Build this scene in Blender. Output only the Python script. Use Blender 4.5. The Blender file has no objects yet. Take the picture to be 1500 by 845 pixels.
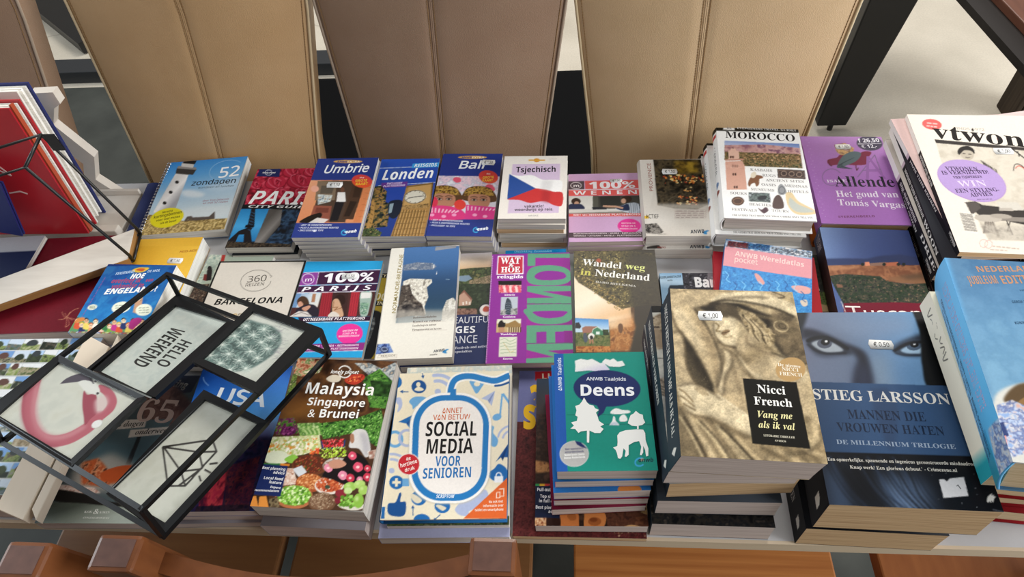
import bpy, math, random
import numpy as np
from mathutils import Matrix, Vector, Euler
from mathutils.geometry import tessellate_polygon

SC = bpy.context.scene
COL = SC.collection
PI = math.pi
R = math.radians

# ------------------------------------------------------------------ camera
CAMP = np.array([0.0, -0.26760552, 1.55762183])
RT = np.array([0.99608531, 0.051526, -0.07182702])
UP = np.array([0.00441906, 0.78250814, 0.62262467])
FW = np.array([-0.08828659, 0.62050469, -0.77921717])
FPX = 990.6887
cd = bpy.data.cameras.new('camera')
cam = bpy.data.objects.new('camera', cd)
COL.objects.link(cam)
cam.matrix_world = Matrix(((RT[0], UP[0], -FW[0], CAMP[0]), (RT[1], UP[1], -FW[1], CAMP[1]),
                           (RT[2], UP[2], -FW[2], CAMP[2]), (0, 0, 0, 1)))
cd.sensor_width = 36.0
cd.lens = FPX / 1500 * 36
cd.clip_start = 0.02
SC.camera = cam

# ------------------------------------------------------------------ light
SC.view_settings.view_transform = 'Standard'
SC.view_settings.look = 'None'
SC.view_settings.gamma = 1.0
SC.view_settings.use_curve_mapping = False
SC.view_settings.exposure = 0.11
wd = bpy.data.worlds.new('world')
SC.world = wd
wd.use_nodes = True
bg = wd.node_tree.nodes['Background']
bg.inputs['Color'].default_value = (1.0, 0.97, 0.93, 1)
bg.inputs['Strength'].default_value = 0.28


def area(name, loc, target, sx, sy, power, col):
    l = bpy.data.lights.new(name, 'AREA')
    l.shape = 'RECTANGLE'
    l.size, l.size_y = sx, sy
    l.energy = power
    l.color = col
    o = bpy.data.objects.new(name, l)
    o.location = loc
    d = Vector(target) - Vector(loc)
    o.rotation_euler = d.to_track_quat('-Z', 'Y').to_euler()
    COL.objects.link(o)
    return o


area('window_light_rear', (0.5, 3.3, 3.6), (0, 0.3, 0.75), 2.6, 1.6, 150, (1.0, 0.97, 0.92))
area('window_light_right', (4.0, -0.6, 2.4), (0, 0.5, 0.8), 2.4, 1.8, 190, (0.95, 0.98, 1.0))

area('window_light_left', (-4.2, 0.9, 2.7), (0.2, 0.4, 0.8), 2.0, 1.6, 85, (0.82, 0.92, 1.0))

# ------------------------------------------------------------------ small helpers
T = 0.75          # table top height


def ray(x, y):
    return FW + (x - 750) / FPX * RT + (422.5 - y) / FPX * UP


def U(x, y, z):
    d = ray(x, y)
    return CAMP + (z - CAMP[2]) / d[2] * d


def UX(x, y, X):
    d = ray(x, y)
    return CAMP + (X - CAMP[0]) / d[0] * d


def UY(x, y, Y):
    d = ray(x, y)
    return CAMP + (Y - CAMP[1]) / d[1] * d


def lin(c):
    c = np.clip(np.asarray(c, float), 0, 1)
    return np.where(c <= 0.04045, c / 12.92, ((c + 0.055) / 1.055) ** 2.4)


def rgb(s):
    if isinstance(s, str):
        return np.array([int(s[i:i + 2], 16) / 255 for i in (0, 2, 4)])
    return np.asarray(s, float)


def tag(o, label=None, cat=None, group=None, kind=None):
    if label: o['label'] = label
    if cat: o['category'] = cat
    if group: o['group'] = group
    if kind: o['kind'] = kind
    return o


def empty(name, loc, rot=(0, 0, 0)):
    o = bpy.data.objects.new(name, None)
    o.location = loc
    o.rotation_euler = rot
    o.empty_display_size = 0.03
    COL.objects.link(o)
    return o


# ------------------------------------------------------------------ materials
MATS = {}


def mat(name, col, rough=0.5, spec=0.4, metal=0.0, noise=None, bump=None, coat=0.0, sheen=0.0):
    """plain principled material, optional (scale, amount, colour2) noise and (scale, strength) bump"""
    if name in MATS: return MATS[name]
    m = bpy.data.materials.new(name)
    m.use_nodes = True
    nt = m.node_tree
    p = nt.nodes['Principled BSDF']
    c = (*lin(rgb(col)), 1)
    p.inputs['Base Color'].default_value = c
    p.inputs['Roughness'].default_value = rough
    p.inputs['Specular IOR Level'].default_value = spec
    p.inputs['Metallic'].default_value = metal
    p.inputs['Coat Weight'].default_value = coat
    p.inputs['Sheen Weight'].default_value = sheen
    tc = nt.nodes.new('ShaderNodeTexCoord')
    if noise:
        n = nt.nodes.new('ShaderNodeTexNoise')
        mp = nt.nodes.new('ShaderNodeMapping')
        sc = noise[0]
        mp.inputs['Scale'].default_value = sc if isinstance(sc, tuple) else (sc, sc, sc)
        nt.links.new(tc.outputs['Object'], mp.inputs['Vector'])
        nt.links.new(mp.outputs[0], n.inputs['Vector'])
        n.inputs['Scale'].default_value = 1
        n.inputs['Detail'].default_value = 5
        cr = nt.nodes.new('ShaderNodeValToRGB')
        cr.color_ramp.elements[0].position = 0.5 - noise[1] / 2
        cr.color_ramp.elements[1].position = 0.5 + noise[1] / 2
        cr.color_ramp.elements[0].color = c
        cr.color_ramp.elements[1].color = (*lin(rgb(noise[2])), 1)
        nt.links.new(n.outputs['Fac'], cr.inputs[0])
        nt.links.new(cr.outputs[0], p.inputs['Base Color'])
    if bump:
        n = nt.nodes.new('ShaderNodeTexNoise')
        n.inputs['Scale'].default_value = bump[0]
        n.inputs['Detail'].default_value = 4
        nt.links.new(tc.outputs['Object'], n.inputs['Vector'])
        b = nt.nodes.new('ShaderNodeBump')
        b.inputs['Strength'].default_value = bump[1]
        b.inputs['Distance'].default_value = 0.002
        nt.links.new(n.outputs['Fac'], b.inputs['Height'])
        nt.links.new(b.outputs[0], p.inputs['Normal'])
    MATS[name] = m
    return m


def printed(name, rough, spec):
    m = bpy.data.materials.new(name)
    m.use_nodes = True
    nt = m.node_tree
    p = nt.nodes['Principled BSDF']
    a = nt.nodes.new('ShaderNodeVertexColor')
    a.layer_name = 'Col'
    nt.links.new(a.outputs['Color'], p.inputs['Base Color'])
    p.inputs['Roughness'].default_value = rough
    p.inputs['Specular IOR Level'].default_value = spec
    MATS[name] = m
    return m


PRINT = printed('printed_cover', 0.5, 0.1)
PRINT_GLOSS = printed('glossy_printed_cover', 0.36, 0.13)


def paper(name, c1, c2):
    """cut edges of a block of pages: fine layers across the thickness"""
    m = bpy.data.materials.new(name)
    m.use_nodes = True
    nt = m.node_tree
    p = nt.nodes['Principled BSDF']
    p.inputs['Roughness'].default_value = 0.8
    p.inputs['Specular IOR Level'].default_value = 0.1
    tc = nt.nodes.new('ShaderNodeTexCoord')
    mp = nt.nodes.new('ShaderNodeMapping')
    mp.inputs['Scale'].default_value = (9, 9, 900)
    n = nt.nodes.new('ShaderNodeTexNoise')
    n.inputs['Scale'].default_value = 1
    n.inputs['Detail'].default_value = 6
    cr = nt.nodes.new('ShaderNodeValToRGB')
    cr.color_ramp.elements[0].position = 0.36
    cr.color_ramp.elements[1].position = 0.6
    cr.color_ramp.elements[0].color = (*lin(rgb(c1)), 1)
    cr.color_ramp.elements[1].color = (*lin(rgb(c2)), 1)
    nt.links.new(tc.outputs['Object'], mp.inputs['Vector'])
    nt.links.new(mp.outputs[0], n.inputs['Vector'])
    nt.links.new(n.outputs['Fac'], cr.inputs[0])
    nt.links.new(cr.outputs[0], p.inputs['Base Color'])
    MATS[name] = m
    return m


PAPER = {'white': paper('white_pages', 'c9c4bd', 'e6e2da'), 'cream': paper('cream_pages', 'c9b08c', 'e0c9a6'),
         'grey': paper('grey_pages', 'aea8a1', 'd2ccc3'), 'tan': paper('tan_pages', 'b3916c', 'd3b48d'),
         'mauve': paper('mauve_pages', 'b5a49e', 'cfc1ba'), 'bright': paper('bright_pages', 'ddd9d0', 'f2efe8')}


# ------------------------------------------------------------------ mesh building
class MB:
    """collects primitive shapes; build() links them as one mesh object"""

    def __init__(s):
        s.v, s.f, s.m = [], [], []
        s.mi = 0

    def add(s, verts, faces):
        b = len(s.v)
        s.v += [tuple(map(float, p)) for p in verts]
        s.f += [tuple(b + i for i in f) for f in faces]
        s.m += [s.mi] * len(faces)
        return s

    def box(s, x0, x1, y0, y1, z0, z1, bev=0.0):
        if bev <= 0:
            v = [(x, y, z) for z in (z0, z1) for y in (y0, y1) for x in (x0, x1)]
            return s.add(v, [(0, 2, 3, 1), (4, 5, 7, 6), (0, 1, 5, 4), (2, 6, 7, 3), (0, 4, 6, 2), (1, 3, 7, 5)])
        return s.hexa([(x0, y0, z0), (x1, y0, z0), (x1, y1, z0), (x0, y1, z0)],
                      [(x0, y0, z1), (x1, y0, z1), (x1, y1, z1), (x0, y1, z1)], bev)

    def hexa(s, lo, hi, bev=0.0):
        """eight corners: four below, four above, counter-clockwise from outside-top"""
        if bev <= 0:
            return s.add(list(lo) + list(hi), [(3, 2, 1, 0), (4, 5, 6, 7), (0, 1, 5, 4), (1, 2, 6, 5), (2, 3, 7, 6), (3, 0, 4, 7)])
        import bmesh
        bm = bmesh.new()
        vs = [bm.verts.new(p) for p in list(lo) + list(hi)]
        for f in [(3, 2, 1, 0), (4, 5, 6, 7), (0, 1, 5, 4), (1, 2, 6, 5), (2, 3, 7, 6), (3, 0, 4, 7)]:
            bm.faces.new([vs[i] for i in f])
        bmesh.ops.bevel(bm, geom=bm.edges[:], offset=bev, segments=2, affect='EDGES', profile=0.6)
        bm.verts.ensure_lookup_table()
        for i, v in enumerate(bm.verts): v.index = i
        s.add([v.co[:] for v in bm.verts], [[v.index for v in f.verts] for f in bm.faces])
        bm.free()
        return s

    def prism(s, poly, axis, a, b):
        """extrude a 2-D outline along an axis ('x','y','z') from a to b"""
        def P(p, t):
            return {'x': (t, p[0], p[1]), 'y': (p[0], t, p[1]), 'z': (p[0], p[1], t)}[axis]
        n = len(poly)
        v = [P(p, a) for p in poly] + [P(p, b) for p in poly]
        tri = tessellate_polygon([[Vector((p[0], p[1], 0)) for p in poly]])
        f = [tuple(t) for t in tri] + [tuple(n + i for i in reversed(t)) for t in tri]
        f += [(i, (i + 1) % n, n + (i + 1) % n, n + i) for i in range(n)]
        return s.add(v, f)

    def bar(s, p, q, w, h=None, up=(0, 0, 1), n=4, ext=0.0):
        """rectangular (n=4) or round bar from p to q"""
        p, q = np.array(p, float), np.array(q, float)
        d = q - p
        L = np.linalg.norm(d)
        d = d / L
        p, q = p - d * ext, q + d * ext
        a = np.cross(d, np.array(up, float))
        if np.linalg.norm(a) < 1e-4: a = np.cross(d, (1, 0, 0))
        a /= np.linalg.norm(a)
        b = np.cross(a, d)
        h = h or w
        if n == 4:
            ring = [(-1, -1), (1, -1), (1, 1), (-1, 1)]
        else:
            ring = [(math.cos(2 * PI * k / n), math.sin(2 * PI * k / n)) for k in range(n)]
        v = [c + a * x * w / 2 + b * y * h / 2 for c in (p, q) for x, y in ring]
        k = len(ring)
        f = [(i, (i + 1) % k, k + (i + 1) % k, k + i) for i in range(k)] + [tuple(range(k))[::-1], tuple(range(k, 2 * k))]
        return s.add(v, f)

    def tube(s, pts, r, n=8):
        pts = [np.array(p, float) for p in pts]
        rings = []
        prev = None
        for i, p in enumerate(pts):
            d = pts[min(i + 1, len(pts) - 1)] - pts[max(i - 1, 0)]
            d /= np.linalg.norm(d)
            if prev is None:
                a = np.cross(d, (0, 0, 1))
                if np.linalg.norm(a) < 1e-3: a = np.cross(d, (1, 0, 0))
            else:
                a = prev - d * np.dot(prev, d)
            a /= np.linalg.norm(a)
            prev = a
            b = np.cross(d, a)
            rings.append([p + r * (a * math.cos(2 * PI * k / n) + b * math.sin(2 * PI * k / n)) for k in range(n)])
        v = [q for rg in rings for q in rg]
        f = []
        for i in range(len(rings) - 1):
            f += [(i * n + k, i * n + (k + 1) % n, (i + 1) * n + (k + 1) % n, (i + 1) * n + k) for k in range(n)]
        f += [tuple(range(n))[::-1], tuple(range((len(rings) - 1) * n, len(rings) * n))]
        return s.add(v, f)

    def grid(s, fn, nu, nv):
        v = [fn(i / nu, j / nv) for j in range(nv + 1) for i in range(nu + 1)]
        f = [(j * (nu + 1) + i, j * (nu + 1) + i + 1, (j + 1) * (nu + 1) + i + 1, (j + 1) * (nu + 1) + i) for j in range(nv) for i in range(nu)]
        return s.add(v, f)

    def build(s, name, m, parent=None, smooth=False):
        me = bpy.data.meshes.new(name)
        me.from_pydata(s.v, [], s.f)
        for x in (m if isinstance(m, (list, tuple)) else [m]): me.materials.append(x)
        me.polygons.foreach_set('material_index', s.m)
        if smooth: me.polygons.foreach_set('use_smooth', [True] * len(s.f))
        import bmesh
        bm = bmesh.new()
        bm.from_mesh(me)
        bmesh.ops.recalc_face_normals(bm, faces=bm.faces[:])
        bm.to_mesh(me)
        bm.free()
        o = bpy.data.objects.new(name, me)
        COL.objects.link(o)
        if parent: o.parent = parent
        return o


# ------------------------------------------------------------------ lettering
FAM = {'r': (0, 0, 0), 'SB': (0x1D400, 0x1D41A, 0x1D7CE), 'SBI': (0x1D468, 0x1D482, 0x1D7CE), 'SI': (0x1D434, 0x1D44E, 0),
       'S': (0x1D5A0, 0x1D5BA, 0x1D7E2), 'B': (0x1D5D4, 0x1D5EE, 0x1D7EC), 'BI': (0x1D63C, 0x1D656, 0x1D7EC)}
_TC = {}


def letters(txt, fam='r', off=0.0):
    """outline letters as triangles, capital height 1"""
    key = (txt, fam, off)
    if key in _TC: return _TC[key]
    A, a, d = FAM[fam]
    s = ''
    for ch in txt:
        if A and 'A' <= ch <= 'Z': s += chr(A + ord(ch) - 65)
        elif a and ch == 'h' and fam == 'SI': s += '\u210e'
        elif a and 'a' <= ch <= 'z': s += chr(a + ord(ch) - 97)
        elif d and '0' <= ch <= '9': s += chr(d + ord(ch) - 48)
        else: s += ch
    cu = bpy.data.curves.new('lettering', 'FONT')
    cu.body = s
    cu.resolution_u = 3
    cu.offset = off
    ob = bpy.data.objects.new('lettering', cu)
    me = ob.to_mesh()
    nv = len(me.vertices)
    v = np.zeros(nv * 3)
    me.vertices.foreach_get('co', v)
    v = v.reshape(-1, 3)[:, :2].copy()
    me.calc_loop_triangles()
    t = np.zeros(len(me.loop_triangles) * 3, int)
    me.loop_triangles.foreach_get('vertices', t)
    ob.to_mesh_clear()
    bpy.data.objects.remove(ob)
    bpy.data.curves.remove(cu)
    v /= 0.70
    if nv: v[:, 0] -= v[:, 0].min()
    _TC[key] = (v, t.reshape(-1, 3))
    return _TC[key]


# ------------------------------------------------------------------ printed artwork: a fine grid of coloured vertices plus lettering
_rng = np.random.default_rng(5)


def vnoise(h, w, sc, rng):
    gh, gw = int(h / sc) + 3, int(w / sc) + 3
    g = rng.random((gh, gw))
    y = np.arange(h) / sc + rng.random()
    x = np.arange(w) / sc + rng.random()
    y0, x0 = y.astype(int), x.astype(int)
    fy, fx = (y - y0)[:, None], (x - x0)[None]
    fy, fx = fy * fy * (3 - 2 * fy), fx * fx * (3 - 2 * fx)
    y0, x0 = np.minimum(y0, gh - 2), np.minimum(x0, gw - 2)
    a, b = g[y0][:, x0], g[y0][:, x0 + 1]
    c, d = g[y0 + 1][:, x0], g[y0 + 1][:, x0 + 1]
    return (a * (1 - fx) + b * fx) * (1 - fy) + (c * (1 - fx) + d * fx) * fy


def fbm(h, w, sc, rng, octv=4):
    n = np.zeros((h, w))
    amp = 1.0
    for _ in range(octv):
        n += amp * vnoise(h, w, max(sc, 1.01), rng)
        amp *= 0.55
        sc /= 2
        if sc < 1.2: break
    lo, hi = np.percentile(n, (3, 97))
    return np.clip((n - lo) / (hi - lo + 1e-9), 0, 1)


def blur(a, r):
    r = int(r)
    if r < 1: return a
    for ax in (0, 1):
        for _ in range(2):
            p = np.pad(a, [(r + 1, r) if i == ax else (0, 0) for i in (0, 1)], mode='edge')
            c = np.cumsum(p, axis=ax)
            n = a.shape[ax]
            a = (np.take(c, range(2 * r + 1, 2 * r + 1 + n), ax) - np.take(c, range(0, n), ax)) / (2 * r + 1)
    return a


class Art:
    SS = 3

    def __init__(s, W, H, M, base='ffffff', cell=None):
        """W x H metres; M = world matrix of the local frame whose origin is the top-left corner, X right, Y down"""
        s.W, s.H = W, H
        s.M = np.array(M)
        c = s.M[:3, 3] + (s.M[:3, 0] * W + s.M[:3, 1] * H) / 2
        d = np.linalg.norm(c - CAMP)
        cell = cell or 0.00098 * d / 0.9
        s.nx, s.ny = max(2, int(W / cell)), max(2, int(H / cell))
        s.w, s.h = (s.nx + 1) * s.SS, (s.ny + 1) * s.SS
        s.c = np.empty((s.h, s.w, 3))
        s.c[:] = rgb(base)
        s.txt = []
        s.sf = 0.5
        s.vx = None
        s.rng = np.random.default_rng(int(abs(c[0] * 7919 + c[1] * 104729) * 100) % 2 ** 31)

    # coordinates -------------------------------------------------
    def view(s, x0, y0, k):
        """points that follow are read off an enlarged crop of the photograph"""
        s.vx = (x0, y0, k)
        return s

    def unit(s):
        s.vx = None
        return s

    def loc(s, pts):
        p = np.atleast_2d(np.asarray(pts, float))
        if s.vx is None: return p * (s.W, s.H)
        x0, y0, k = s.vx
        px = p / k + (x0, y0)
        D = FW[None] + ((px[:, 0] - 750) / FPX)[:, None] * RT + ((422.5 - px[:, 1]) / FPX)[:, None] * UP
        n = s.M[:3, 2]
        o = s.M[:3, 3]
        t = ((o - CAMP) @ n) / (D @ n)
        q = CAMP + t[:, None] * D - o
        return np.c_[q @ s.M[:3, 0], q @ s.M[:3, 1]]

    def pix(s, pts):
        return s.loc(pts) / (s.W, s.H) * (s.w, s.h)

    # shapes ------------------------------------------------------
    def mask(s, P, pad=0):
        x0, y0 = np.floor(P.min(0)).astype(int) - pad
        x1, y1 = np.ceil(P.max(0)).astype(int) + 1 + pad
        x0, y0, x1, y1 = max(x0, 0), max(y0, 0), min(x1, s.w), min(y1, s.h)
        if x1 <= x0 or y1 <= y0: return None
        X = np.arange(x0, x1)[None] + 0.5
        Y = np.arange(y0, y1)[:, None] + 0.5
        m = np.zeros((y1 - y0, x1 - x0), bool)
        Q = np.roll(P, -1, 0)
        for (ax, ay), (bx, by) in zip(P, Q):
            if ay == by: continue
            m ^= ((ay > Y) != (by > Y)) & (X < (bx - ax) * (Y - ay) / (by - ay) + ax)
        return (slice(y0, y1), slice(x0, x1)), m.astype(float)

    def put(s, r, color, alpha=1.0, soft=0):
        if r is None: return
        sl, m = r
        if soft: m = blur(m, soft * s.SS * s.sf)
        m = (m * alpha)[..., None]
        s.c[sl] = s.c[sl] * (1 - m) + (color if isinstance(color, np.ndarray) and color.ndim == 3 else rgb(color)) * m

    def poly(s, pts, color, alpha=1.0, soft=0):
        s.put(s.mask(s.pix(pts), int(soft * s.SS * 2.5)), color, alpha, soft)
        return s

    def fill(s, color):
        s.c[:] = rgb(color)
        return s

    @staticmethod
    def epts(cx, cy, rx, ry, rot=0, a0=0, a1=360, n=44):
        t = np.radians(np.linspace(a0, a1, n, endpoint=(a1 - a0) < 360))
        x, y = rx * np.cos(t), ry * np.sin(t)
        c, q = math.cos(R(rot)), math.sin(R(rot))
        return np.c_[cx + x * c - y * q, cy + x * q + y * c]

    def ell(s, cx, cy, rx, ry, color, rot=0, alpha=1.0, soft=0):
        return s.poly(s.epts(cx, cy, rx, ry, rot), color, alpha, soft)

    def rect(s, x0, y0, x1, y1, color, alpha=1.0, soft=0):
        return s.poly([(x0, y0), (x1, y0), (x1, y1), (x0, y1)], color, alpha, soft)

    def line(s, pts, w, color, alpha=1.0, soft=0, w2=None):
        p = np.asarray(pts, float)
        n = len(p)
        for i in range(n - 1):
            a, b = p[i], p[i + 1]
            d = b - a
            L = np.hypot(*d) + 1e-9
            nrm = np.array([-d[1], d[0]]) / L
            wa = w if w2 is None else w + (w2 - w) * i / (n - 1)
            wb = w if w2 is None else w + (w2 - w) * (i + 1) / (n - 1)
            s.poly([a + nrm * wa / 2, b + nrm * wb / 2, b - nrm * wb / 2, a - nrm * wa / 2], color, alpha, soft)
            if 0 < i and n > 2: s.ell(a[0], a[1], wa / 2, wa / 2, color, 0, alpha, soft)
        return s

    def ring(s, cx, cy, rx, ry, w, color, rot=0, a0=0, a1=360, alpha=1.0):
        return s.line(s.epts(cx, cy, rx, ry, rot, a0, a1, 41) if a1 - a0 < 360 else np.vstack([s.epts(cx, cy, rx, ry, rot), s.epts(cx, cy, rx, ry, rot)[:1]]), w, color, alpha)

    def spline(s, pts, n=8, closed=False):
        p = np.asarray(pts, float)
        out = []
        k = len(p)
        for i in range(k if closed else k - 1):
            if closed: p0, p1, p2, p3 = p[(i - 1) % k], p[i], p[(i + 1) % k], p[(i + 2) % k]
            else: p0, p1, p2, p3 = p[max(i - 1, 0)], p[i], p[i + 1], p[min(i + 2, k - 1)]
            for j in range(n):
                t = j / n
                out.append(0.5 * (2 * p1 + (p2 - p0) * t + (2 * p0 - 5 * p1 + 4 * p2 - p3) * t * t + (3 * p1 - p0 - 3 * p2 + p3) * t ** 3))
        if not closed: out.append(p[-1])
        return np.array(out)

    def blob(s, pts, color, alpha=1.0, soft=0):
        """closed smooth outline"""
        return s.poly(s.spline(pts, 6, True), color, alpha, soft)

    def curve(s, pts, w, color, alpha=1.0, soft=0, w2=None):
        return s.line(s.spline(pts, 6), w, color, alpha, soft, w2)

    def grad(s, pts, stops, p0, p1, alpha=1.0, soft=0):
        """linear blend of colours from p0 to p1 inside an outline"""
        r = s.mask(s.pix(pts), int(soft * s.SS * 2.5))
        if r is None: return s
        sl, m = r
        a, b = s.pix([p0])[0], s.pix([p1])[0]
        d = b - a
        Y, X = np.mgrid[sl[0], sl[1]]
        t = np.clip(((X + .5 - a[0]) * d[0] + (Y + .5 - a[1]) * d[1]) / (d @ d), 0, 1) * (len(stops) - 1)
        C = np.array([rgb(q) for q in stops])
        i = np.minimum(t.astype(int), len(stops) - 2)
        f = (t - i)[..., None]
        s.put((sl, m), C[i] * (1 - f) + C[i + 1] * f, alpha, soft)
        return s

    def noise(s, pts, pal, size, alpha=1.0, soft=0, octv=4, stretch=(1, 1)):
        """mottled patch: palette colours through cloud noise, size in millimetres"""
        r = s.mask(s.pix(pts), int(soft * s.SS * 2.5))
        if r is None: return s
        sl, m = r
        h, w = m.shape
        sc = size / 1000 / s.W * s.w
        hh, ww = max(2, int(h / stretch[1]) + 1), max(2, int(w / stretch[0]) + 1)
        n = fbm(hh, ww, sc, s.rng, octv)
        iy = np.minimum((np.arange(h) / stretch[1]).astype(int), hh - 1)
        ix = np.minimum((np.arange(w) / stretch[0]).astype(int), ww - 1)
        t = n[iy][:, ix] * (len(pal) - 1)
        C = np.array([rgb(q) for q in pal])
        i = np.minimum(t.astype(int), len(pal) - 2)
        f = (t - i)[..., None]
        s.put((sl, m), C[i] * (1 - f) + C[i + 1] * f, alpha, soft)
        return s

    def spots(s, pts, pal, n, rmin, rmax, asp=1.0, alpha=1.0, rot=None):
        """n small specks of palette colours inside an outline, radii in millimetres"""
        P = s.pix(pts)
        lo, hi = P.min(0), P.max(0)
        k = s.w / s.W / 1000
        Q = np.roll(P, -1, 0)
        done = tries = 0
        while done < n and tries < n * 6:
            tries += 1
            c = lo + s.rng.random(2) * (hi - lo)
            inside = False
            for (ax, ay), (bx, by) in zip(P, Q):
                if (ay > c[1]) != (by > c[1]) and c[0] < (bx - ax) * (c[1] - ay) / (by - ay) + ax: inside = not inside
            if not inside: continue
            done += 1
            rr = (rmin + s.rng.random() * (rmax - rmin)) * k
            an = s.rng.random() * 180 if rot is None else rot
            e = s.epts(c[0], c[1], rr, rr * asp, an, n=9)
            s.put(s.mask(e), pal[s.rng.integers(len(pal))], alpha)
        return s

    def grain(s, amt, size=1.2):
        """fine printed mottling over the whole sheet"""
        n = fbm(s.h, s.w, size / 1000 / s.W * s.w, s.rng, 3)
        s.c = np.clip(s.c * (1 + amt * (n - 0.5))[..., None], 0, 1)
        return s

    def words(s, p0, p1, h, color, n, alpha=0.9):
        """a line of small print too fine to read, as word-length dashes"""
        p0, p1 = np.array(p0, float), np.array(p1, float)
        L = 0.0
        lens = s.rng.random(n) * 0.6 + 0.5
        gap = 0.22
        tot = lens.sum() + gap * (n - 1)
        for q in lens:
            a = p0 + (p1 - p0) * L / tot
            b = p0 + (p1 - p0) * (L + q) / tot
            s.line([a, b], h, color, alpha)
            L += q + gap
        return s

    def text(s, txt, p0, p1, h, color, fam='B', off=0.0, slant=0.0, lift=1, stretch=True, upv=None):
        """lettering on a baseline from p0 to p1, capital height h in the current coordinates"""
        a, b = s.loc([p0, p1])
        if upv is None:
            bl = math.hypot(p1[0] - p0[0], p1[1] - p0[1])
            upv = ((p1[1] - p0[1]) / bl * h, -(p1[0] - p0[0]) / bl * h)
        up = s.loc([(p0[0] + upv[0], p0[1] + upv[1])])[0] - a
        d = b - a
        L = np.hypot(*d)
        d = d / L
        nrm = np.array([d[1], -d[0]])
        hh = abs(up @ nrm)
        v, t = letters(txt, fam, max(off, 0.0))
        if not len(t): return s
        sx = L / v[:, 0].max() if stretch else hh
        x = v[:, 0] * sx + slant * v[:, 1] * hh
        y = v[:, 1] * hh
        q = a + x[:, None] * d + y[:, None] * nrm
        s.txt.append((q, t, rgb(color), lift))
        return s

    def shape(s, pts, color, lift=1):
        """a crisp flat printed shape"""
        q = s.loc(pts)
        t = np.array(tessellate_polygon([[Vector((x, y, 0)) for x, y in q]]))
        if len(t): s.txt.append((q, t, rgb(color), lift))
        return s

    # geometry ----------------------------------------------------
    def arrays(s):
        C = s.c.reshape(s.ny + 1, s.SS, s.nx + 1, s.SS, 3).mean((1, 3)).reshape(-1, 3)
        X, Y = np.meshgrid(np.linspace(0, s.W, s.nx + 1), np.linspace(0, s.H, s.ny + 1))
        P = np.c_[X.ravel(), Y.ravel(), np.zeros(X.size)]
        k = np.arange((s.nx + 1) * (s.ny + 1)).reshape(s.ny + 1, s.nx + 1)
        F = np.c_[k[1:, :-1].ravel(), k[1:, 1:].ravel(), k[:-1, 1:].ravel(), k[:-1, :-1].ravel()]
        rim = np.r_[k[0, :], k[1:, -1], k[-1, -2::-1], k[-2:0:-1, 0]]
        TV, TF, TC, b = [], [], [], len(P)
        for q, t, c, lift in s.txt:
            TV.append(np.c_[q, np.full(len(q), 0.00007 * lift)])
            # keep every triangle facing up (local Y points down the page)
            a, bb, cc = q[t[:, 0]], q[t[:, 1]], q[t[:, 2]]
            cr = (bb[:, 0] - a[:, 0]) * (cc[:, 1] - a[:, 1]) - (bb[:, 1] - a[:, 1]) * (cc[:, 0] - a[:, 0])
            t = np.where((cr > 0)[:, None], t[:, ::-1], t)
            TF.append(t + b)
            TC.append(np.tile(c, (len(q), 1)))
            b += len(q)
        V = np.vstack([P] + TV)
        CC = np.vstack([C] + TC)
        TF = np.vstack(TF) if TF else np.zeros((0, 3), int)
        return V, CC, F, TF, rim


def raw_mesh(name, V, C, quads, tris, m, parent=None):
    me = bpy.data.meshes.new(name)
    nq, nt = len(quads), len(tris)
    me.vertices.add(len(V))
    me.vertices.foreach_set('co', np.asarray(V, np.float32).ravel())
    me.loops.add(nq * 4 + nt * 3)
    me.loops.foreach_set('vertex_index', np.r_[np.asarray(quads, int).ravel(), np.asarray(tris, int).ravel()].astype(np.int32))
    me.polygons.add(nq + nt)
    me.polygons.foreach_set('loop_start', np.r_[np.arange(nq) * 4, nq * 4 + np.arange(nt) * 3].astype(np.int32))
    me.update(calc_edges=True)
    at = me.color_attributes.new('Col', 'FLOAT_COLOR', 'POINT')
    at.data.foreach_set('color', np.c_[lin(C), np.ones(len(C))].astype(np.float32).ravel())
    me.materials.append(m)
    o = bpy.data.objects.new(name, me)
    COL.objects.link(o)
    if parent: o.parent = parent
    return o


def art_sheet(name, art, parent, to_local, m=None):
    """a flat printed sheet; to_local maps (X right, Y down, Z up) of the sheet to parent space"""
    V, C, Q, TR, rim = art.arrays()
    return raw_mesh(name, to_local(V), C, Q, TR, m or PRINT, parent)


# ------------------------------------------------------------------ books
def root_matrix(loc, rot):
    return np.array(Matrix.Translation(loc) @ Euler(rot).to_matrix().to_4x4())


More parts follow.
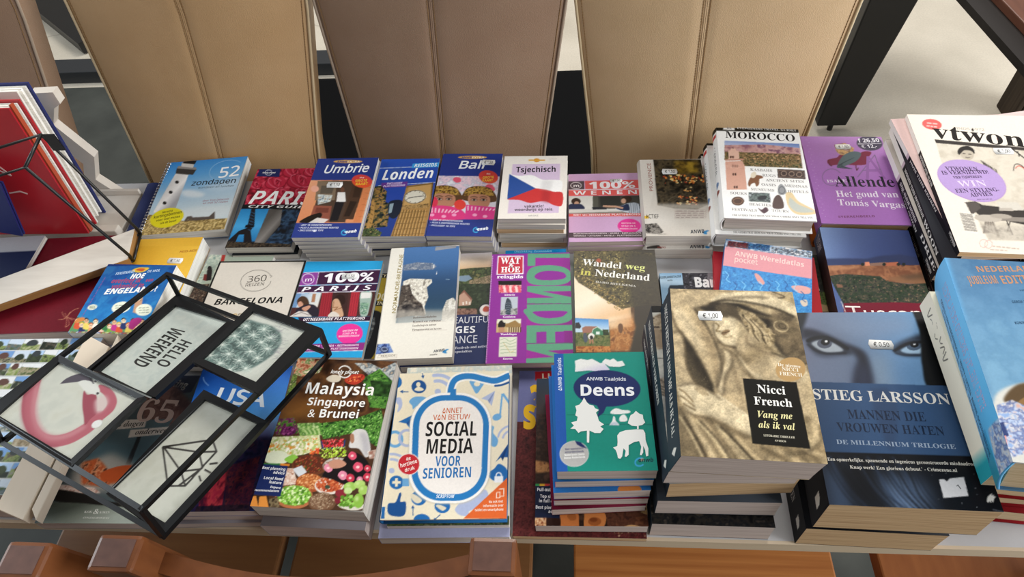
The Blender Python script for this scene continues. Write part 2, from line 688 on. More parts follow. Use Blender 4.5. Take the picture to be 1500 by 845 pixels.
def book(label, pose, size, art=None, cover='888888', spine=None, pages='grey', group=None, cat='book', name='book',
         hard=False, skew=(0, 0), tilt=(0, 0), warp=None, gloss=False, back=None, spine_art=None, sticker=None, round_spine=False, cell=None, name_cover='cover'):
    """pose = (x, y, z of the upper cover, heading in degrees); size = (width, height, thickness).
    A book lying flat, spine on its left: a wrap-round cover and a block of pages."""
    x, y, zt, th = pose
    w, h, t = size
    rot = (R(tilt[0]), R(tilt[1]), R(th))
    Rm = np.array(Euler(rot).to_matrix())
    base = np.array([x, y, zt]) - Rm @ np.array([0, 0, t])
    root = empty(name, base, rot)
    tag(root, label, cat, group)
    M = root_matrix(base, rot)

    def wq(p):
        return (M @ np.r_[p, 1])[:3]

    spine = spine or cover
    V, C, Q, TRI = [], [], [], []

    def addq(vs, fs, c):
        b = sum(len(a) for a in V)
        V.append(np.array(vs, float))
        cc = rgb(c)
        C.append(np.tile(cc, (len(vs), 1)))
        Q.extend([[b + i for i in f] for f in fs])

    ct = 0.0022 if hard else 0.00035
    # front board with its artwork
    fm = np.eye(4)
    fm[:3, 0] = M[:3, 0]
    fm[:3, 1] = -M[:3, 1]
    fm[:3, 2] = M[:3, 2]
    fm[:3, 3] = wq((-w / 2, h / 2, t))
    if art:
        a = Art(w, h, fm, cover, cell)
        art(a)
        a.grain(0.035)
        P, CC, F, TF, rim = a.arrays()
        P = P.copy()
        L = np.c_[P[:, 0] - w / 2, h / 2 - P[:, 1], t + P[:, 2]]
        if warp is not None:
            L[:, 2] += warp(P[:, 0] / w, P[:, 1] / h)
        L[:, 2] += 0.0
        b = sum(len(q) for q in V)
        V.append(L)
        C.append(CC)
        Q.extend((F + b).tolist())
        TRI.extend((TF + b).tolist())
        low = L[rim].copy()
        low[:, 2] -= ct
        b2 = sum(len(q) for q in V)
        V.append(np.vstack([L[rim] - (0, 0, 1e-6), low]))
        n = len(rim)
        C.append(np.vstack([CC[rim] * 0.5 + 0.4, CC[rim] * 0.5 + 0.4]))
        Q.extend([[b2 + i, b2 + (i + 1) % n, b2 + n + (i + 1) % n, b2 + n + i] for i in range(n)])
        if warp is not None:       # underside of the lifted cover
            b3 = sum(len(q) for q in V)
            V.append(L[:len(P) - sum(len(q[0]) for q in a.txt)] - (0, 0, ct))
            C.append(np.full((len(V[-1]), 3), 0.86))
            Q.extend((F[:, ::-1] + b3).tolist())
    else:
        v = [(sx * w / 2, sy * h / 2, z) for z in (t - ct, t) for sy in (-1, 1) for sx in (-1, 1)]
        addq(v, [(0, 2, 3, 1), (4, 5, 7, 6), (0, 1, 5, 4), (2, 6, 7, 3), (0, 4, 6, 2), (1, 3, 7, 5)], cover)
    # back board
    v = [(sx * w / 2, sy * h / 2, z) for z in (0, ct) for sy in (-1, 1) for sx in (-1, 1)]
    addq(v, [(0, 2, 3, 1), (4, 5, 7, 6), (0, 1, 5, 4), (2, 6, 7, 3), (0, 4, 6, 2), (1, 3, 7, 5)], back or cover)
    # spine
    bulge = min(0.004, t * 0.2) if (hard or round_spine) else 0.0
    ns = 6 if bulge else 1
    prof = [(-w / 2 - bulge * math.sin(PI * k / ns), t * k / ns) for k in range(ns + 1)]
    inn = [(p[0] + ct * 1.2, p[1]) for p in prof]
    sv = []
    for yy in (-h / 2, h / 2):
        sv += [(p[0], yy, p[1]) for p in prof] + [(p[0], yy, p[1]) for p in inn]
    m_ = ns + 1
    fs = []
    for k in range(ns):
        fs += [(k, k + 1, 2 * m_ + k + 1, 2 * m_ + k), (m_ + k, m_ + k + 1, k + 1, k), (2 * m_ + k, 2 * m_ + k + 1, 3 * m_ + k + 1, 3 * m_ + k), (m_ + k, 3 * m_ + k, 3 * m_ + k + 1, m_ + k + 1)]
    addq(sv, fs, spine)
    if spine_art:
        # local frame of the spine: X runs from the head down to the tail, Y from the front board to the back board
        sm = np.eye(4)
        sm[:3, 0] = -M[:3, 1]
        sm[:3, 1] = -M[:3, 2]
        sm[:3, 2] = -M[:3, 0]
        sm[:3, 3] = wq((-w / 2 - bulge - 0.0001, h / 2, t))
        a = Art(h, t, sm, spine, cell)
        spine_art(a)
        P, CC, F, TF, rim = a.arrays()
        L = np.c_[-w / 2 - bulge * np.sin(PI * np.clip(P[:, 1] / t, 0, 1)) - 0.0001 - P[:, 2], h / 2 - P[:, 0], t - P[:, 1]]
        b = sum(len(q) for q in V)
        V.append(L)
        C.append(CC)
        Q.extend((F + b).tolist())
        TRI.extend((TF + b).tolist())
    V = np.vstack(V)
    if skew != (0, 0):
        k = (V[:, 2] / t - 1.0)
        V = V + np.c_[k * -skew[0], k * -skew[1], np.zeros(len(V))]
    raw_mesh(name_cover, V, np.vstack(C), np.array(Q), np.array(TRI, int).reshape(-1, 3), PRINT_GLOSS if gloss else PRINT, root)
    # pages
    ins = 0.003 if hard else 0.0002
    z0, z1 = ct + 0.00005, t - ct - 0.00005
    xs0 = -w / 2 + ct * 1.3
    n = 4
    pb = MB()
    pv = []
    for k in range(n + 1):
        z = z0 + (z1 - z0) * k / n
        dx, dy = -(z / t - 1) * skew[0], -(z / t - 1) * skew[1]
        fo = -0.0004 * math.sin(PI * k / n)
        for (px, py) in ((xs0, -h / 2 + ins), (w / 2 - ins + fo, -h / 2 + ins), (w / 2 - ins + fo, h / 2 - ins), (xs0, h / 2 - ins)):
            pv.append((px + dx, py + dy, z))
    pf = [(3, 2, 1, 0), tuple(4 * n + i for i in range(4))]
    for k in range(n):
        pf += [(4 * k + i, 4 * k + (i + 1) % 4, 4 * k + 4 + (i + 1) % 4, 4 * k + 4 + i) for i in range(4)]
    pb.add(pv, pf)
    pb.build('page_block', PAPER[pages], root)
    if sticker:
        price_sticker(root, fm, t, w, h, sticker)
    root['_m'] = 0
    del root['_m']
    return root


def price_sticker(root, fm, t, w, h, st):
    """small white price label with nicked ends; corners read as (view, left, right, height, text)"""
    vw, p0, p1, hh, txt = st
    a = Art(0.001, 0.001, fm, 'ffffff', 0.001)
    a.view(*vw)
    q0, q1 = a.loc([p0, p1])
    up = a.loc([(p0[0], p0[1] - hh)])[0] - q0
    d = (q1 - q0)
    L = np.hypot(*d)
    d /= L
    nv = np.array([d[1], -d[0]])
    H = abs(up @ nv) / 2
    pl = [(0, 0), (0.06, 1), (0.94, 1), (1, 0.0), (0.94, -1), (0.06, -1)]
    P = np.array([q0 + d * L * u + nv * H * v for u, v in pl])
    n = len(P)
    Z = 0.00045
    V = [np.c_[P[:, 0] - w / 2, h / 2 - P[:, 1], np.full(n, t + Z)], np.c_[P[:, 0] - w / 2, h / 2 - P[:, 1], np.full(n, t + 0.00025)]]
    C = [np.tile(rgb('f0efec'), (2 * n, 1))]
    Q = [[i, (i + 1) % n, n + (i + 1) % n, n + i] for i in range(n)]
    TR = [[0, i + 1, i] for i in range(1, n - 1)]
    if txt:
        v, tr = letters(txt, 'S', 0.012)
        tx = v[:, 0] / v[:, 0].max() * L * 0.62 + L * 0.2
        ty = (v[:, 1] - 0.5) * H * 0.95
        q = q0 + tx[:, None] * d + ty[:, None] * nv
        V.append(np.c_[q[:, 0] - w / 2, h / 2 - q[:, 1], np.full(len(q), t + Z + 0.0001)])
        C.append(np.tile(rgb('55524f'), (len(q), 1)))
        TR += (tr + 2 * n).tolist()
    raw_mesh('price_sticker', np.vstack(V), np.vstack(C), np.array(Q), np.array(TR), PRINT, root)['label'] = 'small white price sticker'


def under(pose, ts, specs):
    """the books lower down in a stack: specs = (label, (w, h), dx, dy, dth, keyword arguments)"""
    z = pose[2] - ts
    for lab, sz, t, dx, dy, dth, kw in specs:
        z -= 0.0004
        book(lab, (pose[0] + dx, pose[1] + dy, z, pose[3] + dth), (sz[0], sz[1], t), **kw)
        z -= t


# ------------------------------------------------------------------ setting
def floor_material():
    m = bpy.data.materials.new('concrete')
    m.use_nodes = True
    nt = m.node_tree
    p = nt.nodes['Principled BSDF']
    p.inputs['Roughness'].default_value = 0.55
    p.inputs['Specular IOR Level'].default_value = 0.3
    tc = nt.nodes.new('ShaderNodeTexCoord')

    def nz(scale, det):
        n = nt.nodes.new('ShaderNodeTexNoise')
        n.inputs['Scale'].default_value = scale
        n.inputs['Detail'].default_value = det
        nt.links.new(tc.outputs['Object'], n.inputs['Vector'])
        return n

    def ramp(src, p0, c0, p1, c1):
        r = nt.nodes.new('ShaderNodeValToRGB')
        r.color_ramp.elements[0].position, r.color_ramp.elements[1].position = p0, p1
        r.color_ramp.elements[0].color, r.color_ramp.elements[1].color = (*lin(rgb(c0)), 1), (*lin(rgb(c1)), 1)
        nt.links.new(src, r.inputs[0])
        return r
    base = ramp(nz(3.5, 8).outputs['Fac'], 0.3, 'b9b0a0', 0.7, 'cdc4b4')
    fine = ramp(nz(160, 3).outputs['Fac'], 0.3, 'c9c9c9', 0.7, 'ffffff')
    vo = nt.nodes.new('ShaderNodeTexVoronoi')
    vo.feature = 'DISTANCE_TO_EDGE'
    vo.inputs['Scale'].default_value = 1.1
    wob = nt.nodes.new('ShaderNodeMixRGB')
    wob.inputs[0].default_value = 0.12
    nt.links.new(tc.outputs['Object'], wob.inputs[1])
    nt.links.new(nz(6, 4).outputs['Color'], wob.inputs[2])
    nt.links.new(wob.outputs[0], vo.inputs['Vector'])
    crack = ramp(vo.outputs['Distance'], 0.0, 'a59c8e', 0.0035, 'ffffff')
    mu = nt.nodes.new('ShaderNodeMixRGB')
    mu.blend_type = 'MULTIPLY'
    mu.inputs[0].default_value = 0.3
    nt.links.new(base.outputs[0], mu.inputs[1])
    nt.links.new(fine.outputs[0], mu.inputs[2])
    m2 = nt.nodes.new('ShaderNodeMixRGB')
    m2.blend_type = 'MULTIPLY'
    m2.inputs[0].default_value = 0.7
    nt.links.new(mu.outputs[0], m2.inputs[1])
    nt.links.new(crack.outputs[0], m2.inputs[2])
    nt.links.new(m2.outputs[0], p.inputs['Base Color'])
    return m


def dark_floor_material():
    return mat('dark_floor', '2f312e', .6, .25, noise=(7, .7, '484a45'), bump=(60, .2))


fl = MB()
for x0, x1, y0, y1 in ((-6, -2.6, -4, 8), (.80, 6, -4, 8), (-2.6, .80, 2.06, 8)):
    fl.box(x0, x1, y0, y1, -0.05, 0)
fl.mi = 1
fl.box(-2.6, .80, -4, 2.06, -0.05, 0)      # darker coloured floor zone under and around the table
tag(fl.build('floor', [floor_material(), dark_floor_material()]), kind='structure')

# ---- table the books lie on
GREY = mat('grey_laminate', 'b9b9bb', 0.45, 0.4, noise=(25, 0.6, 'c6c6c8'))
EDGE = mat('beige_edge', 'cbb79c', 0.5, 0.3, noise=((6, 60, 60), 0.7, 'd8c6ac'))
BLACK = mat('black_metal', '0b0b0c', 0.42, 0.5)
tb = empty('table', (0, 0, 0))
tag(tb, 'grey topped table with a beige edge carrying all the books', 'table')
MB().box(-1.25, 0.80, 0.0035, 0.629, T - 0.022, T).build('tabletop', GREY, tb)
MB().box(-1.25, 0.80, -0.0005, 0.0035, T - 0.022, T - 0.0002).build('edge_band', EDGE, tb)
for x in (-1.2, 0.765):
    for y in (0.05, 0.42):
        MB().box(x - 0.025, x + 0.025, y - 0.025, y + 0.025, 0, T - 0.022).build('leg', BLACK, tb)

# ---- leather chairs on the far side
def leather(name, c, c2):
    m = mat(name, c, 0.38, 0.5, noise=(14, 0.8, c2), bump=(700, 0.35))
    return m


TAN = leather('tan_leather', 'b08d63', 'bd9b72')
TAUPE = leather('taupe_leather', '8a6e58', '967c66')
SAND = leather('sand_leather', 'c2a47c', 'cfb28c')
PIPE = {'tan': mat('pale_piping', 'c2ad8b', 0.5, 0.3), 'taupe': mat('grey_piping', 'a3917f', 0.5, 0.3), 'sand': mat('light_piping', 'cdb994', 0.5, 0.3)}
THREAD = mat('seam_thread', '8a6c48', 0.7, 0.2)


def leather_chair(label, xs, seam, lm, pm, deep=0.055):
    (tl, tr), (bl, br) = xs
    root = empty('leather_chair', ((tl + tr) / 2, 0.713, 0))
    tag(root, label, 'chair', 'leather chairs behind the table')
    ox, oy = (tl + tr) / 2, 0.713

    def edge(z, side):
        f = min((z - 0.74) / 0.28, 1.0)
        a, b = (bl, tl) if side == 0 else (br, tr)
        if f < 0: f *= 0.5
        return a + (b - a) * f - ox

    def front(u, z):
        x0, x1 = edge(z, 0), edge(z, 1)
        x = x0 + (x1 - x0) * u
        s = seam
        h = (u / s if u < s else (1 - u) / (1 - s))
        y = 0.005 + 0.2 * (z - 0.74) - 0.044 * math.sin(h * PI / 2) ** 0.9 + 0.004 * math.exp(-((u - s) / 0.02) ** 2)
        y -= 0.004 * math.sin(9 * z + 5 * u) * math.sin(PI * u)
        return x, y
    Z0, Z1 = 0.46, 1.10
    b = MB()
    nu, nv = 48, 30

    def F(u, v):
        z = Z0 + (Z1 - Z0) * v
        x, y = front(u, z)
        return (x, y, z)

    def Bk(u, v):
        x, y, z = F(u, v)
        return (x * 0.985, 0.2 * (z - 0.74) + deep, z)
    b.grid(F, nu, nv)
    b.grid(lambda u, v: Bk(1 - u, v), nu, nv)
    for side in (0, 1):
        b.grid(lambda u, v, sd=side: tuple(np.array(F(sd, v)) * (1 - (u if sd else 1 - u)) + np.array(Bk(sd, v)) * (u if sd else 1 - u)), 2, nv)
    b.grid(lambda u, v: tuple(np.array(F(u, 1)) * (1 - v) + np.array(Bk(u, 1)) * v), nu, 2)
    b.build('backrest', lm, root, True)
    for side in (0, 1):
        p = MB()
        p.tube([np.array(F(side, v)) + (0.001 * (-1 if side == 0 else 1), -0.001, 0) for v in np.linspace(0, 1, 20)], 0.0026, 6)
        p.build('piping', pm, root, True)
    for e in (seam - 0.012, seam + 0.012, 0.018, 0.982):
        st = MB()
        st.tube([np.array(F(e, v)) + (0, -0.0001, 0) for v in np.linspace(0, 1, 24)], 0.0005, 5)
        for i in range(150):
            a, c = np.array(F(e, (i + 0.1) / 150)), np.array(F(e, (i + 0.75) / 150))
            st.bar(a + (0, -0.0005, 0), c + (0, -0.0005, 0), 0.0012)
        st.build('stitching', THREAD, root)
    sm = MB()
    sm.tube([np.array(F(seam - 0.003, v)) + (0, -0.0002, 0) for v in np.linspace(0, 1, 24)], 0.0018, 6)
    sm.tube([np.array(F(seam + 0.003, v)) + (0, -0.0002, 0) for v in np.linspace(0, 1, 24)], 0.0018, 6)
    sm.build('seam', lm, root, True)
    MB().hexa([(edge(.46, 0), -0.24, 0.38), (edge(.46, 1), -0.24, 0.38), (edge(.46, 1), 0.02, 0.38), (edge(.46, 0), 0.02, 0.38)],
              [(edge(.46, 0), -0.24, 0.46), (edge(.46, 1), -0.24, 0.46), (edge(.46, 1), 0.02, 0.455), (edge(.46, 0), 0.02, 0.455)], 0.015).build('seat', lm, root)
    x0, x1 = edge(.46, 0), edge(.46, 1)
    for x, y in ((x0 + .03, -.2), (x1 - .03, -.2), (x0 + .03, 0.0), (x1 - .03, 0.0)):
        MB().box(x - .02, x + .02, y - .02, y + .02, 0, 0.385).build('leg', BLACK, root)
    return root


leather_chair('tan leather chair back with a seam, second from the left, behind the lighthouse notebook', ((-.843, -.430), (-.842, -.482)), 0.52, TAN, PIPE['tan'])
leather_chair('darker taupe leather chair back with pale piping behind the London and Bali guides', ((-.419, -.004), (-.401, -.05)), 0.48, TAUPE, PIPE['taupe'])
leather_chair('lightest sand coloured leather chair back behind the Vienna and Provence guides', ((.006, .456), (.038, .414)), 0.45, SAND, PIPE['sand'])
leather_chair('brown leather chair back cut off at the upper left corner', ((-1.38, -.93), (-1.34, -.985)), 0.5, TAUPE, PIPE['taupe'])

# ---- things standing on the floor beyond the chairs
bk = empty('bench', (-0.4, 1.2, 0))
tag(bk, 'black upholstered bench showing through the gaps between the leather chairs', 'bench')
BLK = mat('black_upholstery', '070708', 0.9, 0.08)
MB().box(-.68, .70, -.28, .22, .34, .44, 0.02).build('seat', BLK, bk)
for x in (-.6, .62):
    for y in (-.22, .16):
        MB().box(x - .02, x + .02, y - .02, y + .02, 0, .35).build('leg', BLACK, bk)
rl = MB().box(-3.2, 1.0, -0.05, 0.05, 0, 0.055, 0.004)
o = rl.build('steel_rail', mat('dark_steel', '26282b', 0.5, 0.4))
o.location = (-1.2, 2.14, 0)
tag(o, 'low dark steel rail lying across the floor beyond the chairs', 'rail')
o = MB().bar((-3.0, 3.14, .03), (-2.10, 2.365, .03), 0.15, 0.05).build('black_bar', BLACK)
tag(o, 'broad black bar lying diagonally on the floor at the upper left', 'bar')

# black slab-legged table whose leg is seen at the right
dt = empty('side_table', (0.95, 1.9, 0))
tag(dt, 'table with a tapering black slab leg on the pale concrete, right of the sand chair', 'table')
MB().hexa([(-.115, -.25, .03), (-.02, -.25, .03), (-.02, -.21, .03), (-.115, -.21, .03)],
          [(-.075, -.25, .72), (.085, -.25, .72), (.085, -.21, .72), (-.075, -.21, .72)], 0.004).build('leg', BLACK, dt)
MB().hexa([(-.115, .41, .03), (-.02, .41, .03), (-.02, .45, .03), (-.115, .45, .03)],
          [(-.075, .41, .72), (.085, .41, .72), (.085, .45, .72), (-.075, .45, .72)], 0.004).build('leg', BLACK, dt)
for yy in (-.23, .43):
    MB().bar((-.062, yy, 0), (-.062, yy, .035), 0.018, n=12).build('foot', BLACK, dt)
MB().box(-.2, .15, -.3, .5, .72, .75, 0.004).build('tabletop', mat('brown_wood', '5d3a26', 0.5, 0.4, noise=((4, 40, 40), 0.7, '7a4d33')), dt)

# brown wooden table at the upper right corner
WOOD = mat('red_brown_wood', '4b2a1d', 0.45, 0.4, noise=((40, 5, 40), 0.7, '6e4330'))
DARK = mat('dark_wood', '191310', 0.5, 0.35)
wt = empty('wooden_table', (1.3, 1.2, 0))
tag(wt, 'red brown wooden table with a dark underframe at the upper right corner', 'table')
pa, pb_ = U(1415, 0, .60), U(1500, 95, .60)
d = (pb_ - pa)[:2] / np.linalg.norm((pb_ - pa)[:2])
nrm = np.array([-d[1], d[0]])
if nrm[0] < 0: nrm = -nrm
o2 = np.array([1.3, 1.2])
A_, B_ = pa[:2] - d * 0.1 - o2, pb_[:2] + d * 0.12 - o2
MB().hexa([(*A_, .58), (*B_, .58), (*(B_ + nrm * .9), .58), (*(A_ + nrm * .9), .58)],
          [(*A_, .60), (*B_, .60), (*(B_ + nrm * .9), .60), (*(A_ + nrm * .9), .60)]).build('underframe', DARK, wt)
A2, B2 = A_ + nrm * 0.055, B_ + nrm * 0.055
MB().hexa([(*A2, .60), (*B2, .60), (*(B2 + nrm * .8), .60), (*(A2 + nrm * .8), .60)],
          [(*A2, .622), (*B2, .622), (*(B2 + nrm * .8), .622), (*(A2 + nrm * .8), .622)], 0.003).build('tabletop', WOOD, wt)
RIB = mat('ribbed_dark_wood', '2a2119', 0.7, 0.2, noise=((120, 120, 4), 0.5, '40352a'))
q = U(1462, 160, 0)
for (lx, ly) in ((q[0] - 1.3, q[1] - 1.2), (q[0] - 1.3 + .1, q[1] - 1.2 - .75)):
    g = MB()
    for k in range(5):
        g.box(lx + k * .022, lx + k * .022 + .019, ly - .08, ly + .02, 0, .58, .004)
    g.build('leg', RIB, wt)

# ---- wooden chairs and stools on the near side
OAK = mat('orange_wood', '5c3218', 0.36, 0.5, noise=((60, 60, 5), 0.8, '774624'), bump=(60, .1))
OAKB = mat('brown_seat_wood', '7d5230', 0.45, 0.4, noise=((5, 70, 40), 0.8, '96683e'), bump=(60, .1))
ENDG = mat('end_grain_wood', '4a3028', 0.5, 0.35, noise=(90, 0.8, '644438'))


def rail_pts(xa, xb, ya, z, sag=0.022, n=14):
    return [(xa + (xb - xa) * t, ya - sag * math.sin(PI * t), z) for t in np.linspace(0, 1, n)]


def wooden_chair(label, seatx, posts, ztop):
    root = empty('wooden_chair', ((seatx[0] + seatx[1]) / 2, 0.12, 0))
    tag(root, label, 'chair', 'wooden chairs on the near side')
    ox, oy = root.location.x, 0.12
    x0, x1 = seatx[0] - ox, seatx[1] - ox
    MB().box(x0, x1, -0.17, 0.24, .425, .45, 0.004).build('seat', OAKB, root)
    for px, py in posts:
        bx = x0 + .025 if px - ox < 0 else x1 - .025
        cx, cy = px - ox, py - oy
        w, d_ = .024, .019
        m = MB()
        zs = [(0, bx, -.15), (.45, bx, -.165), (ztop, cx, cy)]
        for (za, ax, ay), (zb, bx2, by2) in zip(zs[:-1], zs[1:]):
            m.hexa([(ax - w, ay - d_, za), (ax + w, ay - d_, za), (ax + w, ay + d_, za), (ax - w, ay + d_, za)],
                   [(bx2 - w, by2 - d_, zb), (bx2 + w, by2 - d_, zb), (bx2 + w, by2 + d_, zb), (bx2 - w, by2 + d_, zb)], 0.0045)
        post = m.build('rear_post', OAK, root)
        MB().box(cx - w + .005, cx + w - .005, cy - d_ + .005, cy + d_ - .005, ztop - .003, ztop + .0008).build('end_grain', ENDG, post)
    for x in (x0 + .025, x1 - .025):
        MB().box(x - .02, x + .02, .19, .23, 0, .425, .004).build('front_leg', OAK, root)
    (ax, ay), (bx, by) = posts
    ax, bx = ax - ox + .02, bx - ox - .02
    r = MB()
    n = 16

    def P(t, dy, z):
        return (ax + (bx - ax) * t, (ay + (by - ay) * t) - oy +   .006 - .027 * math.sin(PI * t) + dy, z + .0 * t)
    for k in range(n):
        t0, t1 = k / n, (k + 1) / n
        r.hexa([P(t0, -.011, .757), P(t1, -.011, .757), P(t1, .011, .757), P(t0, .011, .757)],
               [P(t0, -.011, .827), P(t1, -.011, .827), P(t1, .011, .827), P(t0, .011, .827)])
    r.build('top_rail', OAK, root)
    s = MB()
    for k in range(n):
        t0, t1 = k / n, (k + 1) / n
        s.hexa([P(t0, -.01, .58), P(t1, -.01, .58), P(t1, .01, .58), P(t0, .01, .58)],
               [P(t0, -.01, .62), P(t1, -.01, .62), P(t1, .01, .62), P(t0, .01, .62)])
    s.build('lower_rail', OAK, root)


wooden_chair('wooden chair with square posts and curved rail, below the cooking and Malaysia books', (-.456, -.065), ((-.474, -.068), (-.08, -.06)), .87)
wooden_chair('wooden chair whose one post shows at the lower left corner', (-.874, -.479), ((-.98, -.09), (-.572, -.078)), .87)


def wooden_stool(label, seatx, m):
    root = empty('wooden_stool', ((seatx[0] + seatx[1]) / 2, 0.12, 0))
    tag(root, label, 'stool', 'wooden stools on the near side')
    w = (seatx[1] - seatx[0]) / 2
    MB().box(-w, w, -.17, .24, .42, .45, .003).build('seat', m, root)
    for x in (-w + .03, w - .03):
        for y in (-.14, .21):
            MB().box(x - .02, x + .02, y - .02, y + .02, 0, .42).build('leg', DARK, root)


GRAIN = mat('grooved_orange_wood', 'a8622f', 0.45, 0.4, noise=((3, 130, 60), 0.55, 'd08a4a'))
wooden_stool('orange wooden stool with bold straight grain below the language guide stack', (.001, .398), GRAIN)
wooden_stool('orange brown wooden stool at the lower right corner', (.466, .715), mat('red_orange_wood', '94552c', 0.45, 0.4, noise=((60, 12, 60), 0.6, 'b06c3a')))


# ------------------------------------------------------------------ back row of travel guides
V1, V2, V3, V4 = (180, 210, 4.693), (420, 210, 4.6875), (720, 210, 4.412), (1020, 160, 4.024)
GB = 'travel guides in the back row'


def oval_badge(a, cx, cy, rx, ry, c1, c2, lines, rot=8, tc='ffffff'):
    a.ell(cx, cy, rx, ry, c1, rot)
    if c2: a.poly(np.vstack([a.epts(cx, cy, rx, ry, rot, 0, 180)]), c2)
    for i, (t, w) in enumerate(lines):
        y = cy + (i - (len(lines) - 1) / 2) * ry * 1.5 / max(len(lines), 1) + ry * .2
        a.text(t, (cx - rx * w, y), (cx + rx * w, y - 2), ry * .36, tc, 'B')


def anwb_logo(a, x, y, s, c='ffffff', name='anwb'):
    a.ring(x, y, s * .42, s * .34, s * .13, '3fb0e0', -20, 70, 300)
    a.ell(x + s * .15, y - s * .12, s * .2, s * .13, '86d3f0')
    a.text(name, (x + s * .2, y + s * .16), (x + s * 1.75, y + s * .0), s * .42, c, 'BI')


def art_zond(a):
    a.view(*V1)
    a.grad([(0, 0), (1000, 0), (1000, 700), (0, 700)], ['2f7fc6', '5b9fd6', 'a9c8de', 'cfdde2'], (500, 95), (430, 480))
    a.blob([(400, 330), (470, 320), (560, 345), (530, 370), (430, 365)], 'e6edf0', .8, 4)
    a.blob([(560, 300), (700, 260), (790, 230), (780, 300), (650, 330)], 'c7d9e6', .6, 6)
    a.blob([(330, 480), (480, 440), (640, 430), (730, 440), (700, 500), (420, 520)], 'e0e8ea', .6, 6)
    a.poly([(415, 535), (440, 500), (470, 495), (480, 505), (590, 500), (630, 465), (628, 515), (560, 528)], '4d4038', .9, 1)
    a.noise([(100, 480), (230, 490), (420, 530), (720, 510), (700, 600), (100, 640)], ['6e5a32', '9b8250', 'c9ad6c', 'e2cc90'], 2.5)
    a.spots([(110, 500), (720, 520), (690, 600), (110, 630)], ['584621', 'e9d7a0', '7f6a3a'], 260, .3, .8, 3, .7, 60)
    # lighthouse
    a.grad([(362, 205), (452, 212), (345, 490), (210, 470)], ['d9d6d2', 'f5f3f0', 'a8a7aa'], (280, 330), (400, 360))
    a.poly([(370, 165), (505, 175), (480, 215), (362, 200)], '3a3734')
    a.poly([(380, 150), (500, 162), (505, 180), (370, 168)], '8c8782')
    a.poly([(405, 125), (490, 130), (480, 165), (398, 155)], 'c9c4bd')
    a.poly([(420, 110), (505, 115), (490, 140), (408, 132)], '201d1c')
    for x, y in ((372, 265), (330, 335), (288, 408)):
        a.ell(x, y, 13, 11, '2a2725')
    a.line([(362, 203), (452, 212)], 6, '5d5853')
    a.ell(302, 507, 118, 62, 'e9dc25', -14)
    a.text('Met extra', (270, 480), (340, 466), 13, '6d671b', 'B')
    a.text('kortingsbonnen', (210, 515), (402, 478), 18, '6d671b', 'B')
    a.text('voor veel musea', (225, 535), (390, 505), 14, '6d671b', 'B')
    a.text('uit de buurt', (255, 552), (365, 532), 13, '6d671b', 'B')
    a.ring(712, 185, 120, 70, 2.5, 'a9cce8', -12, 90, 330)
    a.text('52', (655, 238), (795, 220), 68, 'ffffff', 'S', .012)
    a.text('zondagen', (468, 290), (772, 272), 34, '26303c', 'S', .012)
    a.text('wandelen en lunchen', (515, 312), (762, 298), 13, '4a5a6c', 'S')
    a.text('door Yoni Delacroix', (548, 402), (728, 388), 12, '9c4a63', 'S')
    a.text('en met 52 routes', (548, 418), (722, 405), 12, '9c4a63', 'S')


def zond():
    r = book('ring bound notebook with a white lighthouse on its blue cover', (-.659, .574, .774, 4.72), (.145, .185, .018), art_zond, '4d8fcf', spine='e8e6e2', pages='white',
             group=GB, warp=lambda u, v: 0.0035 * np.sin(np.pi * v) * 0.6 + 0.001 * u, cat='book', name='notebook')
    w, h, t = .145, .185, .018
    c = MB()
    for k in range(24):
        y = h / 2 - .006 - k * (h - .012) / 23
        for dy in (0, .0022):
            c.tube([(-w / 2 + .005 * math.cos(q) - .001 - .001, y + dy, t / 2 + .0125 * math.sin(q)) for q in np.linspace(-.2, 2 * PI - .2, 15)], .0006, 5)
    c.build('wire_coil', mat('steel_wire', 'c9ccd2', .25, .5, metal=1.0), r, True)
    f = MB()
    f.grid(lambda u, v: (-w / 2 - .004 - .03 * u, h / 2 - .045 - v * .12, .0075 + .004 * math.sin(u * 2.4)), 8, 2)
    f.grid(lambda u, v: (-w / 2 - .004 - .03 * u, h / 2 - .045 - v * .12, .0070 + .004 * math.sin(u * 2.4)), 8, 2)
    f.build('back_flap', mat('navy_card', '1f2f66', .5, .3), r)
    r.location.z = .7535


zond()


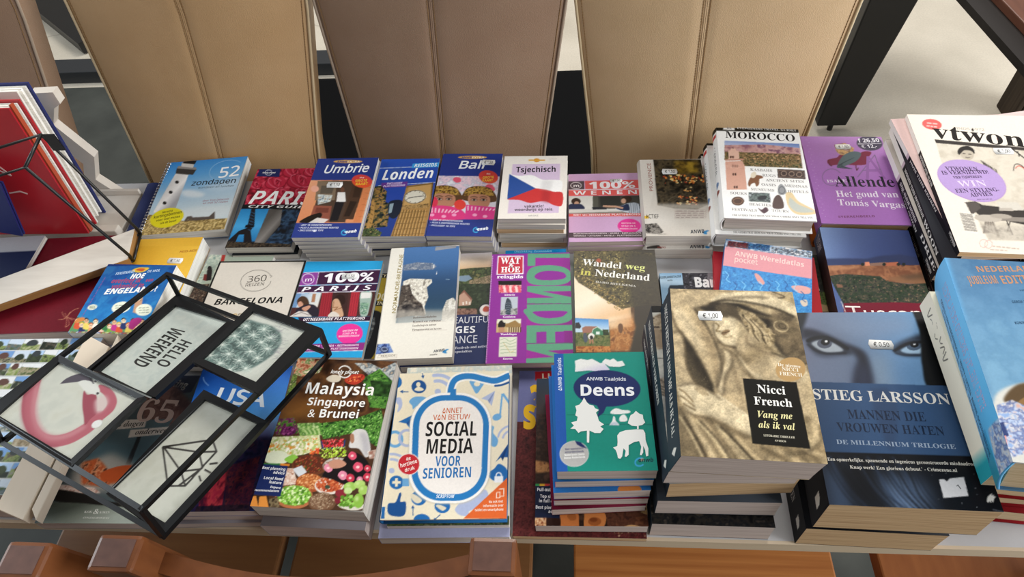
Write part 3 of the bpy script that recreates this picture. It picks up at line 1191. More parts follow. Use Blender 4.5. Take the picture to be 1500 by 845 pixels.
def art_paris(a):
    a.view(*V1)
    a.fill('1a2028')
    a.noise([(900, 170), (1350, 170), (1290, 420), (840, 420)], ['5c0f22', '93182f', 'c8324a', 'e0566c'], 7)
    for x, y, q in ((1175, 195, 75), (1050, 275, 70), (1215, 260, 85), (1290, 200, 50), (1090, 345, 60), (910, 290, 45), (1230, 345, 60)):
        a.ell(x, y, q * 1.1, q * .6, 'c22a45', -8)
        for i, (s, c) in enumerate(((.95, '8a1128'), (.75, 'e0637a'), (.55, 'a01a33'), (.36, 'dd5870'), (.18, '7a0d22'))):
            a.ring(x + 3 * i, y - 2 * i, q * 1.08 * s, q * .58 * s, 6, c, -8 + 30 * i, 20 * i, 20 * i + 280)
    a.poly([(945, 172), (1085, 172), (1075, 232), (920, 228)], '1c2a5e')
    a.text('lonely planet', (958, 206), (1048, 206), 10, 'ffffff', 'BI')
    a.ring(1003, 202, 24, 18, 3, 'ffffff', 0, 20, 340)
    a.text('PARIS', (860, 415), (1300, 423), 88, 'ffffff', 'BI')
    a.poly([(835, 425), (1290, 432), (1280, 455), (820, 450)], '14161a')
    a.text('CITY GUIDE', (860, 440), (1300, 447), 16, 'f4f4f4', 'BI')
    a.grad([(808, 450), (1030, 450), (930, 670), (720, 685)], ['2a86c4', '4aa6de', '1d6aa6'], (900, 450), (800, 690))
    a.noise([(1090, 455), (1290, 455), (1190, 715), (930, 700), (1060, 600)], ['10151c', '1e3046', '3a5878', '182430'], 10)
    a.grad([(1005, 450), (1095, 455), (1080, 560), (960, 700), (900, 690)], ['56524e', '8a8682', '33302e'], (960, 560), (1080, 600))
    # tower
    a.poly([(885, 450), (912, 450), (905, 560), (880, 600), (890, 690), (830, 690), (835, 625), (800, 625), (770, 690), (700, 690), (800, 600), (855, 580)], '1c1a1e')
    for i in range(7): a.line([(880 - i * 3, 470 + i * 20), (908 - i * 2, 482 + i * 20)], 3, '3f7fb0')
    a.poly([(845, 560), (905, 560), (902, 575), (840, 578)], '100f12')
    a.noise([(690, 670), (1150, 690), (1150, 716), (680, 716)], ['0c0c0e', '2c2620', '5d4c38', '141416'], 2)


book('Paris city guide with red roses and a tower on its cover', (-.5063, .5369, .776, .18), (.1108, .1895, .0135), art_paris, '15181c', pages='grey', group=GB, gloss=True)
under((-.5063, .5369, .776, .18), .0135, [('grey paged paperback lying under the Paris city guide', (.1108, .1895), .012, .006, -.004, 0.8, dict(cover='15181c', pages='grey', group=GB))])


def anwb_extra(a):
    a.fill('2b3a80')


def art_umbrie(a):
    a.view(*V2)
    a.fill('2a3a82')
    a.poly([(100, 253), (600, 253), (600, 545), (20, 545)], 'd98f62')
    a.grad([(150, 255), (235, 255), (140, 545), (40, 545)], ['e2a07a', 'cf8258'], (190, 255), (90, 545))
    a.poly([(240, 258), (480, 258), (400, 540), (165, 540)], '4c3a2e')
    a.poly([(215, 258), (345, 262), (330, 390), (195, 390)], '7d6a55')
    a.poly([(240, 290), (330, 292), (310, 345), (230, 345)], '5a5145')
    a.poly([(225, 350), (315, 355), (300, 400), (215, 420)], 'c9d0cc')
    a.noise([(215, 350), (310, 355), (295, 400), (215, 415)], ['8a7a66', 'dfe4df', '6a7a84'], 4)
    a.poly([(190, 425), (310, 430), (290, 540), (150, 540)], '8d4f3e')
    a.poly([(205, 440), (290, 443), (285, 475), (195, 475)], '6f3a2e')
    a.poly([(455, 275), (535, 275), (455, 520), (375, 520)], '4a3426')
    a.poly([(470, 290), (520, 292), (495, 370), (450, 370)], '3a281d')
    a.poly([(435, 395), (480, 400), (430, 500), (390, 500)], '2e2018')
    a.poly([(535, 262), (585, 262), (500, 540), (455, 540)], 'd07f50')
    for i in range(6): a.line([(545 - i * 11, 300 + i * 40), (585 - i * 13, 303 + i * 40)], 2.5, 'b0633c')
    a.ell(382, 318, 14, 17, '6b4634')
    a.poly([(350, 335), (400, 335), (405, 400), (340, 405)], 'e8e4e0')
    a.poly([(335, 400), (395, 402), (350, 530), (295, 530)], '1c191c')
    a.ell(195, 312, 28, 22, 'e3a58e')
    a.blob([(90, 540), (150, 500), (230, 475), (240, 500), (190, 540)], '1d1712')
    a.poly([(210, 508), (290, 520), (255, 545), (150, 545)], 'e7e2dc', .9)
    a.ell(420, 126, 98, 11, 'd9a65c', 0)
    a.text('ANWB', (345, 132), (412, 132), 12, '2a3a82', 'B')
    a.text('EXTRA', (416, 132), (500, 132), 12, 'f6ead0', 'B')
    a.text('Umbrie', (250, 205), (555, 195), 52, 'f3f4f6', 'S', .02, .15)
    a.ell(530, 158, 5, 4, 'f3f4f6')
    a.ell(550, 157, 5, 4, 'f3f4f6')
    a.ell(515, 260, 70, 45, 'd8453f', 8)
    a.poly(a.epts(515, 262, 68, 43, 8, 10, 170), 'e0552f')
    a.text('Met', (500, 240), (530, 240), 10, 'f7d8cf', 'B')
    a.text('GROTE', (470, 265), (550, 262), 17, 'f3c43c', 'B')
    a.text('KAART', (472, 288), (555, 285), 17, 'f3c43c', 'B')
    a.text('• MET 15 HOOGTEPUNTEN', (88, 566), (308, 566), 11, 'd5d9ea', 'BI')
    a.text('• PLUS 5 INSPIRERENDE ROUTES', (82, 584), (355, 584), 11, 'd5d9ea', 'BI')
    a.text('• INCLUSIEF 10 TIPS', (76, 603), (250, 603), 11, 'd5d9ea', 'BI')
    a.ell(192, 598, 12, 8, 'e9ebf3')
    anwb_logo(a, 395, 610, 48)


P_UM = (-.3852, .5289, .805, .02)
book('Umbria guide with a man at a wooden door, top of its stack', P_UM, (.1075, .1866, .0092), art_umbrie, '2a3a82', pages='grey', group=GB,
     sticker=(V2, (275, 285), (385, 285), 38, '€ 1,50'))
ORD = ['second', 'third', 'fourth', 'fifth', 'sixth']
rs = random.Random(3)
under(P_UM, .0092, [('grey edged paperback, %s from the top of the stack under the Umbria guide' % ORD[i], (.1075, .1866), .0088,
                     .002 + .0032 * i, .001 - .0005 * i, rs.uniform(-.6, .6), dict(cover='98949a', spine='dcd8d0', pages='grey', group=GB)) for i in range(5)])


def art_londen(a):
    a.view(*V2)
    a.grad([(600, 90), (1100, 90), (1000, 700), (450, 700)], ['2d55b4', '2a47a0', '22387e'], (800, 100), (750, 640))
    a.line([(640, 172), (1060, 155)], 4, 'c9d4ea')
    a.line([(630, 290), (1020, 268)], 4, 'c9d4ea')
    a.poly([(865, 140), (1050, 132), (1043, 163), (858, 170)], '3fa0de')
    a.text('REISGIDS', (875, 164), (1032, 157), 22, 'eaf4fb', 'BI')
    a.poly([(720, 175), (800, 170), (760, 250), (690, 260)], '4a5a88', .5, 3)
    a.text('Londen', (652, 252), (1003, 236), 66, 'ffffff', 'BI')
    a.poly([(652, 272), (832, 262), (825, 297), (648, 306)], '6a3a8e')
    a.text('INCLUSIEF', (685, 283), (795, 277), 12, 'e5d4f2', 'BI')
    a.text('PLATTEGROND', (662, 301), (812, 292), 12, 'e5d4f2', 'BI')
    # clock tower
    a.poly([(822, 292), (1005, 268), (990, 420), (940, 640), (712, 640), (785, 440)], 'a97f48')
    a.poly([(835, 300), (990, 282), (975, 415), (800, 430)], 'c39a5e')
    a.ell(880, 367, 76, 47, 'ddd6c4', -8)
    a.ring(880, 367, 72, 44, 4, '57432a', -8)
    for k in range(12):
        q = k * PI / 6
        a.line([(880 + 60 * math.cos(q), 367 + 36 * math.sin(q)), (880 + 68 * math.cos(q), 367 + 42 * math.sin(q))], 4, '3a3020')
    a.line([(830, 377), (880, 367), (940, 360)], 4, '2b2622')
    a.noise([(800, 425), (975, 412), (970, 440), (790, 452)], ['4d3a20', 'c9a064', '6b5230'], 2)
    for i in range(9):
        x = 785 + i * 20
        a.line([(x, 455), (x - 60 + i * 2, 640)], 6, '6a4f28')
        a.line([(x + 7, 455), (x - 53 + i * 2, 640)], 3, 'dcb77a')
    for i in range(5): a.line([(775 - i * 14, 475 + i * 38), (965 - i * 6, 465 + i * 38)], 3, '725630')
    a.line([(820, 300), (1000, 275)], 6, '6a5330')
    a.line([(1000, 270), (985, 425)], 6, '5c4526')
    # lamps
    a.noise([(590, 300), (650, 290), (690, 330), (680, 400), (720, 420), (690, 570), (600, 580), (560, 640), (500, 640), (580, 420)], ['0f1420', '2b3a2c', '8a6c3a', 'b98d4a', '1c2440'], 5)
    a.blob([(585, 400), (605, 400), (600, 500), (575, 590), (545, 590), (575, 480)], 'ba8f50')
    for i in range(6): a.line([(585 - i * 3, 420 + i * 30), (600 - i * 4, 432 + i * 30)], 4, '5d4420')
    a.blob([(700, 410), (745, 388), (795, 400), (775, 480), (735, 515), (698, 490)], '1a2232')
    a.poly([(708, 415), (735, 410), (720, 475), (700, 480)], 'a9c0c8', .8)
    a.noise([(520, 585), (600, 575), (655, 610), (640, 640), (505, 640)], ['20301f', '6d7a48', '0f1612', 'b3a468'], 4)


P_LO = (-.2788, .5369, .795, -.56)
book('London guide with a clock tower and street lamps on its cover', P_LO, (.1034, .1829, .0145), art_londen, '2a47a0', pages='grey', group=GB, gloss=True)
under(P_LO, .0145, [('grey edged paperback directly under the London guide', (.1034, .183), .0145, .004, .0, .9, dict(cover='8e8b92', spine='e5e0d6', pages='grey', group=GB)),
                    ('grey edged paperback at the bottom of the stack under the London guide', (.1034, .183), .0135, .010, -.002, 1.6, dict(cover='22304e', spine='e5e0d6', pages='grey', group=GB))])


def art_bali(a):
    a.view(*V2)
    a.fill('2b3a84')
    ph = [(1000, 222), (1500, 228), (1440, 520), (930, 520)]
    a.poly(ph, 'd9d5de')
    a.noise([(1000, 222), (1500, 228), (1470, 330), (980, 330)], ['e8e6ea', 'c2bccb', 'f2d0d8', 'b6b0c6'], 9)
    for x, y in ((1390, 300), (1170, 250), (1400, 312)):
        a.blob([(x - 28, y), (x - 10, y - 18), (x + 22, y - 12), (x + 26, y + 12), (x - 4, y + 20)], 'e05a70')
    for cx, cy in ((1085, 355), (1320, 360)):
        a.blob([(cx - 100, cy - 30), (cx - 60, cy - 60), (cx + 20, cy - 66), (cx + 90, cy - 40), (cx + 110, cy + 40), (cx - 105, cy + 30)], '5d4028')
        a.noise([(cx - 100, cy - 30), (cx - 60, cy - 60), (cx + 20, cy - 66), (cx + 90, cy - 40), (cx + 100, cy), (cx - 100, cy)], ['4a2f1a', '9c7434', 'd0a850', '2f1d10'], 3)
        a.blob([(cx - 70, cy - 2), (cx, cy - 12), (cx + 70, cy + 8), (cx + 62, cy + 70), (cx - 5, cy + 88), (cx - 66, cy + 60)], 'b98266')
        for s in (-34, 30):
            a.blob([(cx + s - 24, cy + 26), (cx + s, cy + 16), (cx + s + 24, cy + 28), (cx + s, cy + 34)], '4a3026', .9, 2)
            a.blob([(cx + s - 18, cy + 27), (cx + s, cy + 21), (cx + s + 18, cy + 29), (cx + s, cy + 33)], 'cdbcb0', 1, 1)
            a.ell(cx + s, cy + 27, 8, 6, '1d1512')
            a.curve([(cx + s - 26, cy + 10), (cx + s, cy + 4), (cx + s + 24, cy + 12)], 3.5, '3a251a', .9, 1)
    a.blob([(960, 520), (985, 440), (1060, 425), (1180, 445), (1230, 490), (1215, 520)], 'dc3d7e')
    a.poly([(1232, 420), (1455, 440), (1430, 520), (1222, 520)], 'd83c86')
    for i in range(8):
        a.line([(1000 + i * 26, 440 + i * 3), (1000 + i * 22, 475)], 10, 'f3b9cf')
        a.line([(1245 + i * 26, 428 + i * 3), (1245 + i * 24, 460)], 8, 'f3c6d8')
    for x, y in ((1000, 490), (1080, 500), (1150, 490), (1290, 490), (1360, 500)): a.ell(x, y, 16, 10, 'f0a0c4')
    a.ell(1190, 420, 40, 34, 'e0453c')
    a.ell(1015, 400, 26, 34, 'd83a52')
    a.ell(1275, 97, 98, 11, 'd9a65c')
    a.text('ANWB', (1200, 103), (1268, 103), 12, '2a3a82', 'B')
    a.text('EXTRA', (1272, 103), (1356, 103), 12, 'f6ead0', 'B')
    a.text('Bali', (1180, 172), (1352, 172), 50, 'f3f4f6', 'S', .02, .15)
    a.ell(1383, 230, 66, 44, 'd8453f', 10)
    a.poly(a.epts(1383, 233, 64, 42, 10, 10, 170), 'e2573a')
    a.text('Met', (1372, 214), (1398, 214), 10, 'f7d8cf', 'B')
    a.text('GROTE', (1345, 243), (1422, 240), 16, 'f7c84a', 'B')
    a.text('KAART', (1343, 262), (1415, 260), 15, 'f7c84a', 'B')
    a.text('• MET 15 HOOGTEPUNTEN', (990, 530), (1208, 540), 11, 'd5d9ea', 'BI')
    a.text('• PLUS 5 INSPIRERENDE ROUTES', (985, 548), (1255, 560), 11, 'd5d9ea', 'BI')
    a.text('• INCLUSIEF 10 TIPS', (980, 566), (1155, 576), 11, 'd5d9ea', 'BI')
    anwb_logo(a, 1300, 592, 48)


P_BA = (-.1726, .5411, .795, -1.74)
book('Bali guide with two women behind pink fans, top of its stack', P_BA, (.104, .1944, .0108), art_bali, '2b3a84', pages='grey', group=GB,
     sticker=(V2, (1338, 130), (1432, 133), 36, '€ 1,50'))
under(P_BA, .0108, [('grey edged paperback, %s from the top of the stack under the Bali guide' % ORD[i], (.104, .1944), .0107,
                     .002 * i + .002, -.002, rs.uniform(-.5, .5), dict(cover='98949a', spine='e2ded6', pages='grey', group=GB)) for i in range(3)])


def art_tsj(a):
    a.view(*V3)
    a.fill('ece4da')
    a.poly([(137, 135), (443, 132), (432, 448), (106, 450)], 'd3bcd4')
    a.ell(292, 110, 20, 12, 'd8922c')
    a.line([(240, 110), (345, 110)], 9, 'dba545')
    a.text('SPREEK', (375, 106), (425, 103), 9, 'cfc6c0', 'S')
    a.text('Tsjechisch', (158, 188), (414, 184), 35, '1d1a20', 'B')
    a.poly(a.spline([(117, 198), (180, 210), (260, 205), (330, 235), (400, 235), (455, 248), (448, 330), (455, 400), (400, 395), (340, 370), (250, 382), (180, 365), (103, 360)], 5), 'f4f1ee')
    a.poly(a.spline([(285, 290), (350, 298), (400, 312), (457, 320), (452, 400), (400, 398), (340, 372), (250, 384), (180, 365), (103, 360), (180, 330)], 5), 'c93535')
    a.poly([(117, 198), (285, 290), (103, 360)], '2c4f96')
    a.poly([(330, 238), (395, 240), (380, 305), (315, 295)], 'd9d6d4', .8, 4)
    a.poly([(330, 300), (380, 312), (370, 385), (320, 372)], 'a52a2e', .6, 4)
    a.text('vakantie?', (210, 415), (338, 413), 17, '3d333c', 'B')
    a.text('woordwijs op reis.', (148, 437), (398, 434), 17, '3d333c', 'B')
    a.text('VAN DALE', (238, 472), (302, 471), 9, '807a78', 'S')


P_TS = (-.0597, .5316, .816, -1.0)
book('cream Czech language guide with a waving flag, top of its stack', P_TS, (.1047, .1451, .0112), art_tsj, 'ece4da', pages='grey', group=GB)
under(P_TS, .0112, [('grey edged booklet, %s from the top of the stack under the Czech guide' % ORD[i], (.1047, .1445), .0104,
                     (-.001, -.003, -.001, -.004, .0)[i], (-.0015, .0, -.001, .001, 0)[i], rs.uniform(-.8, .8),
                     dict(cover='e6ddcf', spine='e9e1d6', pages=('grey', 'tan', 'grey', 'grey', 'tan')[i], group=GB)) for i in range(5)])




def art_wenen(a):
    a.view(*V3)
    a.fill('d3aad0')
    a.poly([(498, 246), (600, 244), (602, 298), (496, 300)], '54454a')
    a.ring(548, 273, 34, 20, 4, 'e8dfe0')
    a.text('m', (530, 282), (567, 281), 20, 'e8dfe0', 'r', .02)
    a.poly([(604, 244), (962, 236), (970, 290), (606, 298)], 'e0605c')
    a.text('100%', (630, 293), (930, 286), 42, 'f6eef0', 'B', .02)
    a.poly([(496, 304), (970, 297), (974, 335), (496, 340)], 'e0605c')
    a.text('W E N E N', (528, 333), (940, 326), 24, 'f6eef0', 'B')
    a.line([(496, 301), (970, 294)], 4, 'f4ecf0')
    ph = [(496, 342), (974, 336), (990, 450), (496, 454)]
    a.poly(ph, '8d8579')
    a.grad([(496, 342), (655, 340), (655, 430), (496, 430)], ['cfcfca', 'e4e2da'], (500, 345), (640, 420))
    a.poly([(655, 340), (974, 336), (985, 430), (655, 420)], '47453f')
    a.poly([(655, 342), (690, 342), (690, 420), (655, 420)], '5a5a50')
    a.poly([(700, 345), (830, 342), (835, 400), (705, 405)], '33332f')
    a.ell(548, 375, 30, 22, '3b2a22')
    a.ell(552, 388, 15, 14, 'c39a80')
    a.blob([(502, 430), (505, 395), (545, 392), (585, 395), (600, 425)], '2c3350')
    a.poly([(500, 425), (850, 420), (880, 438), (500, 450)], 'd9d6d0')
    a.poly([(650, 412), (740, 408), (745, 425), (655, 428)], '2d2f35')
    a.ell(872, 360, 34, 22, '3a2b22')
    a.ell(852, 372, 16, 16, 'c79c82')
    a.blob([(800, 420), (850, 398), (890, 385), (945, 390), (958, 450), (890, 450)], 'c9d2dc')
    for i in range(6): a.line([(885 + i * 13, 385), (890 + i * 13, 450)], 3, '5a6478')
    a.blob([(800, 415), (850, 400), (880, 392), (890, 430), (840, 432)], '25304e')
    a.line([(720, 405), (800, 408), (850, 418)], 12, 'c79c82')
    a.poly([(496, 455), (990, 450), (993, 470), (496, 472)], 'e0605c')
    a.text('MET UITNEEMBARE PLATTEGROND', (530, 468), (960, 464), 11, 'f6e4e6', 'B')
    a.ell(888, 532, 74, 46, 'e63a96')
    for i, t in enumerate(('ONTDEK DE', 'STAD IN 6', 'WANDELINGEN')):
        a.text(t, (840 - (i == 2) * 12, 520 + i * 18), (930 + (i == 2) * 12, 520 + i * 18), 9, 'f8c6df', 'B')
    a.poly([(498, 575), (998, 570), (1000, 606), (498, 608)], '54454a')
    a.text('BEZIENSWAARDIGHEDEN • MUSEA • RESTAURANTS', (530, 588), (968, 584), 9, 'd9c8cc', 'B')
    a.text('WINKELS • UITGAAN • HOTELS • PLATTEGRONDEN', (530, 602), (968, 599), 9, 'd9c8cc', 'B')


P_WE = (.0542, .5207, .78, .28)
book('pink Vienna guide with a white 100% on a red band', P_WE, (.1176, .1546, .0105), art_wenen, 'd3aad0', pages='mauve', group=GB,
     sticker=(V3, (765, 243), (846, 240), 22, '€ 1,50'))
under(P_WE, .0105, [('pink edged booklet directly under the Vienna guide', (.1176, .1546), .0095, -.001, .0, -.5, dict(cover='d3aad0', pages='mauve', group=GB)),
                    ('pink edged booklet at the bottom of the stack under the Vienna guide', (.1176, .1546), .0085, .001, .001, -1.2, dict(cover='b98bb8', pages='mauve', group=GB))])


def art_prov(a):
    a.view(*V3)
    a.fill('d6cfc5')
    a.grad([(1060, 250), (1440, 250), (1440, 600), (990, 600)], ['cfc8be', 'dcd6cd', 'd0c8bd'], (1200, 400), (1200, 600))
    ph = [(1047, 105), (1360, 105), (1398, 395), (1330, 425), (1180, 420), (1075, 400)]
    a.noise(ph, ['15120d', '2c261c', '40382a', '574a34', '1d1914'], 8, 1, 1)
    a.noise([(1180, 115), (1330, 115), (1345, 190), (1190, 200)], ['4a3a14', '8a6c22', 'b7932f'], 7, .8, 5)
    a.poly([(1260, 120), (1300, 120), (1310, 180), (1265, 180)], 'c9a63a', .6, 3)
    a.spots([(1110, 200), (1380, 205), (1385, 260), (1110, 270)], ['f0b45a', 'e2843a', 'fbe3a0', 'a8432a'], 70, .7, 2.0, 1.6)
    a.spots([(1195, 340), (1325, 340), (1325, 400), (1200, 395)], ['e0703c', 'f2b060', 'fbe0a0', '8a3020'], 40, .7, 1.9, 1.6)
    a.spots([(1245, 280), (1300, 280), (1300, 310), (1250, 310)], ['f2b060', 'fbe0a0'], 8, .6, 1.4, 1.6)
    a.curve([(1140, 370), (1180, 345), (1250, 360), (1330, 345), (1390, 370)], 3, '6a6254')
    a.poly([(1060, 390), (1400, 385), (1410, 430), (1060, 430)], 'cfc8bd', .75, 5)
    a.text('PROVENCE', (1046, 308), (1027, 128), 24, '9c6258', 'r')
    a.text('ACTIEF', (998, 485), (1082, 483), 26, '7a7466', 'r')
    a.poly([(988, 468), (1015, 465), (1018, 484), (990, 486)], 'e2b53a')
    a.text('ACTIEF', (998, 485), (1082, 483), 26, '6a6456', 'r')
    a.noise([(985, 520), (1070, 515), (1115, 570), (1085, 585), (985, 578)], ['211f1e', '55504b', 'a39c93', '3a3633'], 4)
    a.text('ANWB GIDS', (1080, 592), (1130, 590), 10, '9b958c', 'S')
    for i in range(4):
        a.line([(1186, 440 + i * 14), (1380, 440 + i * 14), (1386, 428 + i * 14), (1186, 428 + i * 14), (1186, 440 + i * 14)], 1.2, 'a88f8a')
        a.words((1192, 436 + i * 14), (1370, 436 + i * 14), 3.5, '9a8a84', 5)
    a.text('ANWB', (1286, 582), (1378, 578), 22, '1d2a3c', 'BI')
    a.blob([(1365, 572), (1385, 560), (1405, 562), (1388, 572), (1392, 585), (1372, 584)], '2d7fb8')


P_PR = (.1635, .5292, .792, -.46)
book('white Provence guide with glowing lanterns on its cover', P_PR, (.1004, .1748, .0205), art_prov, 'd6cfc5', pages='white', group=GB,
     sticker=(V3, (1100, 183), (1202, 183), 34, '€ 1,50'), round_spine=True)


def art_prov2(a):
    a.fill('d6cfc5')
    a.unit()
    a.poly([(.02, .965), (.2, .94), (.25, .985), (.02, .99)], '3a3633')
    a.text('ANWB', (.66, .985), (.88, .985), .035, '1d2a3c', 'BI')
    a.ell(.92, .968, .035, .014, '2d7fb8')
    a.text('PROVENCE', (.18, .985), (.3, .985), .02, '9c5048', 'B')


book('second white Provence guide lying under the one with lanterns', (.1635 + .0012, .5292 - .0085, .7712, -.8), (.1004, .1748, .0205), art_prov2, 'd6cfc5', pages='white', group=GB, round_spine=True)


def art_morocco(a):
    a.view(*V4)
    a.fill('efedea')
    a.poly([(118, 100), (600, 118), (602, 140), (112, 128)], '17150f')
    a.poly([(162, 98), (226, 100), (228, 124), (160, 122)], 'd8d5d0')
    a.text('DK', (180, 117), (210, 118), 14, '8a8580', 'SB')
    a.text('EYEWITNESS TRAVEL GUIDES', (240, 116), (588, 131), 11, 'c8c5bf', 'SB')
    a.text('MOROCCO', (172, 168), (583, 190), 40, '232226', 'SB', -.012)
    ph = [(168, 186), (605, 205), (625, 348), (285, 335), (262, 300), (168, 300)]
    a.poly(ph, '8c6a58')
    a.grad([(168, 186), (605, 205), (608, 235), (168, 215)], ['6f86b8', 'a7b0cf'], (390, 190), (388, 225))
    a.noise([(170, 212), (400, 208), (610, 230), (612, 270), (280, 262), (170, 250)], ['8c5d68', 'b98a86', 'c9a09a', '7a5064'], 9)
    a.noise([(170, 250), (612, 265), (622, 348), (285, 335), (260, 300), (168, 300)], ['3f3a22', '6d5a38', 'a07f58', '28301c', 'c39b70'], 4)
    a.spots([(280, 260), (610, 268), (615, 310), (285, 300)], ['b98a64', 'd2a880', '5a3f2a'], 60, .8, 2, .7)
    a.spots([(285, 300), (620, 315), (622, 346), (290, 335)], ['23301a', '3a4a26', '556035', '8a7a4a'], 120, .6, 1.6, .7)
    # minaret
    a.poly([(172, 308), (272, 305), (285, 330), (300, 472), (182, 474)], 'd2a08c')
    a.poly([(190, 245), (250, 245), (255, 295), (192, 297)], 'd9b09c')
    a.poly([(205, 232), (232, 232), (238, 247), (200, 247)], 'd9b09c')
    a.line([(218, 222), (218, 234)], 5, '6a4a3c')
    a.line([(172, 300), (280, 296)], 9, 'bd8a76')
    for x, y, n in ((215, 282, 2), (232, 335, 3), (230, 383, 2), (238, 458, 2)):
        for i in range(n): a.ell(x + i * 13 - n * 5, y, 5, 8, '4a2e26')
    a.noise([(180, 320), (272, 318), (280, 350), (182, 352)], ['c79280', 'dcb09c'], 3, .6)
    G = '8f8a87'
    for t, p, q, h in (('KASBAHS', (318, 362), (448, 370), 15), ('RUGS', (390, 396), (468, 400), 15), ('ANCIENT SITES', (410, 424), (636, 434), 15),
                       ('OASIS', (384, 450), (470, 455), 15), ('MEDINAS', (520, 458), (655, 464), 15), ('MUSEUMS', (322, 478), (460, 486), 15), ('HOTELS', (538, 490), (662, 496), 15),
                       ('SOUKS', (200, 500), (298, 505), 15), ('BEACHES', (312, 566), (442, 574), 15), ('FESTIVALS', (208, 596), (358, 604), 15), ('TOURS', (445, 604), (545, 610), 15)):
        a.text(t, p, q, h, G, 'SB', -.015)
    a.text('THE GUIDES THAT SHOW YOU WHAT OTHERS ONLY TELL YOU', (212, 628), (690, 644), 10, '6a6562', 'SB', -.01)
    a.poly([(476, 352), (636, 360), (642, 412), (480, 404)], '3d2e2a')
    for i in range(3): a.ring(515 + i * 45, 378 + i * 3, 16, 13, 4, '9a8272')
    a.line([(484, 360), (630, 367), (634, 404), (488, 397), (484, 360)], 3, '7a6558')
    a.blob([(305, 440), (318, 405), (345, 388), (385, 392), (392, 405), (372, 412), (370, 440), (355, 455), (345, 435), (325, 440), (315, 455)], '7a4f33')
    a.blob([(325, 378), (345, 368), (355, 385), (340, 405), (322, 400)], 'dccfb8')
    a.blob([(482, 455), (500, 440), (520, 460), (530, 490), (505, 505), (482, 495)], '8f9092')
    a.ring(503, 476, 18, 20, 4, '56585c')
    a.noise([(308, 488), (432, 494), (438, 548), (312, 542)], ['3f4a48', '74827e', '2a3032', 'a6aeb0'], 5)
    a.blob([(360, 525), (385, 508), (415, 512), (400, 532)], '20242a')
    a.ell(246, 540, 37, 26, '4d3328')
    a.ring(246, 540, 26, 17, 4, '8d6a52')
    a.blob([(452, 580), (455, 530), (475, 505), (495, 510), (512, 545), (510, 582)], '4f3a36')
    a.blob([(525, 500), (560, 490), (600, 540), (690, 590), (700, 615), (600, 620), (545, 580)], 'd9c296')
    a.blob([(550, 520), (600, 560), (690, 600), (600, 605), (550, 570)], 'a9b8be', .7)
    a.blob([(365, 580), (385, 590), (410, 575), (425, 595), (400, 612), (380, 600)], '4a2f3a')


def spine_morocco(a):
    a.unit()
    a.fill('f1f0ee')
    a.poly([(0, 0), (.05, 0), (.05, 1), (0, 1)], '17150f')
    a.poly([(.07, .1), (.11, .1), (.11, .9), (.07, .9)], 'c23a3a')
    a.text('MOROCCO', (.2, .75), (.5, .75), .5, '5a5a5e', 'SB')
    a.ell(.62, .5, .03, .3, '6a86b0')
    a.ell(.7, .5, .025, .3, '8a4a40')


P_MO = (.294, .5395, .831, -4.41)
KM = dict(cover='eeece8', hard=True, pages='grey', group=GB, spine_art=spine_morocco, gloss=True)
book('Morocco guide with a minaret and desert town on its white cover', P_MO, (.1291, .2071, .0265), art_morocco, **KM)


def art_mor2(a):
    a.fill('eeece8')
    a.unit()
    a.text('THE GUIDES THAT SHOW YOU WHAT OTHERS ONLY TELL YOU', (.2, .985), (.95, .985), .018, '6a6562', 'SB')
    a.poly([(0, 0), (1, 0), (1, .03), (0, .03)], '17150f')


under(P_MO, .0265, [('white hardback travel guide directly under the Morocco guide', (.1291, .2071), .0262, -.0105, -.006, .8, dict(KM, art=art_mor2, pages='white')),
                    ('white hardback travel guide at the bottom of the Morocco stack', (.1291, .2071), .0262, -.0145, -.0005, 1.5, dict(KM, art=art_mor2))])


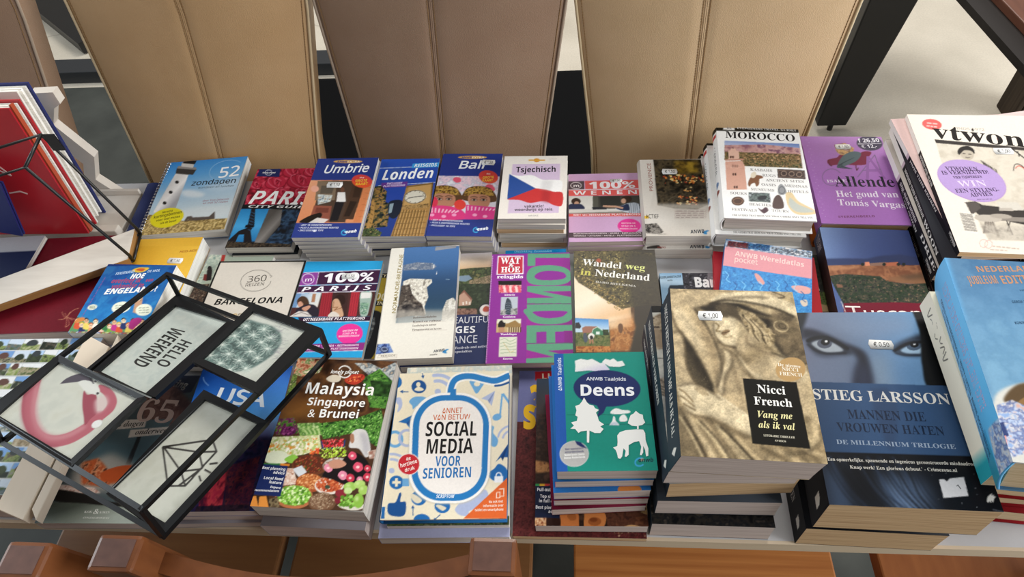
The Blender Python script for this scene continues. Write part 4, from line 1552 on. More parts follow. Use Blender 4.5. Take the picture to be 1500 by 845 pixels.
def art_allende(a):
    a.view(*V4)
    a.fill('ad78bb')
    a.grad([(600, 150), (1300, 150), (1400, 700), (650, 700)], ['b483c0', 'a76fb8', 'a56db8'], (900, 160), (950, 680))
    a.ell(1020, 202, 76, 43, '4c4658', 4)
    a.text('f 26,50', (958, 196), (1082, 193), 22, 'e9e6ee', 'B')
    a.line([(952, 206), (1090, 202)], 3, 'e9e6ee')
    a.text('€ 12,-', (978, 230), (1068, 226), 20, 'e9e6ee', 'B')
    a.ring(800, 400, 55, 48, 4, '7d6489', 0, 60, 330)
    a.line([(950, 400), (1050, 270), (1100, 400)], 5, '7d6489')
    a.line([(985, 360), (1085, 355)], 4, '7d6489')
    a.text('A', (1000, 410), (1120, 410), 130, '9765a6', 'S')
    a.blob([(775, 300), (830, 285), (850, 270), (930, 275), (985, 250), (1030, 255), (1010, 290), (1000, 325), (930, 330), (860, 325), (790, 330)], '7d2740')
    a.noise([(815, 210), (875, 200), (930, 230), (920, 275), (850, 270), (825, 250)], ['b98a5a', 'd9b27a', '7a5a3a', 'c7a0a0'], 4)
    a.blob([(860, 280), (920, 250), (970, 260), (950, 300), (890, 330), (830, 345)], '5a6a6e')
    for i in range(8): a.curve([(930, 285), (880 - i * 7, 310 + i * 4), (835 + i * 12, 330 + i * 3)], 3, '39454c')
    a.curve([(780, 300), (785, 325), (800, 335)], 6, '5a1f2e')
    a.curve([(940, 330), (945, 360), (955, 345)], 5, '5a1f2e')
    a.text('Allende', (820, 455), (1175, 458), 62, '231d2a', 'SB', -.015)
    a.text('ISABEL', (772, 432), (915, 428), 17, 'e4d6ea', 'SB')
    a.text('Het goud van', (828, 515), (1195, 520), 36, 'e9dcee', 'SB', -.012)
    a.text('Tomás Vargas', (838, 565), (1235, 582), 36, 'e9dcee', 'SB', -.012)
    a.text('STERRENBEELD', (838, 640), (1055, 636), 12, '7a3f6a', 'B')
    for i in range(26): a.ell(650 + i * 4 + (i % 2) * 12, 180 + i * 18, 3, 2, 'c39fcc')


P_AL = (.4395, .5534, .801, -2.94)
book('purple hardback with a small red and green figure, right of the Morocco guide', P_AL, (.1282, .2013, .0255), art_allende, 'a871b8', hard=True, pages='cream', group=GB,
     sticker=(V4, (818, 222), (912, 222), 28, '€ 1,50'))
under(P_AL, .0255, [('orange covered hardback under the purple one', (.127, .2013), .0245, -.001, -.002, -.3, dict(cover='c4682c', hard=True, pages='cream', group=GB))])


# ------------------------------------------------------------------ middle row
W1, W2, W3, W4, W5, W6, W7, W8 = ((420, 370, 4.97), (540, 350, 4.226), (700, 350, 4.225), (820, 350, 4.694), (1190, 350, 7.042),
                                  (1350, 360, 2.487), (740, 530, 3.13), (100, 530, 3.13))
V6, V6B, V9 = (120, 340, 3.841), (0, 380, 5.635), (940, 340, 3.84)
GM = 'books in the middle row'


def art_yellow(a):
    a.view(*V6)
    a.fill('e3b13c')
    a.grad([(200, 80), (700, 80), (700, 500), (200, 500)], ['d9a42f', 'ecbd47'], (280, 100), (660, 120))
    a.text('HUIS-REIS', (548, 116), (645, 108), 11, 'b06a2a', 'BI')


book('yellow paperback mostly hidden under the blue cartoon book', (-.656, .378, .779, 2.0), (.1085, .168, .0275), art_yellow, 'e3b13c', spine='d9a632', pages='bright', group=GM,
     sticker=(V6, (482, 160), (568, 162), 30, '€ 1,50'))


def art_barn(a):
    a.view(*V6)
    a.fill('b9c4b2')
    a.noise([(600, 100), (820, 105), (760, 260), (640, 300)], ['c3cfc0', '9fb3a8', 'd9dccb', '8aa39a'], 6)
    a.noise([(600, 300), (720, 290), (690, 400), (560, 420)], ['3d2f28', '6b5446', '2a2320', '8a7866'], 4)
    a.spots([(600, 310), (710, 300), (690, 400), (580, 410)], ['2a211d', '7d6a5a', 'a59382'], 50, .5, 1.2)
    a.poly([(705, 215), (735, 210), (728, 270), (700, 275)], '2a2426')
    a.ell(720, 205, 12, 14, '2a2426')
    a.poly([(690, 235), (705, 240), (700, 275), (682, 270)], '7a3230')
    a.poly([(795, 105), (815, 106), (800, 165), (780, 165)], 'b33a34')
    a.poly([(672, 120), (690, 115), (680, 160), (665, 160)], '2a2c28')


book('narrow strip of a pale green picture book between the yellow and the white Barcelona book', (-.5425, .3673, .7585, -2.5), (.111, .1473, .008), art_barn, 'b9c4b2', pages='white', group=GM)


def art_barcelona(a):
    a.fill('1a1817')
    a.unit()
    a.poly([(.026, .018), (.974, .018), (.974, .982), (.026, .982)], 'd6cec2')
    a.view(220, 380, 5.282)
    a.ring(818, 165, 120, 80, 3, '5c564f', -12, 20, 350)
    a.line([(925, 125), (940, 130), (930, 142)], 3, '5c564f')
    a.text('360', (748, 178), (895, 166), 46, '4d4741', 'S', -.012)
    a.text('REIZEN', (735, 210), (878, 200), 23, '4d4741', 'S', -.008)
    a.text('BARCELONA', (490, 352), (1018, 335), 45, '191716', 'BI')
    for i in range(9):
        x = 560 + i * 40
        c = ('a8703a', '8a5a2a', 'c7a05a', '7a6a4a', 'b98a4a', '5a6a72')[i % 6]
        a.line([(x, 446 - i), (x + 26, 444 - i), (x + 30, 424 - i), (x + 5, 425 - i), (x, 446 - i)], 6, c)
        a.ell(x + 15, 434 - i, 5, 5, 'ece4d6')


book('white Barcelona guide with a black border and a drawn circle', (-.4913, .3177, .772, .23), (.1435, .198, .0128), art_barcelona, '1a1817', pages='white', group=GM)


def art_yelblk(a):
    a.view(*W1)
    a.fill('a08a2c')
    a.poly([(680, 150), (800, 150), (800, 185), (680, 185)], '17161a')
    a.text('CITY', (650, 180), (722, 180), 22, 'd8cda8', 'B')
    a.text('100', (600, 340), (720, 345), 48, 'cfc6a8', 'BI')
    a.poly([(560, 350), (740, 355), (730, 390), (560, 385)], '1b1a1c')
    a.text('IN', (655, 378), (700, 380), 22, 'd8cda8', 'B')
    a.blob([(560, 430), (640, 420), (690, 460), (670, 640), (620, 760), (560, 770)], '15161a')
    a.noise([(590, 480), (640, 470), (640, 520), (600, 640), (570, 700)], ['3f4650', '8a8d8a', '23262c', '6a6c68'], 4)


book('yellow and black city guide half hidden between the Paris and Normandy guides', (-.319, .3177, .762, 1.51), (.082, .158, .0115), art_yelblk, 'a08a2c', pages='grey', group=GM)


def art_parijs(a):
    a.view(*W1)
    a.fill('2aa0d8')
    a.poly([(110, 150), (235, 143), (215, 235), (88, 240)], '8d4397')
    a.ring(157, 193, 43, 38, 5, 'e9dbee', -5)
    a.text('m', (132, 211), (182, 207), 30, 'e9dbee', 'r', .02)
    a.poly([(238, 143), (680, 128), (662, 222), (218, 234)], '3f1d3c')
    a.line([(128, 147), (685, 125)], 4, 'e8e4ee')
    a.line([(236, 143), (216, 236)], 4, 'e8e4ee')
    a.text('100%', (262, 218), (630, 205), 62, 'f6f2f6', 'BI', .02)
    a.poly([(85, 246), (660, 228), (650, 278), (70, 292)], '3f1d3c')
    a.line([(85, 242), (662, 225)], 4, 'e8e4ee')
    a.text('P A R I J S', (105, 283), (615, 270), 32, 'f6f2f6', 'BI')
    a.line([(70, 294), (650, 281)], 5, 'e8e4ee')
    ph = [(68, 297), (648, 284), (620, 462), (18, 470)]
    a.poly(ph, '4a2a28')
    a.grad([(70, 297), (255, 293), (225, 400), (40, 400)], ['8aa6c8', 'c9d4dc', 'e2dcd2'], (80, 300), (240, 380))
    a.poly([(70, 300), (110, 298), (70, 400), (40, 400)], '5f86b4', .8)
    a.poly([(190, 300), (215, 299), (205, 360), (180, 360)], 'a8785a')
    a.blob([(78, 350), (110, 318), (150, 330), (165, 380), (130, 395), (90, 390)], '4a3325')
    a.blob([(85, 365), (105, 355), (122, 375), (110, 395), (88, 392)], 'c9937a')
    a.blob([(70, 420), (110, 390), (170, 375), (220, 395), (238, 462), (90, 462)], '2b2430')
    a.blob([(112, 405), (160, 385), (175, 395), (140, 425)], 'c9937a')
    a.poly([(22, 465), (90, 425), (150, 430), (185, 465)], 'd6cfc9')
    a.line([(50, 455), (110, 435), (165, 455)], 4, '6a605c')
    a.poly([(260, 293), (335, 290), (310, 464), (232, 466)], '9e2b36')
    for i in range(4): a.line([(275 + i * 17, 293), (248 + i * 17, 464)], 4, '7a1a26')
    a.poly([(335, 290), (450, 288), (430, 464), (312, 464)], '3d2624')
    a.blob([(350, 330), (385, 305), (420, 320), (420, 370), (370, 380)], '2e1c18')
    a.blob([(340, 345), (375, 340), (400, 400), (410, 462), (345, 462), (330, 400)], 'c9a080')
    a.line([(345, 350), (335, 400), (372, 396), (345, 420), (400, 400)], 4, '8a5a3a')
    a.blob([(300, 466), (330, 430), (370, 440), (380, 466)], 'd9cfc4')
    a.poly([(470, 287), (530, 286), (505, 462), (445, 464)], 'b3303c')
    for i in range(3): a.line([(485 + i * 17, 288), (458 + i * 17, 462)], 4, '84202c')
    a.blob([(540, 290), (615, 290), (605, 380), (580, 460), (535, 455), (530, 370)], '9fb4a8')
    a.noise([(535, 365), (600, 365), (575, 450), (535, 450)], ['5f8a72', 'a9c4a8', '3f6a5a', 'd9e0d0'], 3)
    a.poly([(540, 290), (615, 290), (608, 330), (536, 335)], 'e4e2dc')
    a.poly([(85, 472), (615, 463), (610, 495), (95, 505)], '33182f')
    a.text('UITNEEMBARE PLATTEGROND', (118, 497), (568, 487), 20, 'f0e8ee', 'BI')
    a.line([(60, 510), (608, 498)], 4, 'dfe8f0')
    a.ell(457, 590, 95, 73, 'e83796', -10)
    for i, t in enumerate(('ONTDEK DE', 'STAD IN 6', 'WANDELINGEN')):
        w = (56, 52, 76)[i]
        a.text(t, (462 - i * 5 - w, 577 + i * 20), (462 - i * 5 + w, 570 + i * 20), 13, 'f9cfe4', 'BI')
    a.poly([(60, 668), (575, 652), (560, 710), (40, 720)], '8d2f7e')
    a.text('SIGHTSEEING • MUSEA • RESTAURANTS', (90, 690), (525, 680), 14, 'f0d6ea', 'BI')
    a.text('WINKELS • HOTELS • PLATTEGRONDEN', (85, 712), (520, 702), 14, 'f0d6ea', 'BI')
    a.line([(50, 722), (565, 710)], 4, 'dfe8f0')


book('bright blue Paris guide with a white 100% on a dark purple band', (-.3569, .3248, .772, .12), (.1238, .1795, .0093), art_parijs, '2aa0d8', pages='white', group=GM,
     sticker=(W1, (400, 172), (515, 172), 40, '€ 1,50'))


def art_norm(a):
    a.view(*W2)
    a.fill('e9e4d8')
    ph = [(223, 48), (560, 45), (548, 380), (530, 500), (170, 520), (205, 250)]
    a.grad(ph, ['4f78ad', '426a9c', '2c4a6e', '2a4660', '35546a'], (400, 50), (360, 500))
    a.poly([(412, 52), (540, 42), (540, 56), (410, 74)], 'b9a898', .7)
    a.noise([(215, 162), (300, 145), (395, 150), (420, 170), (400, 190), (215, 195)], ['6a7486', 'a3a4a8', '55627a', 'c3c0bc'], 4, .85, 1)
    a.noise([(215, 262), (260, 245), (390, 250), (392, 270), (360, 300), (368, 360), (345, 420), (355, 465), (290, 480), (240, 430), (210, 320)], ['8a8278', 'd9d4c6', 'efeadd', 'b3aa9c', 'f3efe4'], 4, 1, 0, 4, (1, 2))
    a.noise([(205, 290), (255, 280), (270, 340), (300, 380), (330, 400), (350, 470), (200, 480), (185, 400)], ['2a2422', '5d524a', '3f3833', '857a6e'], 5)
    a.noise([(180, 420), (230, 380), (330, 420), (350, 480), (280, 470), (170, 490)], ['1d1b1f', '4a4440', '7d746a'], 5)
    a.noise([(455, 440), (480, 380), (520, 362), (545, 390), (535, 510), (450, 500)], ['c9c4ba', 'efece4', 'a9a498', 'dedad0'], 4)
    a.grad([(165, 440), (540, 440), (540, 530), (165, 530)], ['b5afa4', 'e9e4d8'], (300, 470), (300, 525), .75, 6)
    a.line([(400, 160), (402, 180)], 4, 'f0eee8')
    a.poly([(398, 180), (408, 150), (405, 180)], 'f0eee8')
    a.poly([(416, 220), (424, 195), (422, 220)], 'e6e6e4')
    a.line([(475, 250), (500, 252)], 4, '7f98ae')
    a.text('NORMANDIË-BRETAGNE', (167, 458), (215, 95), 24, '9a8a50', 'r', .01)
    for i, t in enumerate(('Bezienswaardigheden', 'Kunst en cultuur', 'Landschap en natuur', 'Fietsgemeenten en havens')):
        a.text(t, (275 - i * 2, 493 + i * 25), (420 + (i % 2) * 30, 484 + i * 25), 12, '6a5c54', 'SB', -.01)
    a.line([(275, 520), (480, 508)], 1.2, 'b9aaa0')
    a.line([(270, 570), (485, 562)], 1.2, 'b9aaa0')
    a.noise([(55, 650), (130, 645), (155, 700), (45, 712)], ['23306a', '5a78b8', '8aa4d4', '1a2244'], 4)
    a.blob([(75, 690), (85, 665), (115, 668), (125, 690), (100, 705)], '39415e')
    a.ring(100, 680, 18, 12, 4, 'a9b9da')
    a.line([(65, 715), (175, 712), (173, 732), (58, 735), (65, 715)], 1.5, 'a89a8a')
    a.text('REISGIDS', (75, 730), (165, 727), 11, '8a7c6c', 'S', .01)
    a.text('ANWB', (400, 704), (470, 694), 16, '1d2a3c', 'BI')
    a.blob([(455, 695), (480, 680), (495, 682), (478, 692), (482, 705), (462, 704)], '2d7fb8')
    a.text('media', (378, 722), (425, 718), 9, '4a4640', 'BI')


book('cream Normandy and Brittany guide with white cliffs and a blue sea', (-.2231, .3311, .782, 2.93), (.1072, .2071, .0166), art_norm, 'e9e4d8', pages='grey', group=GM, round_spine=True)


def art_villages(a):
    a.view(*W2)
    a.fill('232c52')
    a.grad([(380, 80), (780, 80), (780, 200), (380, 200)], ['cfc6c8', 'e2cdb4', 'd9b48a'], (650, 90), (650, 190))
    a.noise([(550, 190), (640, 180), (780, 172), (780, 330), (550, 330)], ['3f4a30', '5a6a3c', '2c3624', '7d7a4a'], 6)
    a.poly([(550, 230), (620, 225), (640, 245), (600, 265), (550, 260)], '7d94a8')
    a.noise([(620, 260), (780, 215), (780, 280), (620, 290)], ['8a7a60', 'b39a78', '5d5a40', 'c9a888'], 3)
    a.noise([(550, 280), (780, 275), (780, 470), (550, 470)], ['1c2618', '33422a', '26301e', '46543a'], 5)
    a.poly([(560, 350), (590, 315), (640, 370), (630, 410), (555, 415)], 'c09a84')
    a.poly([(560, 350), (590, 315), (640, 370), (632, 378), (590, 330)], '8a5a4a')
    for x, y in ((580, 390), (600, 385), (620, 388)): a.poly([(x, y), (x + 9, y), (x + 9, y + 18), (x, y + 18)], 'efe6da')
    a.noise([(545, 430), (670, 430), (670, 470), (545, 470)], ['6a4a40', 'a07a68', '4a332c'], 4)
    a.poly([(500, 470), (780, 462), (780, 760), (480, 765)], '242f58')
    a.ell(725, 440, 48, 42, '1b1b22', 0)
    a.ell(725, 440, 40, 35, 'e9e2da')
    a.blob([(705, 435), (722, 415), (745, 425), (740, 448), (712, 450)], 'b9503a')
    a.text('MOST BEAUTIFUL', (330, 530), (770, 514), 38, 'dfe0e8', 'S', -.012)
    a.text('VILLAGES', (330, 588), (658, 580), 40, 'f0f0f4', 'B')
    a.text('OF FRANCE', (355, 655), (672, 640), 44, 'dfe0e8', 'S', -.012)
    a.text('Festivals and activities', (535, 682), (765, 668), 15, 'd6d8e2', 'SB')
    a.text('specialties', (535, 705), (638, 700), 15, 'd6d8e2', 'SB')


book('dark blue French villages guide partly covered by the purple London guide', (-.1824, .3306, .765, 3.0), (.126, .2062, .0145), art_villages, '232c52', pages='grey', group=GM, gloss=True)


def art_ontdek(a):
    a.view(*W3)
    a.fill('1787c4')
    a.text('Ontdekking Zeemanden', (226, 84), (458, 80), 15, '8fd4ee', 'SBI')


book('bright blue book whose top edge peeks out behind the purple London guide', (-.0535, .3412, .7645, 1.72), (.095, .201, .014), art_ontdek, '1787c4', pages='grey', group=GM)


def art_wh(a):
    a.view(*W3)
    a.fill('8c3092')
    g = '5f9c7c'
    a.grad([(302, 92), (700, 90), (700, 780), (300, 780)], ['9a2f94', '94308f', '7b2a78'], (310, 400), (620, 420))
    # big stacked letters reading LONDEN sideways
    a.rect(308, 92, 572, 118, g)
    a.rect(308, 92, 355, 168, g)
    P = lambda x, y: (x, y)
    # O
    a.blob([(302, 235), (330, 180), (435, 163), (540, 180), (582, 230), (545, 275), (440, 288), (330, 278)], g)
    a.blob([(350, 233), (380, 207), (440, 198), (520, 206), (545, 232), (515, 250), (440, 256), (375, 252)], '8c3092')
    # N
    a.poly([(305, 292), (580, 290), (580, 322), (400, 325), (585, 362), (588, 398), (305, 398), (304, 366), (470, 362), (305, 326)], g)
    # D
    a.poly([(304, 405), (590, 402), (592, 440), (304, 442)], g)
    a.blob([(304, 430), (592, 425), (588, 480), (545, 515), (440, 528), (345, 515), (306, 480)], g)
    a.blob([(352, 448), (540, 446), (535, 470), (510, 482), (440, 490), (385, 482), (356, 468)], '8c3092')
    # E
    a.poly([(303, 535), (592, 530), (594, 566), (530, 567), (531, 572), (480, 572), (478, 608), (530, 607), (534, 640), (594, 640), (300, 642)], g)
    a.poly([(362, 574), (423, 572), (424, 642), (362, 642)], '8c3092')
    a.poly([(477, 572), (531, 571), (534, 641), (478, 642)], '8c3092')
    # N
    a.poly([(302, 648), (596, 644), (598, 680), (430, 690), (600, 735), (602, 770), (300, 772), (300, 738), (470, 728), (302, 684)], g)
    for y in (401, 643): a.line([(304, y), (598, y - 2)], 2, '3f6a54')
    # label
    a.poly([(125, 106), (284, 105), (283, 218), (117, 223)], 'f0e6ee')
    a.poly([(131, 112), (278, 111), (277, 212), (124, 217)], 'c23246')
    a.text('WAT', (140, 153), (262, 152), 38, 'f6eef0', 'SB', .015)
    a.text('&', (190, 176), (222, 176), 28, 'f6eef0', 'SB', .02)
    a.text('HOE', (142, 207), (262, 205), 34, 'f6eef0', 'SB', .015)
    a.text('reisgids', (118, 243), (280, 242), 20, 'f3e6f2', 'SB', .02)
    a.poly([(128, 260), (270, 258), (269, 332), (132, 334)], '1e1718')
    a.noise([(130, 285), (270, 285), (269, 332), (132, 334)], ['c8384a', 'e8707a', 'f0c8c4', 'b02a3c'], 3)
    for i in range(7): a.poly([(140 + i * 18, 300), (150 + i * 18, 285), (160 + i * 18, 330), (146 + i * 18, 330)], ('e05a68', 'f3d0cc')[i % 2])
    a.poly([(146, 360), (248, 358), (245, 468), (141, 470)], 'b9c0c9')
    a.blob([(172, 462), (168, 420), (178, 375), (188, 366), (205, 385), (212, 430), (206, 464)], '3d4650')
    for i in range(5): a.curve([(172, 400 + i * 14), (190, 395 + i * 14), (208, 402 + i * 14)], 2, '8a97a2')
    a.noise([(141, 440), (175, 435), (172, 468), (141, 470)], ['8a8c8c', 'c9c6bf', '5d6062'], 3)
    a.noise([(205, 430), (247, 425), (245, 468), (205, 466)], ['8a8c8c', 'c9c6bf', '5d6062'], 3)
    a.poly([(120, 496), (268, 494), (266, 576), (115, 578)], 'c3a878')
    a.poly([(120, 496), (268, 494), (267, 520), (119, 522)], 'e2dcc8')
    a.poly([(170, 530), (232, 502), (266, 530), (266, 545), (172, 545)], '9a7a4a')
    for i in range(6): a.rect(184 + i * 14, 545, 190 + i * 14, 576, 'e0caa0')
    for i in range(6): a.rect(190 + i * 14, 545, 198 + i * 14, 576, '5d452a')
    a.blob([(128, 545), (132, 515), (150, 502), (160, 515), (172, 520), (165, 545)], '26201f')
    a.rect(130, 545, 165, 578, 'b98a6a')
    a.poly([(136, 606), (243, 604), (240, 726), (130, 728)], 'dcdcc8')
    for i in range(5): a.curve([(140, 625 + i * 20), (170, 615 + i * 22), (200, 632 + i * 17), (238, 615 + i * 22)], 2.5, '8aa07a')
    a.line([(160, 640), (200, 700), (225, 690)], 3, 'c9b070')
    for (x0, y, x1, t) in ((162, 351, 230, 'Attractie'), (155, 487, 233, 'Genieten'), (140, 595, 240, 'Wandelingen'), (155, 746, 215, 'Kaarten')):
        a.text(t, (x0, y), (x1, y - 1), 11, 'f0dcee', 'SB', .02)
    for i in range(60): a.ell(92 - i * .68 + (i % 2) * 1, 110 + i * 11, 4, 4, 'c9b0c9')


book('purple London guide with large green sideways letters', (-.0605, .3231, .778, 1.43), (.1195, .1983, .0125), art_wh, '8c3092', pages='mauve', group=GM)


def art_wandel(a):
    a.view(*W4)
    a.fill('3b352b')
    a.grad([(75, 230), (500, 400), (500, 600), (100, 600)], ['efd9bd', 'f4e4cd', 'e3b98a'], (120, 300), (330, 560))
    a.noise([(70, 55), (660, 100), (720, 440), (480, 470), (430, 480), (330, 430), (230, 360), (130, 300), (90, 240), (75, 230)], ['2c271d', '4d452c', '6a5f38', '37301f', '8a7a48'], 4, .97, 1)
    a.spots([(70, 60), (400, 90), (500, 300), (470, 470), (330, 430), (230, 350), (90, 240)], ['9a8a4c', '6d6234', 'b9a564', '2a2519', 'c9b87c'], 330, .5, 1.2, .8)
    a.spots([(80, 220), (140, 300), (260, 390), (420, 500), (460, 460), (300, 330), (120, 220)], ['8a7038', 'a8894c', '5d4d28', 'd0b078'], 160, .5, 1.3, .8)
    a.grad([(470, 90), (660, 100), (730, 560), (500, 560)], ['39342b', '403a30', '3a332a'], (500, 100), (680, 500), .8, 8)
    a.poly([(488, 470), (512, 470), (512, 580), (490, 585)], '5a432e')
    a.noise([(340, 560), (500, 540), (520, 600), (480, 770), (340, 770)], ['b3743c', '9a6234', 'c98f54', '7a4a28'], 6, .95, 3)
    a.grad([(330, 540), (500, 510), (495, 600), (340, 620)], ['f2dcbc', 'd9a878'], (360, 540), (460, 600), .8, 5)
    a.blob([(400, 600), (412, 580), (428, 585), (435, 610), (425, 645), (408, 640)], '6a4a33')
    a.ell(447, 645, 5, 9, '7a5a40')
    a.noise([(110, 735), (350, 720), (350, 775), (108, 775)], ['8a4a20', 'b8743a', 'c98a4a', '6a3818'], 4)
    a.grad([(105, 542), (335, 552), (345, 700), (110, 690)], ['4a88c4', '8ab4dc', 'b9d0e0'], (220, 545), (215, 620))
    a.noise([(108, 640), (345, 640), (348, 735), (110, 735)], ['3a4a26', '5d6a38', '7d7a4a', '2a361c'], 3)
    a.poly([(110, 575), (135, 572), (150, 600), (140, 615), (108, 612)], '2c2a2c')
    a.poly([(155, 610), (180, 598), (260, 600), (285, 640), (160, 645)], '9a6a58')
    a.poly([(215, 655), (228, 620), (260, 600), (300, 630), (300, 660)], '3f7a58')
    a.line([(222, 650), (230, 620), (260, 602), (302, 634)], 4, 'd6e4d6')
    a.poly([(250, 635), (275, 635), (275, 655), (250, 655)], 'dfe8e0')
    a.noise([(295, 620), (335, 620), (340, 660), (300, 660)], ['1f2a1a', '3a4a28'], 3)
    a.blob([(195, 665), (215, 645), (240, 660), (225, 690), (205, 685)], 'e6e0d8')
    a.blob([(208, 670), (222, 662), (232, 680), (215, 690)], '1c1a1a')
    a.poly([(205, 690), (218, 690), (215, 718), (203, 718)], 'a8785a')
    a.poly([(220, 690), (232, 690), (235, 716), (224, 718)], 'a8785a')
    a.blob([(165, 650), (182, 648), (195, 690), (180, 710), (165, 690)], '4a5260')
    a.text('Wandel', (153, 178), (422, 205), 44, 'f0ece4', 'SB', -.02)
    a.text('weg', (450, 205), (585, 218), 42, 'd9dc8a', 'SB', -.02)
    a.text('in', (140, 245), (212, 252), 44, 'c9c05a', 'SB', -.02)
    a.text('Nederland', (240, 252), (617, 288), 46, 'f0ece4', 'SB', -.02)
    a.text('HARO HIELKEMA', (245, 300), (523, 330), 13, 'cfcabf', 'SB')
    a.blob([(250, 150), (265, 135), (285, 145), (275, 165)], 'b9583a', .8)


book('hiking guide with a tree lined path and a small green house picture', (.065, .3322, .78, .68), (.1222, .1864, .0285), art_wandel, '3b352b', spine='5fb87c', pages='grey', group=GM, gloss=True)


def art_ba(a):
    a.view(*V9)
    a.fill('26262a')
    a.noise([(225, 225), (440, 215), (440, 330), (235, 330)], ['17171a', '45434a', '2a282e', '8a8890'], 4)
    a.grad([(85, 232), (226, 228), (238, 320), (100, 420)], ['8fb8d8', 'b5cfe2', '7a9ab4'], (150, 235), (150, 320))
    a.poly([(150, 320), (160, 300), (238, 298), (240, 340), (150, 340)], '26303c')
    a.text('NEDERLANDSTALIGE', (96, 262), (222, 254), 12, '26333f', 'B')
    a.text('EDITIE', (146, 276), (174, 274), 7, '26333f', 'B')
    a.text('Barcelona', (302, 308), (640, 310), 52, 'f3f2f0', 'B', .03)
    a.poly([(370, 225), (400, 222), (405, 300), (365, 300)], 'a8a6aa', .6)


book('dark Barcelona guide with a pale blue panel, behind the statue thriller', (.1728, .3165, .768, -.26), (.0859, .145, .0175), art_ba, '26262a', pages='grey', group=GM)


def art_ndi(a):
    a.view(*V9)
    a.fill('2a2a24')
    a.noise([(950, 130), (1150, 130), (1150, 420), (950, 420)], ['1c1c18', '34342c', '22241c'], 8)
    a.noise([(950, 340), (1110, 330), (1100, 420), (950, 400)], ['2f3d1c', '4a5a2c', '5f6a38', '26321a'], 3)
    a.poly([(950, 390), (1060, 415), (1110, 440), (1110, 480), (950, 480)], '9c8460')
    a.text('Landi', (880, 332), (1002, 328), 26, 'e6e0cf', 'B')


book('dark green book, mostly hidden between the world atlas and the Tuscany book', (.322, .3725, .765, .1), (.094, .1055, .0145), art_ndi, '2a2a24', pages='grey', group=GM)


def art_red(a):
    a.fill('b3202c')


book('red book peeking out under the pocket world atlas', (.2745, .334, .7805, -5.9), (.1433, .16, .012), art_red, 'b3202c', pages='white', group=GM)


def art_atlas(a):
    a.view(*V9)
    a.fill('2f7fc0')
    a.noise([(470, 40), (960, 105), (955, 150), (465, 90)], ['8fb0d0', 'd9dce2', '4a6a90', 'b9c6d4', 'efe9e4'], 8)
    a.noise([(490, 50), (610, 65), (605, 95), (480, 82)], ['5a2a34', '8a3a3c', '2a2a34', 'a9686a'], 3)
    a.noise([(600, 65), (720, 75), (720, 108), (600, 96)], ['2a5a94', '1d3a64', '5a9acc', '16243c'], 3)
    a.noise([(730, 85), (950, 115), (950, 145), (730, 115)], ['c9d4de', '8a9aa8', '3a3f4c', 'e8e6e6'], 3)
    a.poly([(478, 82), (955, 152), (955, 262), (440, 185), (455, 110)], 'd9929a')
    a.text('ANWB Wereldatlas', (524, 132), (912, 196), 26, 'ecc9c4', 'B')
    a.text('pocket', (522, 165), (652, 184), 28, 'ecc9c4', 'S', .012)
    a.noise([(440, 185), (955, 262), (955, 460), (420, 400)], ['1d62a8', '2f86cc', '4aa6e0', '2472b8', '68bce8'], 7)
    a.noise([(440, 185), (955, 262), (955, 460), (420, 400)], ['1d4f94', '3f9ad8', '2068b0', '5ab0e4'], 2.2, .55)
    a.blob([(635, 235), (660, 240), (690, 280), (682, 295), (655, 280)], 'd99a94')
    a.blob([(840, 305), (890, 300), (945, 315), (940, 345), (880, 340)], 'd9a09c')
    a.blob([(890, 385), (925, 380), (930, 410), (905, 415)], 'cfc0b0')
    for i in range(10):
        x, y = 470 + i * 47, 220 + (i * 53) % 60 + i * 6
        a.curve([(x, y), (x + 20, y + 22), (x + 8, y + 45), (x + 30, y + 62)], 4, ('8ad0f0', '174a8c')[i % 2], .8)


book('blue and pink pocket world atlas lying at a slant behind the thrillers', (.2715, .347, .7995, -12.5), (.1208, .140, .018), art_atlas, '2f7fc0', pages='white', group=GM, gloss=True)


